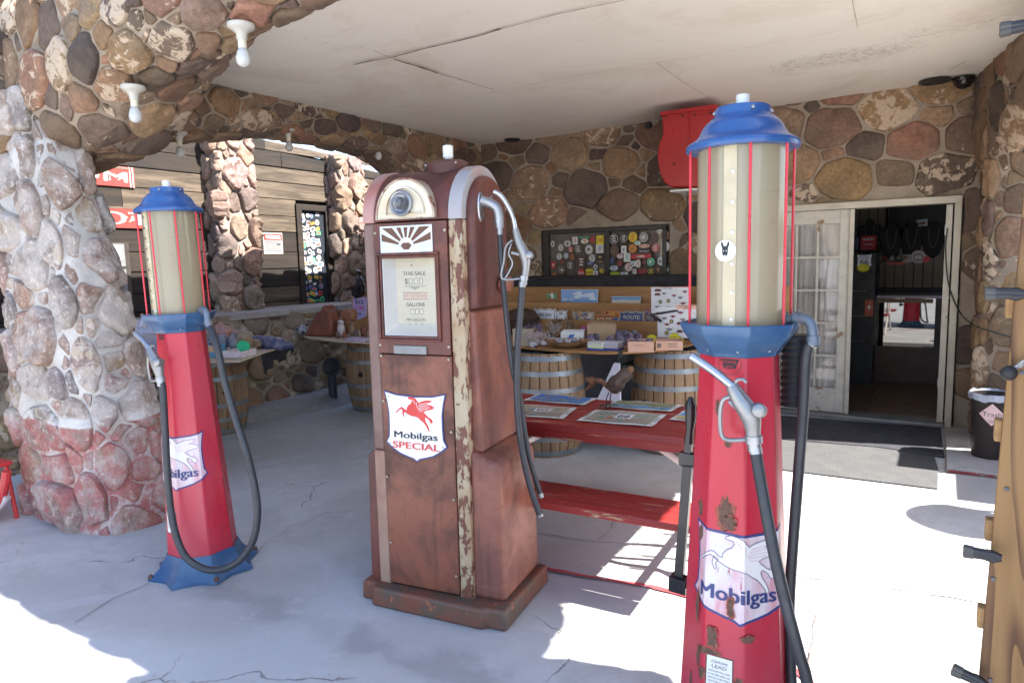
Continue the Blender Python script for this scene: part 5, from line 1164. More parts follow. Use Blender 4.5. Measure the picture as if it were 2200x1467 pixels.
# black cloth under the window
mb = MB(); n = 80; vs = []
xa, xb = -4.25, -1.55
for i in range(n+1):
    x = xa+(xb-xa)*i/n; w1 = .012*noise.noise(Vector((x*5, 0, 0)))
    for y, z in ((7.28, 1.43), (6.75, 1.425+w1), (6.47, 1.425+w1), (6.44, 1.40), (6.43+.012*noise.noise(Vector((x*9, 3, 0))), 1.35), (6.43+.02*noise.noise(Vector((x*9, 7, 0))), 1.302+.008*noise.noise(Vector((x*4, 9, 0))))): vs.append((x, y, z))
mb.add(vs, [(6*i+k, 6*i+k+1, 6*i+k+7, 6*i+k+6) for i in range(n) for k in range(5)]); single(mb, 'black_cloth', 'wide black cloth strip stretched below the stickered window', 'cloth', BLACKCLOTH)
# ---- flat goods standing in the rack
def panel_thing(name, label, cat, px, py, Y, outline, th, m, art=None, lean=.0, group=None, S=None):
    """outline in metres about the pixel's point on plane Y"""
    c = W(px, py, Y); mb = MB(); T = Matrix.Translation(c)
    mb.prism(outline, th, T=T); o = single(mb, name, label, cat, m, group)
    if art: 
        a = Art(); art(a); a.build(name+'_print', o, lambda x, z, h: (c.x+x, c.y-.0008-h, c.z+z))
    return o
def sh_out(s): return [(x*s, (y)*s*.98) for x, y in [(-.5, .42), (-.36, .36), (-.2, .42), (0, .36), (.2, .42), (.36, .36), (.5, .42), (.46, .22), (.5, .02), (.42, -.25), (.2, -.42), (0, -.5), (-.2, -.42), (-.42, -.25), (-.5, .02), (-.46, .22)]]
def shs(bg, edge, words, extra=None, s=.24):
    def f(a):
        a.poly([(x*.93, y*.93) for x, y in sh_out(s)], edge, 1); a.poly([(x*.88, y*.88) for x, y in sh_out(s)], bg, 2)
        for t, x, y, h, w_, m in words: a.text(t, x, y, h, m, w_, 3, bold=.02)
        if extra: extra(a)
    return f
pk = lambda c: paint(c, .5)
wh, ik, nb = pk((.72, .72, .76)), pk((.03, .03, .05)), pk((.06, .08, .22))
def mosaic(seed, cols, w_=.2, h_=.16, y0=0, n=26):
    def f(a):
        R = random.Random(seed)
        for _ in range(n):
            x, z = R.uniform(-w_/2, w_/2*.8), y0+R.uniform(-h_/2, h_/2*.8); a.rect(x, x+R.uniform(.01, .04), z, z+R.uniform(.008, .03), pk(R.choice(cols)), 3+R.random()*.5)
    return f
panel_thing('shield_sign', 'white highway shield reading A, half behind the front white shield', 'sign', 1199, 684, 6.02, sh_out(.21), .004, wh, shs(wh, ik, [('IA', .035, .035, .04, .04, ik)], s=.21))
panel_thing('shield_sign', 'white highway shield reading ARIZONA US', 'sign', 1171, 684, 5.985, sh_out(.25), .004, wh, shs(wh, ik, [('ARIZONA', 0, .022, .034, .15, ik), ('US', 0, -.035, .036, .055, ik)], s=.25))
panel_thing('shield_sign', 'mottled shield sign of printed scraps, left of the red ROUTE sign', 'sign', 1253, 690, 5.99, sh_out(.24), .004, pk((.4, .34, .27)), mosaic(3, [(.6, .5, .38), (.08, .1, .25), (.5, .2, .05), (.25, .2, .16), (.62, .58, .5), (.3, .28, .25)], .19, .15, .01, 70))
panel_thing('shield_sign', 'orange flame shield sign behind the red ROUTE sign', 'sign', 1312, 683, 6.04, sh_out(.19), .004, pk((.5, .18, .04)), mosaic(5, [(.5, .2, .04), (.3, .05, .02), (.6, .35, .08)], .14, .1))
panel_thing('shield_sign', 'red and brown shield sign reading ROUTE', 'sign', 1299, 694, 5.99, sh_out(.22), .004, pk((.45, .25, .08)), shs(pk((.33, .05, .025)), pk((.5, .33, .1)), [('ROUTE', 0, .015, .04, .15, pk((.68, .6, .35)))], s=.22))
panel_thing('shield_sign', 'small blue shield sign between the two ROUTE signs', 'sign', 1330, 694, 5.985, sh_out(.13), .004, nb, shs(nb, pk((.3, .3, .34)), [('C', 0, .0, .04, .03, wh)], s=.13))
panel_thing('shield_sign', 'tan and violet shield sign behind the blue ROUTE sign', 'sign', 1378, 690, 6.05, sh_out(.25), .004, pk((.28, .22, .26)), mosaic(9, [(.35, .28, .25), (.2, .16, .22), (.4, .3, .2)], .2, .16))
panel_thing('shield_sign', 'dark blue shield sign reading ROUTE, gold edged', 'sign', 1357, 692, 5.985, sh_out(.26), .004, pk((.35, .27, .17)), shs(pk((.05, .07, .17)), pk((.36, .30, .2)), [('ROUTE', 0, .028, .036, .16, pk((.6, .56, .45)))], lambda a: [a.rect(-.09+k*.06, -.06+k*.06, -.05, .0, pk((.45, .06, .05) if k != 1 else (.6, .58, .52)), 3) for k in range(3)], s=.26))
panel_thing('shield_sign', 'violet and pink shield sign by the hoses of the rusty pump', 'sign', 1106, 690, 5.99, sh_out(.2), .004, pk((.3, .3, .6)), shs(pk((.45, .4, .72)), pk((.1, .1, .3)), [('US', .03, .0, .04, .06, pk((.5, .1, .2)))], s=.2))
def skycars(a):
    a.rect(-.205, .205, -.095, .10, pk((.22, .36, .62)), 1); R = random.Random(2)
    for _ in range(16): a.disc(R.uniform(-.17, .17), R.uniform(0, .07), R.uniform(.012, .03), pk((.55, .62, .72)), 2+R.random()*.3, 12, 1.6, .6)
    for x, c_ in ((-.10, (.1, .16, .3)), (.07, (.25, .14, .2)), (.0, (.2, .22, .2))): a.disc(x, -.07, .055, pk(c_), 3, 16, 1.2, .8); a.disc(x, -.06, .03, pk((.4, .42, .5)), 4, 12, 1.2, .6)
    a.rect(-.205, .205, -.095, -.07, pk((.12, .16, .1)), 2.5)
panel_thing('metal_print', 'large picture of blue sky over vintage cars on the top tier', 'picture', 1244, 644, 6.27, [(-.215, -.1), (.205, -.1), (.215, .105), (-.2, .105)], .004, pk((.5, .55, .6)), skycars)
def sunset(a):
    for k, c_ in enumerate(((.5, .2, .06), (.6, .42, .12), (.65, .6, .5), (.14, .3, .55))): a.rect(-.15, .15, -.05+k*.03, -.02+k*.03, pk(c_), 1)
    a.disc(-.02, .035, .02, pk((.62, .6, .55)), 2, 12, 2.5, .5)
panel_thing('metal_print', 'small sunset picture peeking over the top tier, right of the cars', 'picture', 1345, 653, 6.27, [(-.155, -.055), (.15, -.055), (.155, .075), (-.15, .075)], .004, pk((.5, .5, .5)), sunset)
def patches(seed, n, w_, h_, big=()):
    def f(a):
        R = random.Random(seed); a.rect(-w_/2, w_/2, -h_/2, h_/2, pk((.70, .69, .72)), 1); pos = []
        for _ in range(600):
            x, z = R.uniform(-w_/2+.035, w_/2-.04), R.uniform(-h_/2+.02, h_/2-.03)
            if all(abs(x-p)*.62+abs(z-q)*1.5 > .058 for p, q in pos): pos.append((x, z))
            if len(pos) >= n: break
        for x, z in pos:
            k = R.random(); s = R.uniform(.026, .036); dk_ = pk((.035, .03, .03)); rd = pk((.42, .05, .05)); gr = pk((.30, .31, .3))
            if k < .6: a.poly([(x-s, z+.010), (x-s*.4, z+.003), (x, z+.012), (x+s*.4, z+.003), (x+s, z+.010), (x+s*.5, z-.008), (x, z-.014), (x-s*.5, z-.008)], dk_, 2); a.poly([(x-s*.7, z+.004), (x, z+.004), (x+s*.7, z+.004), (x, z-.008)], gr if R.random() < .5 else rd, 3)
            elif k < .8: a.disc(x, z, .018, dk_, 2, 14); a.disc(x, z, .010, pk((.5, .4, .1)), 3, 10)
            else: a.poly([(x-s, z), (x-s*.6, z+.018), (x+s*.6, z+.018), (x+s, z), (x+s*.6, z-.006), (x-s*.6, z-.006)], dk_, 2); a.rect(x-s*.6, x+s*.6, z+.002, z+.009, rd, 3)
    return f
def p1(a): patches(11, 15, .36, .26)(a); a.text('OATMAN', -.03, .110, .018, pk((.2, .2, .2)), .09, 4)
panel_thing('patch_board', 'upper white board of biker patches beside the right pump', 'patch board', 1440, 648, 6.0, [(-.19, -.14), (.17, -.14), (.185, .14), (-.175, .125)], .006, pk((.5, .08, .08)), p1)
def p2_(a):
    patches(14, 11, .33, .26)(a); pkk = pk((.72, .42, .34)); a.rect(.0, .17, .115, .15, pkk, 4); a.text('OATMAN, AZ', .085, .134, .012, ik, .12, 5); a.text('2020', .085, .118, .010, ik, .05, 5)
panel_thing('patch_board', 'lower white board of biker patches with pink OATMAN tag', 'patch board', 1453, 693, 5.62, [(-.165, -.13), (.17, -.13), (.17, .14), (-.165, .13)], .006, pk((.6, .6, .62)), p2_)
mb = MB(); mb.tube([W(1398, 675, 5.6), W(1420, 690, 5.58)], .014, 8); mb.tube([W(1400, 676, 5.6), W(1450, 668, 5.62), W(1478, 666, 5.64)], .009, 8); single(mb, 'toy_pistol', 'black toy pistol lying between the two patch boards', 'toy', BLACK)
# ---- boxes and goods on the souvenir board
KRAFT = dirty('cardboard', (.42, .28, .17), .85, amt=.2); PINKBX = dirty('salmon_card', (.55, .33, .24), .8, amt=.15); CRY = dirty('amethyst', (.10, .055, .12), .35, col2=(.24, .20, .27), sc=40, amt=.8, bmp=.6); GEO = dirty('geode_rind', (.17, .16, .18), .7, col2=(.08, .06, .10), sc=18, amt=.8, bmp=.6)
TUBM, tnt, tp = newmat('clear_plastic'); tp.inputs['Base Color'].default_value = (.75, .75, .85, 1); tp.inputs['Roughness'].default_value = .25; tp.inputs['Alpha'].default_value = .45
def star(a, x, z, r, m, n=14, lay=1): a.poly([(x+r*(1 if k % 2 else .72)*cos(pi*k/n)*1.35, z+r*(1 if k % 2 else .72)*sin(pi*k/n)) for k in range(2*n)], m, lay)
YEL = pk((.80, .72, .03)); LIM = pk((.55, .72, .08)); PNK = pk((.75, .12, .42)); GRN = pk((.03, .55, .25))
nstar = [0]
def starthing(px, py, Y, r, m, colname, where):
    c = W(px, py, Y); A = Art(); star(A, 0, 0, r, m); A.text('1.99' if nstar[0] % 2 else '3 FOR 5', 0, -r*.2, r*.45, ik, r*1.3, 2); nstar[0] += 1
    o = A.build('price_star', None, lambda x, z, h: (c.x+x, c.y-h, c.z+z)); o.modifiers.new('s', 'SOLIDIFY').thickness = .002
    return tag(o, '%s starburst price tag %s' % (colname, where), 'price tag')
def openbox(px0, px1, pyb, hgt, depth, m, name, label, rz=0, wall=.004, front=None):
    a, b = G(px0, pyb, BZ), G(px1, pyb, BZ); c = (a+b)/2; wd = (b-a).length; ang = atan2((b-a).y, (b-a).x)
    t = thing(name, label, 'box', (c.x, c.y, BZ), ang); mb = MB()
    mb.box(-wd/2, wd/2, 0, depth, .001, .004)
    mb.box(-wd/2, wd/2, 0, wall, .004, hgt); mb.box(-wd/2, wd/2, depth-wall, depth, .004, hgt); mb.box(-wd/2, -wd/2+wall, wall, depth-wall, .004, hgt); mb.box(wd/2-wall, wd/2, wall, depth-wall, .004, hgt)
    mb.build('carton', m, t, world=False)
    if front: A = Art(); front(A, wd, hgt); A.build('carton_print', t, lambda x, z, h: (x, -.001-h, z), world=False)
    return t, wd
openbox(1102, 1143, 744, .15, .2, dirty('grey_wood_crate', (.36, .29, .22), .8, amt=.3), 'open_box', 'grey wooden box at the left end of the souvenir board')
openbox(1205, 1254, 737, .10, .22, PWHITE, 'open_box', 'white box with a blue logo beside the big brown carton', front=lambda a, w_, h_: a.poly([(-w_*.2, h_*.35), (-w_*.12, h_*.75), (w_*.12, h_*.8), (w_*.05, h_*.55), (w_*.1, h_*.35)], pk((.06, .15, .45)), 1))
openbox(1262, 1322, 735, .16, .2, KRAFT, 'open_box', 'tall brown cardboard carton in the middle of the souvenir board')
t, wd = openbox(1349, 1405, 757, .085, .22, PINKBX, 'tray_box', 'low salmon cardboard tray of amethysts with a yellow star', front=lambda a, w_, h_: a.text('BEST OFFERS', -.02, h_*.6, .009, pk((.2, .1, .08)), w_*.35, 1))
mb = MB(); R = random.Random(4)
for i in range(12): mb.ball((R.uniform(-wd*.4, wd*.4), R.uniform(.04, .18), .05+R.uniform(0, .02)), R.uniform(.018, .03), 8, wob=.5, seed=i)
for o in loose(mb, 'amethyst', CRY, None, flat=True): o.location = t.location; o.rotation_euler = t.rotation_euler; tag(o, 'purple amethyst lump in the low salmon tray', 'stone', 'amethyst lumps in the salmon tray')
openbox(1409, 1467, 753, .075, .2, PINKBX, 'tray_box', 'low printed tray box at the right end, by the patch boards', front=lambda a, w_, h_: (a.text('HEIRLOOM', w_*.12, h_*.62, .010, ik, w_*.35, 1), a.text('TOMATOES', w_*.12, h_*.35, .010, ik, w_*.33, 1), a.rect(-w_*.45, -w_*.3, h_*.3, h_*.75, pk((.15, .1, .1)), 1)))
for k_, (a, b) in enumerate(((1259, 1295), (1293, 1329))):
    t = thing('plastic_tub', ('left clear tub of yellow beads', 'right clear tub of violet chips')[k_]+' at the front of the souvenir board', 'tub', G((a+b)/2, 753, BZ))
    c = G((a+b)/2, 753, BZ); wd = (G(b, 753, BZ)-G(a, 753, BZ)).length
    mb = MB(); mb.box(c.x-wd/2, c.x+wd/2, c.y, c.y+.12, BZ+.012, BZ+.07); mb.build('tub_wall', TUBM, t, bevel=.008)
    mb = MB(); mb.box(c.x-wd/2-.004, c.x+wd/2+.004, c.y-.004, c.y+.124, BZ, BZ+.012); mb.build('lid', pk((.03, .06, .38)), t, bevel=.004)
    mb = MB(); mb.box(c.x-wd/2+.008, c.x+wd/2-.008, c.y+.006, c.y+.114, BZ+.013, BZ+.045); mb.build('contents', CRY if k_ else LIM, t, bevel=.006)
mb = MB(); c = G(1212, 748, BZ); mb.lathe([(.10, .0), (.15, .028), (.185, .055), (.178, .055), (.14, .03), (0, .018)], 36, (c.x, c.y+.10, BZ+.001)); bsk = single(mb, 'basket', 'round wooden bowl of polished stones in front of the white box', 'bowl', wood_mat('bowl_wood', (.36, .23, .13), (.22, .12, .06), 0, 1, .7)); R = random.Random(8)
for i in range(16):
    mb = MB(); a = R.uniform(0, 6.28); r_ = R.uniform(0, .13); mb.ball((c.x+r_*cos(a), c.y+.10+r_*sin(a), BZ+.055), R.uniform(.015, .026), 8, wob=.3, seed=i, sc=(1, 1, .7)); single(mb, 'polished_stone', 'small polished stone heaped in the round wooden bowl', 'stone', pk(R.choice(((.5, .5, .52), (.3, .3, .36), (.6, .55, .5), (.35, .2, .15)))), 'polished stones in the wooden bowl')
def geode(px, py, z, r, m, label, group=None, sc=(1, .7, 1), seed=0, name='geode', Y=None):
    c = G(px, py, z) if Y is None else W(px, py, Y); mb = MB(); mb.ball((c.x, c.y, c.z+r*sc[2]*.85 if Y is None else c.z), r, 14, wob=.45, seed=seed, sc=sc); return single(mb, name, label, 'stone', m, group, ang=25)
for i, (a, b, r_) in enumerate(((1311, 742, .045), (1318, 733, .05), (1330, 736, .05), (1340, 733, .055), (1352, 735, .045), (1335, 744, .045), (1346, 742, .04), (1362, 731, .05), (1372, 734, .04), (1325, 727, .05), (1345, 724, .05), (1310, 728, .04), (1268, 740, .05), (1280, 737, .045))):
    geode(a, b, BZ, r_, GEO if i % 2 else CRY, 'grey and violet geode half in the heap beside the brown carton', 'geodes heaped on the souvenir board', (.8, .5, 1), i)
# crystal trees
def crystal_tree(px, py, h, spread, m, label, seed):
    c = G(px, py, BZ); t = thing('crystal_tree', label, 'ornament', c); R = random.Random(seed)
    mb = MB(); mb.ball((c.x, c.y, BZ+.02), .035, 10, wob=.4, seed=seed, sc=(1.2, .9, .7)); mb.build('rock_base', pk((.6, .6, .64)), t, ang=25)
    mb = MB(); gm = MB(); mb.tube([(c.x, c.y, BZ+.03), (c.x+.004, c.y, BZ+h*.45)], [.006, .004], 6)
    for i in range(16):
        a = R.uniform(0, 6.28); e = R.uniform(.3, 1.3); p0 = Vector((c.x+.003, c.y, BZ+h*R.uniform(.3, .5))); p1 = p0+Vector((cos(a)*cos(e)*spread, sin(a)*cos(e)*spread, sin(e)*h*.5))
        mb.tube([p0, (p0+p1)/2+Vector((0, 0, .01)), p1], [.002, .0015, .001], 4)
        for k in range(9): q = p1+Vector((R.gauss(0, .014), R.gauss(0, .014), R.gauss(0, .012))); gm.ball(q, R.uniform(.004, .008), 5)
    mb.build('wire_branches', pk((.5, .45, .4)), t); gm.build('crystals', m, t, flat=True)
LILAC, SILV, WHC, AMB = pk((.17, .12, .21)), pk((.30, .27, .26)), pk((.48, .40, .40)), pk((.20, .12, .07))
crystal_tree(1150, 738, .17, .09, LILAC, 'tall lilac crystal tree behind the white ones', 1); crystal_tree(1189, 735, .18, .08, SILV, 'silver grey crystal tree on a thin white trunk', 2)
crystal_tree(1146, 745, .12, .06, WHC, 'small pinkish white crystal tree at the board edge', 3); crystal_tree(1166, 743, .12, .06, WHC, 'small white crystal tree beside the wooden bowl', 4)
crystal_tree(1222, 728, .20, .05, AMB, 'thin brown crystal tree in front of the mottled sign', 5); crystal_tree(1200, 727, .19, .05, AMB, 'brown crystal tree behind the silver one', 6)
starthing(1303, 709, 5.72, .035, LIM, 'lime green', 'on the tall brown carton'); starthing(1254, 706, 5.72, .026, PNK, 'pink', 'behind the white box'); starthing(1400, 727, 5.45, .036, YEL, 'yellow', 'over the amethyst tray')
starthing(1448, 724, 5.6, .036, YEL, 'rear yellow', 'under the lower patch board'); starthing(1458, 732, 5.5, .036, YEL, 'front yellow', 'on the printed tray box'); starthing(1282, 745, 5.09, .022, YEL, 'small yellow', 'inside the clear tub')
mb = MB(); c = W(1120, 690, 5.8); mb.lathe([(.0, -.14), (.10, -.13), (.17, -.06), (.19, .03), (.14, .10), (.03, .13)], 20, c, T=None); single(mb, 'dark_hat', 'dark brown felt hat behind the rusty pump hoses', 'hat', dirty('brown_felt', (.05, .025, .018), .9, bmp=.3))
for a, b in ((1152, 749), (1334, 759)):
    mb = MB(); c = G(a, b-3, BZ); mb.box(c.x-.012, c.x+.012, c.y-.02, c.y+.01, BZ-.035, BZ+.012); mb.tube([(c.x-.004, c.y-.01, BZ+.01), (c.x-.01, c.y-.03, BZ-.06)], .004, 6); single(mb, 'binder_clip', 'black clip on the front edge of the souvenir board, '+('below the crystal trees' if a < 1200 else 'below the geodes'), 'clip', BLACK)
# under the board
mb = MB(); c = G(1290, 930); T = Matrix.Translation((c.x, c.y+.25, 0)); mb.add([(-.2, -.15, 0), (.2, -.15, 0), (.2, .15, 0), (-.2, .15, 0), (-.27, -.2, .78), (.27, -.2, .78), (.27, .2, .78), (-.27, .2, .78)], [(0, 3, 2, 1), (4, 5, 6, 7), (0, 1, 5, 4), (1, 2, 6, 5), (2, 3, 7, 6), (3, 0, 4, 7)])
mb.v = [tuple(T @ Vector(p)) for p in mb.v]; single(mb, 'plastic_bin', 'grey plastic bin between the two barrels under the souvenir board', 'bin', dirty('grey_plastic', (.24, .25, .30), .45, amt=.15), bevel=.02)
mb = MB(); c = G(1330, 985); mb.add([(c.x-.25, c.y, .35), (c.x-.05, c.y+.02, .78), (c.x+.0, c.y+.02, .78), (c.x+.02, c.y, .35), (c.x-.25, c.y+.02, .35), (c.x-.05, c.y+.04, .78), (c.x, c.y+.04, .78), (c.x+.02, c.y+.02, .35)], [(0, 1, 2, 3), (7, 6, 5, 4), (0, 4, 5, 1), (1, 5, 6, 2), (2, 6, 7, 3), (3, 7, 4, 0)]); 
single(mb, 'white_lid', 'white plastic lid leaning against the grey bin under the board', 'lid', dirty('lid_plastic', (.55, .53, .60), .4, amt=.1), bevel=.005)
mb = MB(); c = W(1337, 835, 5.35); mb.box(c.x-.02, c.x+.14, c.y, c.y+.3, .0, .72); single(mb, 'black_box', 'black box beside the right barrel under the souvenir board', 'box', BLACK, bevel=.01)

# ---- picnic table with posters
PR = dirty('worn_red_planks', (.30, .022, .020), .5, col2=(.20, .018, .018), sc=4, amt=.5, bmp=.2, stretch=(.5, 5, 5), chips=(6, .60), chipc=(.42, .30, .17))
PT = thing('picnic_table', 'worn red wooden picnic table with pale metal legs between the pumps', 'picnic table', (-1.6, 3.45, 0), radians(3))
def pl_(name, x0, x1, y0, y1, z0, z1): mb = MB(); mb.box(x0, x1, y0, y1, z0, z1); mb.build(name, PR, PT, world=False, bevel=.004)
for i in range(4): pl_('top_plank', -1.0, .80, -.36+i*.175, -.36+i*.175+.168, .712, .75)
for i in range(2): pl_('bench_plank', -1.0, .80, -.66+i*.15, -.66+i*.15+.142, .402, .44)
for i in range(2): pl_('bench_plank', -1.0, .80, .58+i*.15, .58+i*.15+.142, .402, .44)
pl_('apron', -1.0, .80, -.325, -.305, .660, .711)
LEGM = dirty('pale_pink_tube', (.62, .55, .53), .5, amt=.2, sc=8)
for x in (-.72, .72):
    mb = MB()
    for s in (-1, 1): mb.tube(smooth([(x, s*.10, .70), (x, s*.14, .55), (x, s*.16, .35), (x, s*.30, .16), (x, s*.46, .03), (x, s*.52, .015)], 5), .019, 10)
    mb.build('leg', LEGM, PT, world=False)
    mb = MB(); mb.tube([(x, -.66, .385), (x, .86, .385)], .019, 10); mb.build('cross_bar', LEGM, PT, world=False)
    s = 1 if x < 0 else -1
    mb = MB(); mb.tube([(x, -.05, .39), (x+.42*s*(1 if x < 0 else 1), -.20, .70)] if x < 0 else [(x, -.05, .39), (x-.42, -.20, .70)], .016, 10); mb.build('brace', LEGM, PT, world=False)
PAPER = dirty('laminated_paper', (.72, .71, .70), .25, amt=.05, bmp=0)
def poster(label, quad, art):
    q = [G(a, b, .7535) for a, b in quad]; c = sum(q, Vector())/4; t = thing('poster', label, 'poster', c, group='laminated posters on the picnic table')
    def bil(u, v, h): p = q[0].lerp(q[1], u).lerp(q[3].lerp(q[2], u), v); return Vector((p.x, p.y, .7535+h))   # u right, v back
    mb = MB(); n = 10; vs = [bil(i/n, j/n, .002+.0015*sin(i*.9+j)) for j in range(n+1) for i in range(n+1)]; mb.add(vs, [(j*(n+1)+i, j*(n+1)+i+1, (j+1)*(n+1)+i+1, (j+1)*(n+1)+i) for j in range(n) for i in range(n)]); sh_ = mb.build('sheet', PAPER, t)
    A = Art(); art(A); A.build('picture', t, lambda x, y, h: bil(x, y, .0045+h), [k/6 for k in range(1, 6)])
def scene_art(seed, sky, land, spots, words=()):
    def f(a):
        R = random.Random(seed); a.rect(.07, .93, .12, .9, pk(sky), 1); a.rect(.07, .93, .12, .42, pk(land), 1.5)
        for _ in range(26): a.poly([(x_, y_) for x_, y_ in [(lambda cx, cy, r: [(cx+r*cos(t)*R.uniform(.6, 1.2), cy+r*1.3*sin(t)*R.uniform(.6, 1.2)) for t in (0, .9, 1.8, 2.7, 3.6, 4.5, 5.4)])(R.uniform(.14, .86), R.uniform(.2, .8), R.uniform(.02, .065))][0]], pk(R.choice(spots)), 2+R.random())
        for t, x, y, h, w_, m in words: a.text(t, x, y, h, m, w_, 5, bold=.02)
        for xx in (.035, .965): a.line([(xx, .35), (xx, .65)], .012, pk((.25, .25, .3)), 2)
    return f
def scene2(seed, sky, land, spots, words=()):
    def f(a):
        R = random.Random(seed); a.rect(.07, .93, .12, .9, pk(sky), 1); a.rect(.07, .93, .12, .42, pk(land), 1.4)
        for _ in range(30):
            cx_, cy_, r = R.uniform(.14, .86), R.uniform(.2, .8), R.uniform(.02, .06); a.poly([(cx_+r*cos(t)*R.uniform(.6, 1.2), cy_+r*1.3*sin(t)*R.uniform(.6, 1.2)) for t in (0, .9, 1.8, 2.7, 3.6, 4.5, 5.4)], pk(R.choice(spots)), 2+R.random())
        for t, x, y, h, w_, m in words:
            a.poly([(x-w_*.7, y-.06), (x+w_*.7, y-.06), (x+w_*.7, y+h+.06), (x-w_*.7, y+h+.06)], wh, 4); a.text(t, x, y, h, m, w_, 5, bold=.02)
        for xx in (.035, .965): a.line([(xx, .35), (xx, .65)], .012, pk((.25, .25, .3)), 2)
    return f
poster('poster of an island in blue water, back left on the red table', [(1124, 860), (1253.5, 871), (1285, 856), (1157, 845.5)], scene2(1, (.05, .16, .50), (.08, .22, .55), [(.45, .3, .12), (.2, .3, .12), (.5, .22, .1), (.1, .25, .5)]))
poster('poster of a tan town map with a blue pool, front left by the hoses', [(1060, 889), (1209, 901), (1240, 876), (1085, 867)], scene2(2, (.40, .33, .25), (.30, .26, .22), [(.35, .3, .28), (.5, .42, .35), (.12, .35, .5), (.3, .2, .15)], (('ROUTE', .62, .45, .16, .16, ik),)))
poster('poster with a big 66 shield and red shops, front centre on the red table', [(1238, 904), (1401, 917), (1433, 891), (1281, 880)], scene2(3, (.30, .32, .26), (.34, .28, .24), [(.4, .08, .06), (.14, .3, .12), (.1, .3, .36), (.5, .46, .4), (.3, .22, .16)], (('66', .52, .42, .26, .16, ik),)))
poster('poster of a green desert valley with a blue river, back right on the red table', [(1299, 874), (1440, 885), (1469, 870), (1323, 859)], scene2(4, (.22, .24, .15), (.14, .32, .55), [(.2, .26, .1), (.33, .3, .2), (.16, .2, .12), (.4, .36, .28)]))
poster('poster of blue sky and yellow land, partly behind the black crank', [(1438, 902), (1540, 912), (1565, 890), (1471, 881)], scene2(6, (.10, .32, .62), (.5, .42, .2), [(.5, .42, .2), (.15, .4, .65), (.45, .5, .55)]))
# metal roadrunner
RR = thing('metal_bird', 'rusty metal roadrunner ornament standing on the picnic table', 'ornament', G(1307, 874, .75)); c = G(1307, 874, .756)
Yb = c.y; rr_ = lambda px, py, dy=0: W(px, py, Yb+dy); RST = dirty('orange_rust', (.26, .11, .05), .6, col2=(.14, .06, .035), sc=25, amt=.7, bmp=.3); FE = dirty('dark_wire', (.07, .045, .035), .6); BRS = dirty('brown_scales', (.11, .065, .05), .5, col2=(.045, .03, .025), sc=30, amt=.8, bmp=.4)
mb = MB(); mb.tube(smooth([rr_(1352, 797, .03), rr_(1335, 812), rr_(1322, 826), rr_(1313, 838)], 4), [.026]+[.038]*5+[.048]*4+[.045, .04, .028], 16); mb.build('torso', BRS, RR)
mb = MB(); mb.ball(rr_(1322, 833), .036, 16, sc=(1, .9, 1)); mb.build('breast', RST, RR)
mb = MB(); mb.tube(smooth([rr_(1308, 834), rr_(1298, 823), rr_(1285, 817), rr_(1276, 819)], 4), [.014]*13, 10); mb.ball(rr_(1272, 820), .022, 10, sc=(1, .7, 1)); mb.tube([rr_(1270, 826), rr_(1259, 838)], [.014, .004], 8); mb.prism([(rr_(1256, 812).x, rr_(1256, 812).z), (rr_(1276, 809).x, rr_(1276, 809).z), (rr_(1274, 818).x, rr_(1274, 818).z), (rr_(1260, 820).x, rr_(1260, 820).z)], .006, T=Matrix.Translation((0, Yb, 0))); mb.build('head', RST, RR)
mb = MB(); a, b = rr_(1331, 826), rr_(1357, 791); d = (b-a); s = Vector((0, .004, 0)); p = Vector((-d.z, 0, d.x)).normalized()
mb.add([a-p*.006, a+p*.006, b+p*.018, b+d*.1, b-p*.018, a-p*.006+s, a+p*.006+s, b+p*.018+s, b+d*.1+s, b-p*.018+s], [(0, 1, 2, 3, 4), (9, 8, 7, 6, 5), (0, 5, 6, 1), (1, 6, 7, 2), (2, 7, 8, 3), (3, 8, 9, 4), (4, 9, 5, 0)]); mb.build('tail', wood_mat('tail_feather', (.40, .22, .1), (.25, .12, .05), 0), RR)
mb = MB(); mb.add([rr_(1352, 790), rr_(1330, 810), rr_(1334, 824), rr_(1346, 800), rr_(1352, 790, .01), rr_(1330, 810, .01), rr_(1334, 824, .01), rr_(1346, 800, .01)], [(0, 1, 2, 3), (7, 6, 5, 4), (0, 4, 5, 1), (1, 5, 6, 2), (2, 6, 7, 3), (3, 7, 4, 0)]); mb.build('wing', BLACK, RR)
for dx in (-.008, .008):
    mb = MB(); a = Vector((c.x+dx, Yb+dx, .757)); mb.tube([rr_(1311+dx*300, 842), a+Vector((0, 0, .05)), a], .0035, 6)
    for q in (-2.6, -1.9, -1.2, .9): mb.tube([a+Vector((0, 0, .012)), a+Vector((cos(q)*.03, sin(q)*.03, .012)), a+Vector((cos(q)*.055, sin(q)*.055, 0))], .003, 6)
    mb.build('leg', FE, RR)

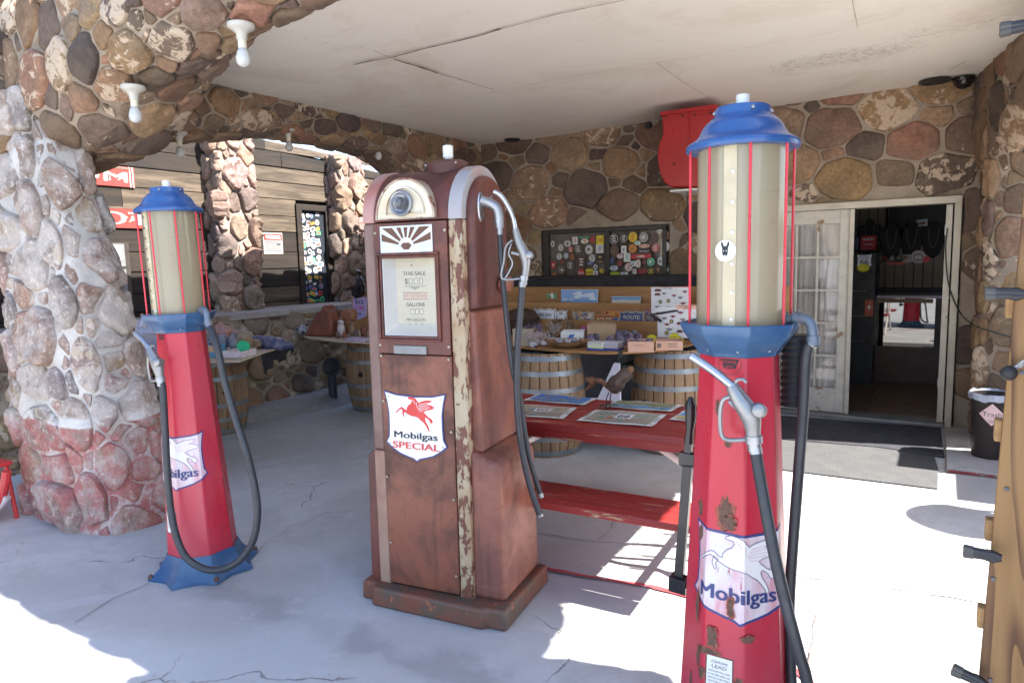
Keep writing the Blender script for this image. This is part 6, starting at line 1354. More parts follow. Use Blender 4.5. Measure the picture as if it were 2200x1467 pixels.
# ---- mats, step, bin
def mat_rib(name, col):
    m, nt, p = newmat(name); v = coord(nt, (1, 1, 1)); wv = nt.nodes.new('ShaderNodeTexWave'); wv.inputs['Scale'].default_value = 22; wv.bands_direction = 'DIAGONAL'; nt.links.new(v, wv.inputs[0])
    w2 = nt.nodes.new('ShaderNodeTexWave'); w2.inputs['Scale'].default_value = 22; w2.bands_direction = 'DIAGONAL'; vv = coord(nt, (-1, 1, 1)); nt.links.new(vv, w2.inputs[0])
    ck = nt.nodes.new('ShaderNodeTexChecker'); ck.inputs['Scale'].default_value = 7; nt.links.new(v, ck.inputs[0])
    mx = nt.nodes.new('ShaderNodeMix'); nt.links.new(ck.outputs['Fac'], mx.inputs[0]); nt.links.new(wv.outputs['Fac'], mx.inputs[2]); nt.links.new(w2.outputs['Fac'], mx.inputs[3])
    b = mixc(nt, ramp(nt, mx.outputs[0], .3, .7, 0, .55), col, tuple(c*.45 for c in col)); b = mixc(nt, ramp(nt, noi(nt, v, 5, 5), .4, .7, 0, .35), b, (.11, .105, .10)); nt.links.new(b, p.inputs['Base Color']); p.inputs['Roughness'].default_value = .8
    bump(nt, p, mx.outputs[0], .5, .006); return m
def mat_thing(label, pts, z, m):
    P = [G(a, b) for a, b in pts]; mb = MB(); n = len(P); mb.add([(p.x, p.y, .003) for p in P]+[(p.x, p.y, z) for p in P], [tuple(range(n-1, -1, -1)), tuple(range(n, 2*n))]+[(i, (i+1) % n, (i+1) % n+n, i+n) for i in range(n)]); return single(mb, 'door_mat', label, 'door mat', m, bevel=.003)
mat_thing('grey ribbed rubber mat in the sun, in front of the black one', [(1560, 996), (1690, 1012), (2015, 1052), (2016, 1008), (2008, 985), (1900, 965), (1700, 942), (1560, 930)], .012, mat_rib('grey_ribbed_rubber', (.085, .087, .092)))
mat_thing('black smooth rubber mat against the door threshold', [(1560, 925), (1700, 949), (1888, 964), (2029, 985), (2021, 923), (1700, 898), (1560, 890)], .020, dirty('black_mat', (.035, .035, .045), .8, col2=(.05, .05, .06), sc=4, amt=.4, bmp=.3))
mb = MB(); mb.box(.085, .45, 5.80, 6.9, .003, .022); tag(mb.build('pavement', CONC, bevel=.01), kind='structure')
mb = MB(); mb.box(.085, .46, 5.765, 5.799, .003, .019); tag(mb.build('kerb', dirty('red_kerb', (.28, .05, .05), .8, chips=(8, .5), chipc=(.3, .27, .25)), bevel=.008), kind='structure')
c = G(2127, 985); TC = thing('trash_can', 'dark brown trash can with pink Trash sign by the stone pier', 'trash can', (c.x, c.y, .022)); cx, cy = c.x, c.y
mb = MB(); mb.lathe([(.120, .022), (.125, .03), (.148, .485), (.154, .495), (.154, .51), (.144, .51), (.125, .2), (0, .18)], 32, (cx, cy, 0)); mb.build('bin_body', dirty('brown_bin', (.045, .035, .032), .45, amt=.4), TC)
mb = MB(); vs = []; n = 60
for i in range(n):
    a = 2*pi*i/n; w_ = .012*noise.noise(Vector((cos(a)*4, sin(a)*4, 0))); vs += [(cx+(.139)*cos(a), cy+.139*sin(a), .46), (cx+(.154+w_)*cos(a), cy+(.154+w_)*sin(a), .525+w_), (cx+(.164+w_)*cos(a), cy+(.164+w_)*sin(a), .515), (cx+(.163+w_)*cos(a), cy+(.163+w_)*sin(a), .475+w_*2)]
mb.add(vs, [((4*i+k) % (4*n), (4*i+k+1) % (4*n), (4*i+k+5) % (4*n), (4*i+k+4) % (4*n)) for i in range(n) for k in range(3)]); mb.build('bag', dirty('bin_bag', (.45, .50, .62), .3, amt=.4, sc=12), TC)
vd = (EYE-Vector((cx, cy, .5))); va = atan2(vd.y, vd.x); A = Art(); A.poly([(-.085, 0), (0, .085), (.085, 0), (0, -.085)], pk((.80, .55, .55)), 1); A.text('Trash', .0, -.012, .032, ik, .12, 2, bold=.0)
for k in range(3): A.line([(-.02, -.045-k*.008), (.02, -.043-k*.008)], .002, ik, 2)
A.build('trash_sign', TC, lambda x, z, h: (cx+(.155+h)*cos(va-.02+x/.155), cy+(.155+h)*sin(va-.02+x/.155), .375+z), [k*.02 for k in range(-4, 5)])

# ---- plywood stand with clamps at the right edge
mPLY, nt, p = newmat('rough_plywood'); v = coord(nt, (5.5, 5.5, .62), True); n1 = nt.nodes.new('ShaderNodeTexNoise'); nt.links.new(v, n1.inputs[0]); n1.inputs['Scale'].default_value = .9; n1.inputs['Detail'].default_value = 2; n1.inputs['Distortion'].default_value = .6
bands = mth(nt, 'FRACT', mth(nt, 'MULTIPLY', n1.outputs[0], 9.0)); fine = noi(nt, coord(nt, (60, 60, 3), True), 1, 3)
b_ = mixc(nt, ramp(nt, bands, .40, .98), (.27, .145, .05), (.085, .030, .010)); b_ = mixc(nt, ramp(nt, fine, .4, .7, 0, .4), b_, (.16, .07, .025)); b_ = mixc(nt, ramp(nt, noi(nt, coord(nt, (1, 1, 1), True), 2, 3), .4, .7, 0, .4), b_, (.30, .17, .065)); nt.links.new(b_, p.inputs['Base Color']); p.inputs['Roughness'].default_value = .6; bump(nt, p, bands, .2, .003)
PB = thing('plywood_sheet', 'tall rough plywood sheet with clamps standing at the right edge', 'plywood sheet', (.4, 1.9, 0))
Yp = 1.9; eL = [(2085, 1560), (2105, 1440), (2125, 1200), (2150, 960), (2170, 760), (2185, 640), (2200, 430)]
P0, P1 = W(2105, 1440, Yp), W(2200, 430, Yp); slope = (P1.x-P0.x)/(P1.z-P0.z); xe = lambda z: P0.x+(z-P0.z)*slope
mb = MB(); zt = 2.72; vs = [(xe(0), Yp, 0), (xe(0)+.61, Yp, 0), (xe(zt)+.61, Yp, zt), (xe(zt), Yp, zt)]; mb.add(vs+[(a, Yp+.019, c_) for a, b, c_ in vs], [(0, 1, 2, 3), (7, 6, 5, 4), (0, 4, 5, 1), (1, 5, 6, 2), (2, 6, 7, 3), (3, 7, 4, 0)]); mb.build('sheet', mPLY, PB, bevel=.002)
LUM = wood_mat('pine_lumber', (.46, .28, .12), (.34, .18, .07), 0)
for py_ in (660, 930, 1150, 1345):
    z = W(2150, py_, Yp).z; mb = MB(); mb.box(xe(z)-.013, xe(z)+.55, Yp+.020, Yp+.055, z-.026, z+.026); mb.build('batten', LUM, PB, bevel=.003)
mb = MB()
for a, b in ((2163, 1050), (2134, 1243), (2128, 1460), (2195, 800)): c = W(a, b, Yp-.001); mb.lathe([(.005, 0), (.005, .003), (0, .004)], 8, T=Matrix.Translation(c) @ Matrix.Rotation(pi/2, 4, 'X'))
loose(mb, 'screw', paint((.12, .12, .14), .5, .5), PB)
JAW = dirty('clamp_black', (.03, .03, .035), .45, amt=.2); GRIPM = dirty('clamp_grip', (.08, .075, .07), .6, amt=.3)
def clamp_t(label, px, py, ang=0.0):
    c = W(px, py, Yp-.03); t = thing('spring_clamp', label, 'clamp', c, group='spring clamps on the plywood sheet'); T = Matrix.Translation(c) @ Matrix.Rotation(ang, 4, 'Y') @ Matrix.Scale(.34, 4)
    for s in (1, -1):
        mb = MB(); vs = [(-.135, -.012, s*.016+.006), (-.088, -.014, s*.0135+.006), (-.02, -.014, s*.010+.006), (.03, -.012, s*.016), (.075, -.010, s*.004)]
        mb.tube([T @ Vector(q) for q in vs[1:]], [.009, .0095, .010, .007], 10); j = mb.build('jaw', JAW, t)
        mb = MB(); mb.tube([T @ Vector((-.142, -.012, s*.017+.006)), T @ Vector((-.138, -.012, s*.017+.006)), T @ Vector((-.082, -.014, s*.0135+.006))], [.006, .0105, .0105], 10); mb.build('grip', GRIPM, j)
    mb = MB(); mb.tube([T @ Vector((-.0, -.028, .006)), T @ Vector((-.0, .002, .006))], .013, 12); mb.build('spring', JAW, t)
clamp_t('black spring clamp on the left edge of the plywood, at knee height', 2122, 1192); clamp_t('black spring clamp on the plywood edge, in front of the stone pier', 2172, 632, -.02); clamp_t('black spring clamp at the bottom corner of the picture', 2094, 1458, .25); clamp_t('grey spring clamp at the top right corner against the ceiling', 2207, 58, -.02)
mb = MB(); mb.ball(W(2168, 801, Yp-.03), .017, 16); BC = thing('bungee_ball', 'black ball bungee hooked over the plywood sheet', 'bungee', W(2168, 801, Yp-.03)); mb.build('ball', BLACK, BC, ang=60)
for dy in (-4, 4):
    mb = MB(); mb.tube([W(2170, 798+dy*.3, Yp-.03), W(2200, 779+dy, Yp-.02), W(2260, 745+dy, Yp-.01)], .0032, 6); mb.build('cord', dirty('striped_cord', (.12, .12, .12), .7, col2=(.6, .6, .55), sc=160, amt=.9), BC)
# cable from the door to the right
mb = MB(); mb.tube(smooth([W(2036, 490, WY-.07), W(2032, 530, WY-.07), W(2035, 590, WY-.07), W(2044, 630, WY-.06), W(2062, 670, WY-.2), W(2090, 697, 6.72), W(2130, 712, 6.62), W(2172, 724, 6.6), W(2230, 735, 6.6)], 6), .006, 8); single(mb, 'power_cable', 'thin dark green cable sagging from the door frame to the right', 'cable', dirty('green_cable', (.025, .045, .035), .5))

# ---- fittings on ceiling, beams and wall
CER = dirty('glazed_ceramic', (.50, .48, .42), .2, amt=.1, bmp=0); BUL = dirty('frosted_bulb', (.52, .52, .50), .3, amt=.05, bmp=0); SOC = dirty('cream_socket', (.66, .62, .48), .4, amt=.1, bmp=0)
def bulb_t(label, px, py, Y=None, X=None, sc=1.0, first=[None]):
    c = W(px, py, Y) if Y is not None else at(px, py, 0, X)
    if first[0] is None:
        t = thing('light_bulb', label, 'light bulb', c, group='bare bulbs in white holders under the stone beams')
        mb = MB(); mb.lathe([(0, .016), (.064, .016), (.066, .004), (.060, -.006), (.040, -.016), (.027, -.03), (.024, -.06), (.0, -.06)], 32); mb.build('holder', CER, t, world=False, ang=50)
        mb = MB(); mb.lathe([(.0, -.098), (.020, -.098), (.020, -.058), (0, -.058)], 20); mb.build('socket', SOC, t, world=False)
        mb = MB(); mb.lathe([(.0, -.185), (.016, -.182), (.028, -.172), (.034, -.156), (.034, -.140), (.028, -.118), (.020, -.098), (0, -.096)], 24); mb.build('bulb', BUL, t, world=False, ang=80)
        first[0] = t
    else: t = copy_tree(first[0]); t.location = c; t['label'] = label
    return t
bulb_t('bare bulb under the front stone beam, just left of the small red cap', 286, 192, Y=2.26)
bulb_t('bare bulb highest in the photo, at the edge of the front stone beam', 518, 60, Y=2.26)
bulb_t('bare bulb under the left beam, above the left fuel pump', 384, 288, X=-5.14); bulb_t('bare bulb under the left beam, in front of the bright sky', 619, 281, X=-5.14); bulb_t('bare bulb under the left beam, close to the rusty pump', 812, 306, X=-5.14)
mb = MB(); c = at(340, 221, 0, -4.93); mb.ball(c, .062, 16, sc=(.7, 1.2, .55)); mb.tube([c+Vector((0, -.02, .02)), c+Vector((-.03, .02, .08))], [.03, .012], 12); single(mb, 'red_cap', 'small red plastic cap on the left stone beam beside a bulb', 'cap', dirty('red_plastic', (.65, .02, .03), .4, amt=.15))
def disc_ceil(px, py, r, label, dome=False):
    c = at(px, py, 2, CZ); c.y = min(c.y, WY-r-.06); t = thing('dome_camera' if dome else 'ceiling_speaker', label, 'dome camera' if dome else 'ceiling speaker', c)
    if dome:
        mb = MB(); mb.lathe([(r*.2, -.10), (r*.6, -.085), (r*.85, -.055), (r, -.02), (r, -.008), (0, -.008)], 28); mb.build('dome', dirty('smoked_dome', (.02, .015, .014), .1, bmp=0), t, world=False)
    else:
        mb = MB(); mb.lathe([(r, -.008), (r, -.02), (r*.8, -.026), (r*.72, -.014), (0, -.014)], 32); mb.build('ring', dirty('black_ring', (.02, .018, .017), .4), t, world=False)
        mb = MB(); mb.lathe([(r*.70, -.016), (r*.55, -.020), (0, -.022)], 32); mb.build('grille', dirty('black_grille', (.03, .028, .027), .6, bmp=.6, bsc=200), t, world=False)
disc_ceil(2010, 186, .125, 'round black speaker in the ceiling beside the dome camera'); disc_ceil(1107, 300, .10, 'round black speaker in the ceiling corner above the rusty pump'); disc_ceil(2069, 181, .085, 'smoked black dome camera in the right corner of the ceiling', True)
CM = thing('small_camera', 'small white bullet camera on the wall left of the red hood', 'camera', W(1400, 262, 7.2)); mb = MB(); mb.tube([W(1410, 262, 7.05), W(1396, 268, 6.95)], .032, 14); mb.build('camera_body', CER, CM); mb = MB(); mb.tube([W(1396, 268, 6.95), W(1391, 270, 6.92)], .036, 14); mb.build('lens_hood', BLACK, CM); mb = MB(); mb.tube([W(1404, 255, 7.32), W(1405, 250, 7.1), W(1404, 262, 7.02)], .014, 8); mb.build('bracket', CER, CM)
# red metal hood high on the wall
RDM = dirty('red_sheet_metal', (.36, .010, .010), .38, amt=.2, sc=3, bmp=.03); YH = 6.55
HD = thing('metal_hood', 'red sheet metal hood with rounded bottom hanging below the ceiling behind the right pump', 'hood', W(1480, 300, YH))
q = lambda px, py: (W(px, py, YH).x, W(px, py, YH).z)
o1 = [q(1422, 247), q(1424, 290), q(1416, 308), q(1412, 330), q(1413, 352), q(1418, 374), q(1427, 392), q(1440, 402), q(1560, 402), q(1560, 320), q(1540, 290), q(1537, 230)]
mb = MB(); mb.prism(o1[::-1], .55, T=Matrix.Translation((0, YH, 0))); mb.build('hood_shell', RDM, HD, bevel=.012, bseg=3)
mb = MB(); a, b = W(1481, 238, YH-.004), W(1483, 300, YH-.004); mb.box(a.x-.004, a.x+.004, YH-.012, YH, b.z-.05, a.z); mb.box(W(1422, 246, YH).x-.01, W(1537, 230, YH).x+.01, YH-.02, YH+.5, W(1537, 232, YH).z-.005, W(1537, 232, YH).z+.03); mb.build('seam_flange', RDM, HD, bevel=.003)
mb = MB()
for a, b in ((1432, 252), (1466, 249), (1492, 247), (1528, 243), (1448, 352)): c = W(a, b, YH-.001); mb.lathe([(.014, 0), (.012, .008), (0, .010)], 8, T=Matrix.Translation(c) @ Matrix.Rotation(pi/2, 4, 'X'))
loose(mb, 'rivet', dirty('dark_rivet', (.12, .01, .01), .5), HD)
mb = MB(); mb.box(W(1440, 404, YH).x, W(1560, 404, YH).x, YH-.01, YH+.5, W(1500, 408, YH).z, W(1500, 404, YH).z-.001); mb.build('bottom_lip', JAMB, HD)
mb = MB(); mb.tube([W(1476, 408, 6.6), W(1478, 470, 6.6), W(1481, 535, 6.6)], .005, 6); mb.tube([W(1480, 500, 6.6), W(1480, 508, 6.6)], .02, 8); mb.tube([W(1481, 532, 6.6), W(1484, 546, 6.6)], [.014, .022], 8); single(mb, 'hanging_cord', 'thin dark pull cord hanging from the red hood', 'cord', INK)
# ================================================================ TIMBER BUILDING FITTINGS AND LEFT STALL
XW = -7.27
def sign_w(name, label, cat, px0, py0, px1, py1, m, art, th=.03):
    a, b = at(px0, py0, 0, XW), at(px1, py1, 0, XW); y0, y1, z1, z0 = a.y, b.y, a.z, b.z
    t = thing(name, label, cat, (XW, (y0+y1)/2, z0)); mb = MB(); mb.box(XW-.03, XW+th-.03, y0, y1, z0, z1); mb.build('board', m, t, bevel=.003)
    A = Art(); art(A, y1-y0, z1-z0); A.build('lettering', t, lambda x, z, h: (XW+th-.0295+h*2, y0+x, z0+z)); return t
SRED = dirty('weathered_red_sign', (.27, .025, .02), .7, col2=(.16, .025, .02), amt=.5, sc=7, chips=(7, .62), chipc=(.42, .36, .31), bmp=.2); SWH = dirty('weathered_white_letter', (.42, .40, .36), .7, amt=.5, chips=(14, .60), chipc=(.2, .17, .15), bmp=.3)
def om(A, w_, h_):
    A.text('OM', w_-.36, h_*.22, h_*.52, SWH, .56, 3, bold=.03)
    for e in (.02, .05): A.line([(w_-e, .0), (w_-e, h_)], .014, SWH, 2)
    A.line([(.0, h_*.90), (w_-.06, h_*.93)], h_*.10, PLK[3], 2)
sign_w('lettered_sign', 'peeling red sign with white letters OM, upper one on the plank wall', 'sign', 120, 343, 291, 404, SRED, om)
def ho(A, w_, h_): A.text('HOT', w_-.40, h_*.16, h_*.62, SWH, .80, 3, bold=.03); A.line([(.0, h_*.95), (w_, h_*.97)], h_*.08, PLK[3], 2)
sign_w('lettered_sign', 'red sign with cream letters HO, directly behind the left blue dome', 'sign', 140, 438, 322, 492, SRED, ho)
def sheets(A, w_, h_):
    g1, g2 = pk((.17, .175, .18)), pk((.26, .25, .27)); hs = h_/3
    for k in range(3):
        A.rect(.03, w_-.05, k*hs+.02, (k+1)*hs-.012, g1, 2); 
        if k == 2: A.rect(w_*.4, w_-.08, k*hs+hs*.35, (k+1)*hs-.03, g2, 3); [A.line([(w_*.45, k*hs+hs*(.45+.08*j)), (w_-.12, k*hs+hs*(.45+.08*j))], .008, pk((.3, .25, .5)), 4) for j in range(5)]
sign_w('notice_frame', 'dark framed panel of three pale sheets left of the blue dome pump', 'notice board', 120, 520, 290, 683, WF, sheets)
def warn(A, w_, h_):
    A.rect(w_*.05, w_*.95, h_*.66, h_*.93, pk((.24, .03, .03)), 2); A.text('WARNING', w_/2, h_*.71, h_*.17, PWHITE, w_*.75, 3, bold=.02)
    for k in range(6): A.line([(w_*.08, h_*(.58-.085*k)), (w_*(.9 if k % 2 else .8), h_*(.58-.085*k))], h_*.025, pk((.14, .14, .16)), 2)
    A.rect(w_*.70, w_*.76, h_*.42, h_*.50, ik, 3); A.rect(w_*.8, w_*.86, h_*.42, h_*.50, ik, 3)
sign_w('warning_sign', 'white WARNING sign with red heading on the sunlit planks', 'sign', 566, 499, 611, 546, paint((.26, .25, .24), .6), warn, .012)
# narrow window
NWt = thing('narrow_window', 'tall narrow window full of stickers in a grey wooden frame', 'window', (XW, (wy0+wy1)/2, wzz0))
FR = PLK[0]; f_ = .07
mb = MB(); X0_, X1_ = XW-.06, XW+.01
mb.box(X0_, X1_, wy0-.02, wy0+f_, wzz0-.06, wzz1+.06); mb.box(X0_, X1_, wy1-f_, wy1+.03, wzz0-.06, wzz1+.06); mb.box(X0_, X1_-.002, wy0+f_, wy1-f_, wzz1-.02, wzz1+.06); mb.box(X0_, X1_-.002, wy0+f_, wy1-f_, wzz0-.06, wzz0+.03)
mb.build('window_frame', FR, NWt, bevel=.004)
mb = MB(); mb.box(XW-.04, XW-.036, wy0+f_, wy1-f_, wzz0+.03, wzz1-.02); mb.build('dark_glass', dirty('dark_glass', (.03, .035, .045), .06, amt=.2, bmp=0), NWt)
R = random.Random(12); a, b = wy0+f_+.025, wy1-f_-.06; z = wzz0+.06; q = 0
while z < wzz1-.06:
    y = a+R.uniform(0, .02)
    while y < b:
        hh = R.uniform(.028, .045); A = Art(); m1 = pk(R.choice((gw, gw, (.5, .47, .48), gw, (.45, .42, .42)) if z > wzz0+.42 and R.random() < .8 else ((.25, .24, .25), gb, gr_, gg, gn, (.1, .2, .3), (.35, .4, .1), gk))); m2 = pk(R.choice((gk, gr_, gb, gn, go, gw))); rot = R.uniform(-.4, .4)
        if R.random() < .55: A.disc(0, 0, hh, m1, 1, 14); A.disc(0, 0, hh*.6, m2, 2, 8, R.uniform(.6, 1.1), R.uniform(.5, 1))
        else: w2 = hh*R.uniform(.8, 1.5); A.rect(-w2, w2, -hh*.8, hh*.8, m1, 1); A.rect(-w2*.7, w2*.7, -hh*.4, hh*.4, m2, 2)
        A.build('sticker', NWt, lambda x, zz, h, y=y+R.uniform(-.02, .02), z=z+R.uniform(-.025, .025), rot=rot: (XW-.034+h, y+x*cos(rot)-zz*sin(rot), z+x*sin(rot)+zz*cos(rot))); y += .085; q += 1
    z += .082
# ---- things on the board of rusty birds
TZ = .862
RB2 = dirty('rusty_sheet', (.20, .062, .035), .75, col2=(.12, .04, .028), sc=8, amt=.6, bmp=.25)
def hat(px, py, pts, name, label, cat, m, thick=.06, Yc=None):
    """outline in photo pixels standing on the board, given real thickness"""
    c = G(px, py, TZ); Y = c.y; mb = MB(); o = [(W(a, b, Y).x, W(a, b, Y).z) for a, b in pts]; zmin = min(z for x, z in o); o = [(x, z-zmin+TZ+.001) for x, z in o]
    mb.prism(o[::-1], thick, T=Matrix.Translation((0, Y-thick/2, 0))); return single(mb, name, label, cat, m, bevel=thick*.38, bseg=3)
hat(695, 722, [(662, 716), (720, 719), (722, 690), (716, 664), (710, 658), (708, 651), (702, 651), (700, 659), (690, 668), (676, 692)], 'metal_quail', 'big rusty sheet metal quail at the left of the mid board', 'ornament', RB2, .14)
hat(748, 722, [(728, 700), (735, 690), (734, 656), (745, 652), (762, 655), (764, 672), (756, 684), (752, 705), (738, 712)], 'metal_bird', 'rusty orange metal bird beside the BUCK STOPS sign', 'ornament', RST, .10)
for k_, (px, py, s, m, lb) in enumerate(((752, 722, 1.0, WHC, 'white faced stone owl in front of the rusty birds'), (775, 722, .9, AMB, 'brown stone owl right of the white faced owl'))):
    c = G(px, py, TZ); c.y -= .12; t = thing('owl_figurine', lb, 'figurine', c); mb = MB(); mb.ball((c.x, c.y, TZ+.08*s), .05*s, 14, sc=(.9, .8, 1.6)); mb.ball((c.x, c.y-.005, TZ+.155*s), .038*s, 14, sc=(1, .8, .8)); mb.build('owl_body', m, t, ang=80)
    for s2 in (-1, 1): mb = MB(); mb.ball((c.x+s2*.014*s, c.y-.033*s, TZ+.16*s), .009*s, 8); mb.build('eye', ik, t)
for i, (px, py, r) in enumerate(((733, 724, .045), (742, 730, .035), (765, 728, .04), (782, 724, .05), (725, 727, .03))): geode(px, py, TZ, r, RB2 if i % 2 else BRS, 'small rust brown carved bird in the crowd before the owls', 'small carved birds on the mid board', (.8, .7, 1.3), i+30, 'carved_bird')
mb = MB(); c = G(765, 733, TZ); mb.box(c.x-.11, c.x+.14, c.y-.05, c.y+.08, TZ+.001, TZ+.035); single(mb, 'soft_book', 'pale violet book lying at the front of the mid board', 'book', dirty('violet_cover', (.42, .34, .46), .6, amt=.4, sc=20), bevel=.004)
c = W(768, 660, 5.75); t = thing('buck_sign', 'violet sign reading BUCK STOPS on an orange board', 'sign', (c.x, c.y, TZ)); mb = MB(); mb.box(c.x-.10, c.x+.3, c.y+.01, c.y+.03, TZ, c.z+.16); mb.build('back_board', PLY, t); mb = MB(); mb.prism([(c.x-.055, c.z-.14), (c.x+.02, c.z-.14), (c.x+.13, c.z-.1), (c.x+.16, c.z+.12), (c.x-.06, c.z+.125), (c.x-.075, c.z+.02)], .008, T=Matrix.Translation((0, c.y, 0))); mb.build('sign_face', pk((.45, .36, .62)), t)
A = Art(); A.text('THE', -.03, .085, .02, ik, .04, 2); A.text('BUCK', .035, .035, .05, ik, .13, 2, bold=.03); A.text('STOPS', .03, -.035, .05, pk((.55, .06, .22)), .16, 2, bold=.04); A.text('HERE', .02, -.09, .03, ik, .07, 2); A.build('sign_lettering', t, lambda x, z, h: (c.x+x, c.y-.001-h, c.z+z))
# black bag hanging on the pier
c = at(768, 604, 0, -5.62); mb = MB(); mb.ball((c.x, c.y, c.z-.07), .12, 14, wob=.35, sc=(.6, .8, 1.0), seed=3); mb.tube([(c.x, c.y, c.z), (c.x+.01, c.y, c.z+.06), (c.x+.03, c.y, c.z+.12)], [.04, .02, .035], 10); single(mb, 'plastic_bag', 'knotted black plastic bag hanging left of the rusty pump', 'bag', dirty('black_bag', (.015, .015, .02), .3, bmp=.6, bsc=18))
mb = MB(); c = G(650, 720, TZ); mb.ball((c.x, c.y, TZ+.05), .07, 12, wob=.6, seed=5, sc=(1.4, .8, .8)); single(mb, 'quartz_rock', 'black and white rock at the left tip of the mid board', 'stone', dirty('snowflake_rock', (.02, .02, .025), .5, col2=(.5, .5, .52), sc=16, amt=.8, bmp=.3), ang=25)
# flue pipe against the low wall
c = at(712, 788, 0, -5.95); t = thing('flue_pipe', 'dark round duct on a post against the low wall, below the mid board', 'pipe', (c.x, c.y, 0)); mb = MB(); T = Matrix.Translation(c) @ Matrix.Rotation(radians(62), 4, 'Z') @ Matrix.Rotation(pi/2, 4, 'X'); mb.lathe([(.085, -.08), (.105, .0), (.112, .008), (.103, .012), (.085, .0), (.08, -.06), (0, -.06)], 32, T=T); mb.build('duct', dirty('dark_duct', (.07, .07, .085), .5, .2, amt=.3), t); mb = MB(); mb.tube([c+Vector((-.03, .03, -.08)), Vector((c.x-.03, c.y+.03, 0))], .05, 16); mb.build('post', dirty('dark_duct_post', (.05, .05, .065), .6), t)
# ---- left board
L = .862
mb = MB(); c = G(305, 768, L); t = thing('plastic_tub', 'lavender plastic tub with a green star beside the stone column', 'tub', (c.x, c.y, L)); mb.lathe([(.13, 0), (.17, .13), (.178, .14), (.165, .14), (.12, .02), (0, .02)], 28, (c.x, c.y, L+.001)); mb.build('tub_wall', dirty('lavender_plastic', (.42, .42, .66), .35, amt=.2), t)
mb = MB(); mb.ball((c.x+.05, c.y+.03, L+.19), .13, 14, wob=.5, seed=9, sc=(1, 1, .9)); mb.tube([(c.x+.06, c.y, L+.26), (c.x+.09, c.y, L+.36)], [.05, .015], 8); mb.build('bag', dirty('thin_bag', (.52, .52, .66), .3, bmp=.5, bsc=15), t)
vd = EYE-Vector((c.x, c.y, L)); va = atan2(vd.y, vd.x); A = Art(); A.poly([(-.05, .045), (.005, .04), (.045, .0), (.0, -.045), (-.045, -.03)], GRN, 1); A.build('price_label', t, lambda x, z, h: (c.x+(.163+h)*cos(va-.25+x/.17), c.y+(.163+h)*sin(va-.25+x/.17), L+.075+z))
ROSE = dirty('rose_quartz', (.34, .14, .12), .4, col2=(.42, .28, .25), sc=10, amt=.7, bmp=.3); GRB = dirty('grey_blue_agate', (.12, .14, .20), .3, col2=(.24, .24, .27), sc=9, amt=.6, bmp=.2); AMR = dirty('amber_rock', (.20, .13, .075), .55, col2=(.34, .27, .21), sc=12, amt=.8, bmp=.5)
for i, (px, py, r, m, lb, Z_) in enumerate(((480, 742, .10, ROSE, 'large pink rock right behind the pump hose', 1.2), (448, 738, .07, ROSE, 'pink rock directly behind the pump elbow', 1.3), (508, 738, .06, ROSE, 'small pink rock between the grey agates', 1.3), (478, 752, .075, GRB, 'grey blue agate in front of the large pink rock', 1.0), (446, 750, .06, GRB, 'grey blue agate left of the pump hose', 1.0), (508, 752, .075, GRB, 'grey blue agate beside the green star tray', 1.1), (526, 752, .085, AMR, 'pale tan agate right of the green star', 1.1), (548, 750, .065, AMR, 'amber brown rock at the right end of the board of rocks', .8), (537, 738, .06, AMR, 'brown rock behind the amber one', 1.0), (495, 734, .07, AMR, 'brown rock far back between two pink ones', 1.2), (465, 730, .06, ROSE, 'pale pink rock at the back edge', 1.2), (522, 730, .06, ROSE, 'faded pink rock at the back edge, right', 1.0))):
    geode(px, py, L, r, m, lb, None, (.9, .8, Z_), i+50, 'rock')
def traything(px0, px1, pyb, h, d_, m, name, label, z):
    a, b = G(px0, pyb, z), G(px1, pyb, z); c = (a+b)/2; wd = (b-a).length; t = thing(name, label, 'tray', (c.x, c.y, z), atan2((b-a).y, (b-a).x)); mb = MB()
    mb.box(-wd/2, wd/2, 0, d_, .001, .005); mb.box(-wd/2, wd/2, 0, .006, .005, h); mb.box(-wd/2, wd/2, d_-.006, d_, .005, h); mb.box(-wd/2, -wd/2+.006, .006, d_-.006, .005, h); mb.box(wd/2-.006, wd/2, .006, d_-.006, .005, h); mb.build('tray_wall', m, t, world=False); return t, wd
t, wd = traything(474, 521, 769, .055, .22, dirty('white_tray', (.66, .64, .68), .4, col2=(.45, .12, .15), sc=10, amt=.3), 'open_tray', 'white tray with red print holding a green star', L)
A = Art(); star(A, wd*.25, .085, .05, GRN, 16); o = A.build('price_label', t, lambda x, z, h: (x, .10-h, z), world=False); o.modifiers.new('s', 'SOLIDIFY').thickness = .003
t, wd = traything(444, 462, 768, .10, .16, pk((.10, .30, .48)), 'open_box', 'blue and tan box between pump body and hose', L); A = Art(); A.rect(-wd*.5, wd*.5, .045, .1, pk((.5, .36, .22)), 1); A.build('tray_print', t, lambda x, z, h: (x, -.001-h, z), world=False)
mb = MB(); P = [G(552, 735, L+.04), G(585, 738, L+.045), G(612, 741, L+.03), G(628, 742, L+.01)]; mb.tube(smooth(P, 5), [.07]*6+[.055]*4+[.035]*4+[.012]*2, 12); single(mb, 'folded_umbrella', 'folded dark blue umbrella lying at the right end of the board of rocks', 'umbrella', dirty('navy_cloth', (.04, .05, .14), .7, col2=(.18, .16, .2), stretch=(6, 1, 6), amt=.6, sc=4, bmp=.4))
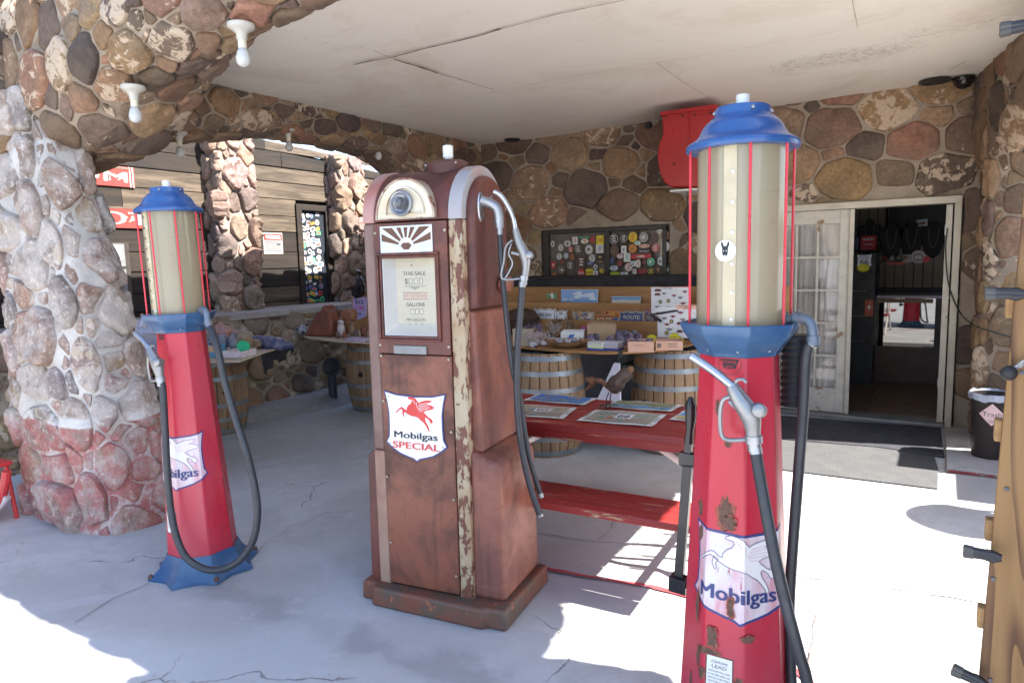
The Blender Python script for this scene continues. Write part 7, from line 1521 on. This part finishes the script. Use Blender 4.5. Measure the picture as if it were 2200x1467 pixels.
c = G(300, 742, L); Y = c.y; q2 = lambda a, b: W(a, b, Y); mb = MB(); mb.tube(smooth([q2(262, 746), q2(285, 735), q2(305, 722), q2(316, 705), q2(318, 690), q2(324, 676)], 5), [.05]*6+[.06]*6+[.045]*5+[.03]*5+[.022, .02, .018, .012], 12); mb.tube(smooth([q2(316, 700), q2(308, 684), q2(304, 674)], 4), [.03]*5+[.018]*3+[.01], 8); mb.tube([q2(266, 700), q2(262, 676), q2(264, 660)], [.03, .024, .01], 8); single(mb, 'driftwood', 'twisted orange brown driftwood between column and left pump', 'driftwood', wood_mat('driftwood', (.42, .22, .10), (.16, .075, .035), 2, 1.5, .5))
mb = MB(); c = G(292, 757, L); mb.ball((c.x, c.y+.12, L+.06), .08, 12, wob=.5, seed=77); mb.ball((c.x+.1, c.y+.2, L+.06), .07, 12, wob=.5, seed=78); loose_ = loose(mb, 'quartz_rock', dirty('zebra_rock', (.5, .5, .5), .5, col2=(.03, .03, .035), sc=12, amt=.9))
for k_, o in enumerate(loose_): tag(o, ('near', 'far')[k_]+' black and white banded rock behind the lavender tub', 'stone')
# ---- red metal chair edge at the far left
mb = MB(); X_ = -5.35; t = thing('lawn_chair', 'red metal lawn chair, only its edge showing at the left of the photo', 'chair', (-5.6, 1.75, 0)); RCH = dirty('red_chair_paint', (.55, .04, .045), .35, amt=.2); WCH = dirty('white_chair_rim', (.66, .60, .60), .4)
e = lambda a, b: plane_pt(a, b, (-5.3, 1.7, 0), _F0)
mb.tube(smooth([e(-160, 1070), e(-80, 1095), e(-10, 1090), e(8, 1050), e(14, 1012)], 5), .028, 10); mb.build('arm_rest', RCH, t)
mb = MB(); mb.tube(smooth([e(-160, 1118), e(-60, 1115), e(-5, 1090), e(16, 1066)], 5), .022, 10); mb.build('rim', WCH, t)
mb = MB(); a_ = e(-90, 1080); mb.box(a_.x-.25, a_.x+.2, a_.y-.2, a_.y+.25, .36, .39); mb.build('seat', RCH, t, bevel=.012)
for dx, dy in ((-.22, -.17), (.17, -.17), (-.22, .22), (.17, .22)): mb = MB(); mb.tube([(a_.x+dx, a_.y+dy, .36), (a_.x+dx*1.1, a_.y+dy*1.1, 0)], .014, 8); mb.build('leg', RCH, t)
R = random.Random(31)
for i in range(16):
    px = R.uniform(1112, 1345); geode(px, 733-R.uniform(0, 12), BZ, R.uniform(.022, .04), R.choice((BRS, RB2, GEO, AMR, CRY)), 'small dark rough rock among the goods on the souvenir board', 'small rocks on the souvenir board', (.9, .8, .9), i+140, 'rough_rock')
# ---- inside the shop
IY = 9.6
def ib(name, label, cat, x0, x1, y0, y1, z0, z1, m, **k): mb = MB(); mb.box(x0, x1, y0, y1, z0, z1); return single(mb, name, label, cat, m, **k)
a, b = W(1880, 637, IY), W(2060, 640, IY)
CT = thing('glass_counter', 'glass fronted display counter inside the shop, seen through the doorway', 'counter', ((a.x+b.x)/2, IY, 0))
MIR, mnt, mp_ = newmat('counter_glass'); mp_.inputs['Base Color'].default_value = (.16, .16, .155, 1); mp_.inputs['Metallic'].default_value = 1; mp_.inputs['Roughness'].default_value = .02
zg0, zg1 = W(1880, 742, IY).z, a.z
mb = MB(); mb.box(a.x, W(2008, 700, IY).x, IY-.004, IY, zg0, zg1-.02); mb.build('glass_front', MIR, CT)
mb = MB(); mb.box(a.x, b.x, IY+.001, IY+.5, zg0, zg1-.02); mb.build('case', DARKW, CT); mb = MB(); mb.box(a.x-.02, b.x, IY-.02, IY+.5, zg1-.019, zg1+.015); mb.build('top_rail', pk((.42, .36, .38)), CT, bevel=.003)
mb = MB(); mb.box(a.x, b.x, IY+.02, IY+.5, 0, zg0-.001); mb.build('plinth', dirty('dark_wood', (.06, .03, .02), .5), CT)
A = Art(); A.rect(.04, .62, -.075, -.025, pk((.18, .10, .04)), 1); A.text('MADE IN THE USA', .33, -.062, .024, ik, .5, 2); A.build('counter_label', CT, lambda x, z, h: (a.x+x, IY-.005-h, zg1+z))
BKZ = W(1950, 560, 10.6).z
SH = thing('back_shelf', 'dark wooden back shelf with souvenirs inside the shop', 'shelf', (-.3, 10.6, 0)); mb = MB(); mb.box(-1.35, .7, 10.5, 10.95, BKZ-.03, BKZ); mb.box(-1.35, .7, 10.5, 10.95, BKZ-.45, BKZ-.42); mb.box(-1.35, -1.31, 10.5, 10.95, 0, BKZ-.03); mb.box(.66, .7, 10.5, 10.95, 0, BKZ-.03); mb.build('shelf_boards', dirty('dark_shelf', (.09, .05, .035), .5), SH)
VEL = dirty('black_velvet', (.014, .014, .015), .9, bmp=.1)
def bust(px, py, s, label):
    c = W(px, py, 10.45); o = [(0, -.30), (-.09, -.22), (-.14, -.05), (-.17, .12), (-.15, .17), (-.08, .15), (-.05, .24), (.05, .24), (.08, .15), (.15, .17), (.17, .12), (.14, -.05), (.09, -.22)]
    mb = MB(); mb.prism([(c.x+x*s, c.z+z*s) for x, z in o], .06, T=Matrix.Translation((0, c.y, 0))); o_ = single(mb, 'necklace_bust', label, 'display bust', VEL, 'black velvet necklace busts in the shop', bevel=.02, bseg=3)
    mb = MB(); mb.tube(smooth([(c.x-.06*s, c.y-.005, c.z+.14*s), (c.x-.05*s, c.y-.012, c.z-.02*s), (c.x, c.y-.016, c.z-.14*s), (c.x+.05*s, c.y-.012, c.z-.02*s), (c.x+.06*s, c.y-.005, c.z+.14*s)], 5), .004, 6); mb.build('necklace', pk((.12, .16, .12)), o_)
bust(1915, 514, .95, 'black velvet necklace bust in the middle of the doorway view'); bust(1958, 512, .95, 'black velvet necklace bust right of the middle one'); bust(1868, 505, .85, 'black velvet necklace bust behind the red shop boxes'); bust(2005, 512, .9, 'black velvet necklace bust nearest the right door post')
c = W(1866, 520, 10.0); o = ib('card_box', 'red carton with white lettering at the left of the shop view', 'box', c.x-.09, c.x+.08, 10.0, 10.2, c.z-.10, c.z+.08, pk((.40, .02, .03))); A = Art(); A.text('PREMIUM', 0, .02, .03, wh, .12, 1, bold=.02); A.line([(-.05, -.03), (.05, -.03)], .008, wh, 1); A.build('box_print', o, lambda x, z, h: (c.x-.005+x, 9.998-h, c.z+z))
c2 = W(1845, 520, 10.0); ib('card_box', 'blue and red carton half hidden by the door post', 'box', c2.x-.12, c2.x+.0, 10.02, 10.2, c2.z-.10, c2.z+.06, pk((.10, .08, .16)))
c = W(1856, 640, 9.2); FRG = thing('drinks_fridge', 'black drinks fridge just inside the doorway on the left', 'fridge', (c.x, 9.3, 0)); mb = MB(); mb.box(-1.6, W(1880, 600, 9.2).x, 9.2, 9.9, 0, W(1850, 545, 9.2).z); mb.build('fridge_body', dirty('black_fridge', (.015, .015, .017), .55, amt=.05, bmp=0), FRG)
A = Art(); A.poly([(x*.16, z*.17) for x, z in SHIELD], wh, 1); A.text('66', 0, -.03, .06, ik, .09, 2, bold=.02); A.text('ROUTE', 0, .04, .018, ik, .09, 2); s1 = W(1857, 562, 9.19); A.build('route_sticker', FRG, lambda x, z, h: (s1.x+x, 9.199-h, s1.z+z))
A = Art(); star(A, 0, 0, .055, YEL, 12); s2 = W(1855, 572, 9.19); A.build('price_label', FRG, lambda x, z, h: (s2.x+x, 9.197-h*2, s2.z-.02+z))
A = Art(); A.rect(-.045, .045, -.10, .10, pk((.45, .08, .03)), 1); A.poly([(-.02, -.06), (.025, .02), (.0, .03), (.02, .08), (-.025, 0), (.002, -.01)], pk((.6, .5, .4)), 2); s3 = W(1867, 662, 9.19); A.build('vending_sticker', FRG, lambda x, z, h: (s3.x+x, 9.199-h, s3.z+z))
for z in (.55, .85, 1.15): mb = MB(); mb.box(-1.5, W(1862, 600, 9.2).x, 9.188, 9.199, z, z+.012); mb.build('shelf_edge', pk((.07, .08, .08)), FRG)
def disc_item(px, py, r, m, label, nm='souvenir_plate', txt=None):
    c = W(px, py, 10.42); mb = MB(); mb.tube([(c.x, c.y, c.z), (c.x, c.y+.02, c.z)], r, 24); o = single(mb, nm, label, 'souvenir', m)
    if txt: A = Art(); A.disc(0, 0, r*.7, pk((.25, .22, .2)), 1); A.text(txt, 0, -r*.25, r*.5, wh, r*.8, 2, bold=.02); A.build('plate_print', o, lambda x, z, h: (c.x+x, c.y-.001-h, c.z+z))
disc_item(1973, 552, .085, pk((.45, .36, .34)), 'round pale souvenir plate reading 66 on the shop shelf', txt='66'); disc_item(1990, 557, .042, pk((.5, .03, .04)), 'small red disc beside the round plate in the shop')
c = W(1949, 555, 10.42); mb = MB(); mb.box(c.x-.06, c.x+.06, c.y, c.y+.04, c.z-.06, c.z+.05); o = single(mb, 'souvenir_magnet', 'small silver souvenir stand left of the round plate', 'souvenir', pk((.35, .3, .3)), bevel=.01)
c = W(1925, 566, 10.42); mb = MB(); mb.box(c.x-.11, c.x+.11, c.y, c.y+.04, c.z-.012, c.z+.012); single(mb, 'price_strip', 'red price strip on the edge of the shop shelf', 'price tag', pk((.5, .04, .02)))
for i in range(5): c = W(1888+i*14, 555, 10.42); mb = MB(); mb.ball(c, .035, 10, wob=.5, seed=i+90); single(mb, 'trinket', 'small dim trinket in the row under the shop busts', 'souvenir', pk(((.3, .25, .2), (.2, .04, .03), (.35, .33, .3), (.12, .16, .1), (.28, .2, .1))[i]), 'trinkets on the shop shelf')
c = W(1968, 478, 11.3); t = thing('wall_picture', 'dark framed picture with bright car photo on the shop wall', 'picture', c); mb = MB(); mb.box(c.x-.35, c.x+.5, 11.40, 11.43, c.z-.15, c.z+.35); mb.build('frame', DARKW, t)
A = Art(); A.poly([(-.12, -.07), (.14, -.05), (.14, .05), (.0, .035), (-.12, -.01)], pk((.6, .6, .66)), 1); A.poly([(-.05, -.05), (.12, -.02), (.1, .01), (-.05, -.02)], pk((.3, .12, .1)), 2); A.build('car_photo', t, lambda x, z, h: (c.x+x, 11.398-h, c.z+z))
# ---- added unseen board right of the view, shaped for the blob shadow on the pavement
RK = thing('shadow_rack', 'added unseen round board on legs right of the view, casting a rounded shadow', 'rack', (1.08, 5.0, 0))
mb = MB(); n = 30; c0 = Vector((1.05, 4.98, 0)); o = [(.27*cos(2*pi*k/n)*(1+.08*sin(6*k)), .98+.30*sin(2*pi*k/n)) for k in range(n)]
mb.prism(o, .02, T=Matrix.Translation(c0) @ Matrix.Rotation(radians(104), 4, 'Z')); mb.build('round_board', PLY, RK)
for s in (-1, 1): mb = MB(); mb.tube([c0+Vector((.0, s*.2, 1.0)), c0+Vector((.15, s*.25, 0))], .02, 8); mb.build('leg', LUM, RK)
mb = MB(); mb.box(1.22, 1.7, 5.42, 6.1, 0, 1.2); mb.box(1.22, 1.6, 6.104, 6.6, 0, 1.62); single(mb, 'shade_blocker', 'added unseen cabinet standing against the pier right of the view', 'blocker', PLY, bevel=.01)  # unseen boxes added to shade the pavement beside the pier
# ---- strips of wood added out of view to cast the thin stripes
SL = thing('shadow_slats', 'added unseen awning bracket on the outer face of the right stone beam, outside the view', 'slats', (1.0, 4.0, 2.5))
for i in range(4):
    y = 3.75+i*.17; e = .05+.05*(i % 3); mb = MB(); T = Matrix.Translation((.95, y, 2.50)) @ Matrix.Rotation(radians(14), 4, 'Z'); mb.box(0, .22+e, 0, .03, 0, .02, T=T); mb.build('slat', LUM, SL)
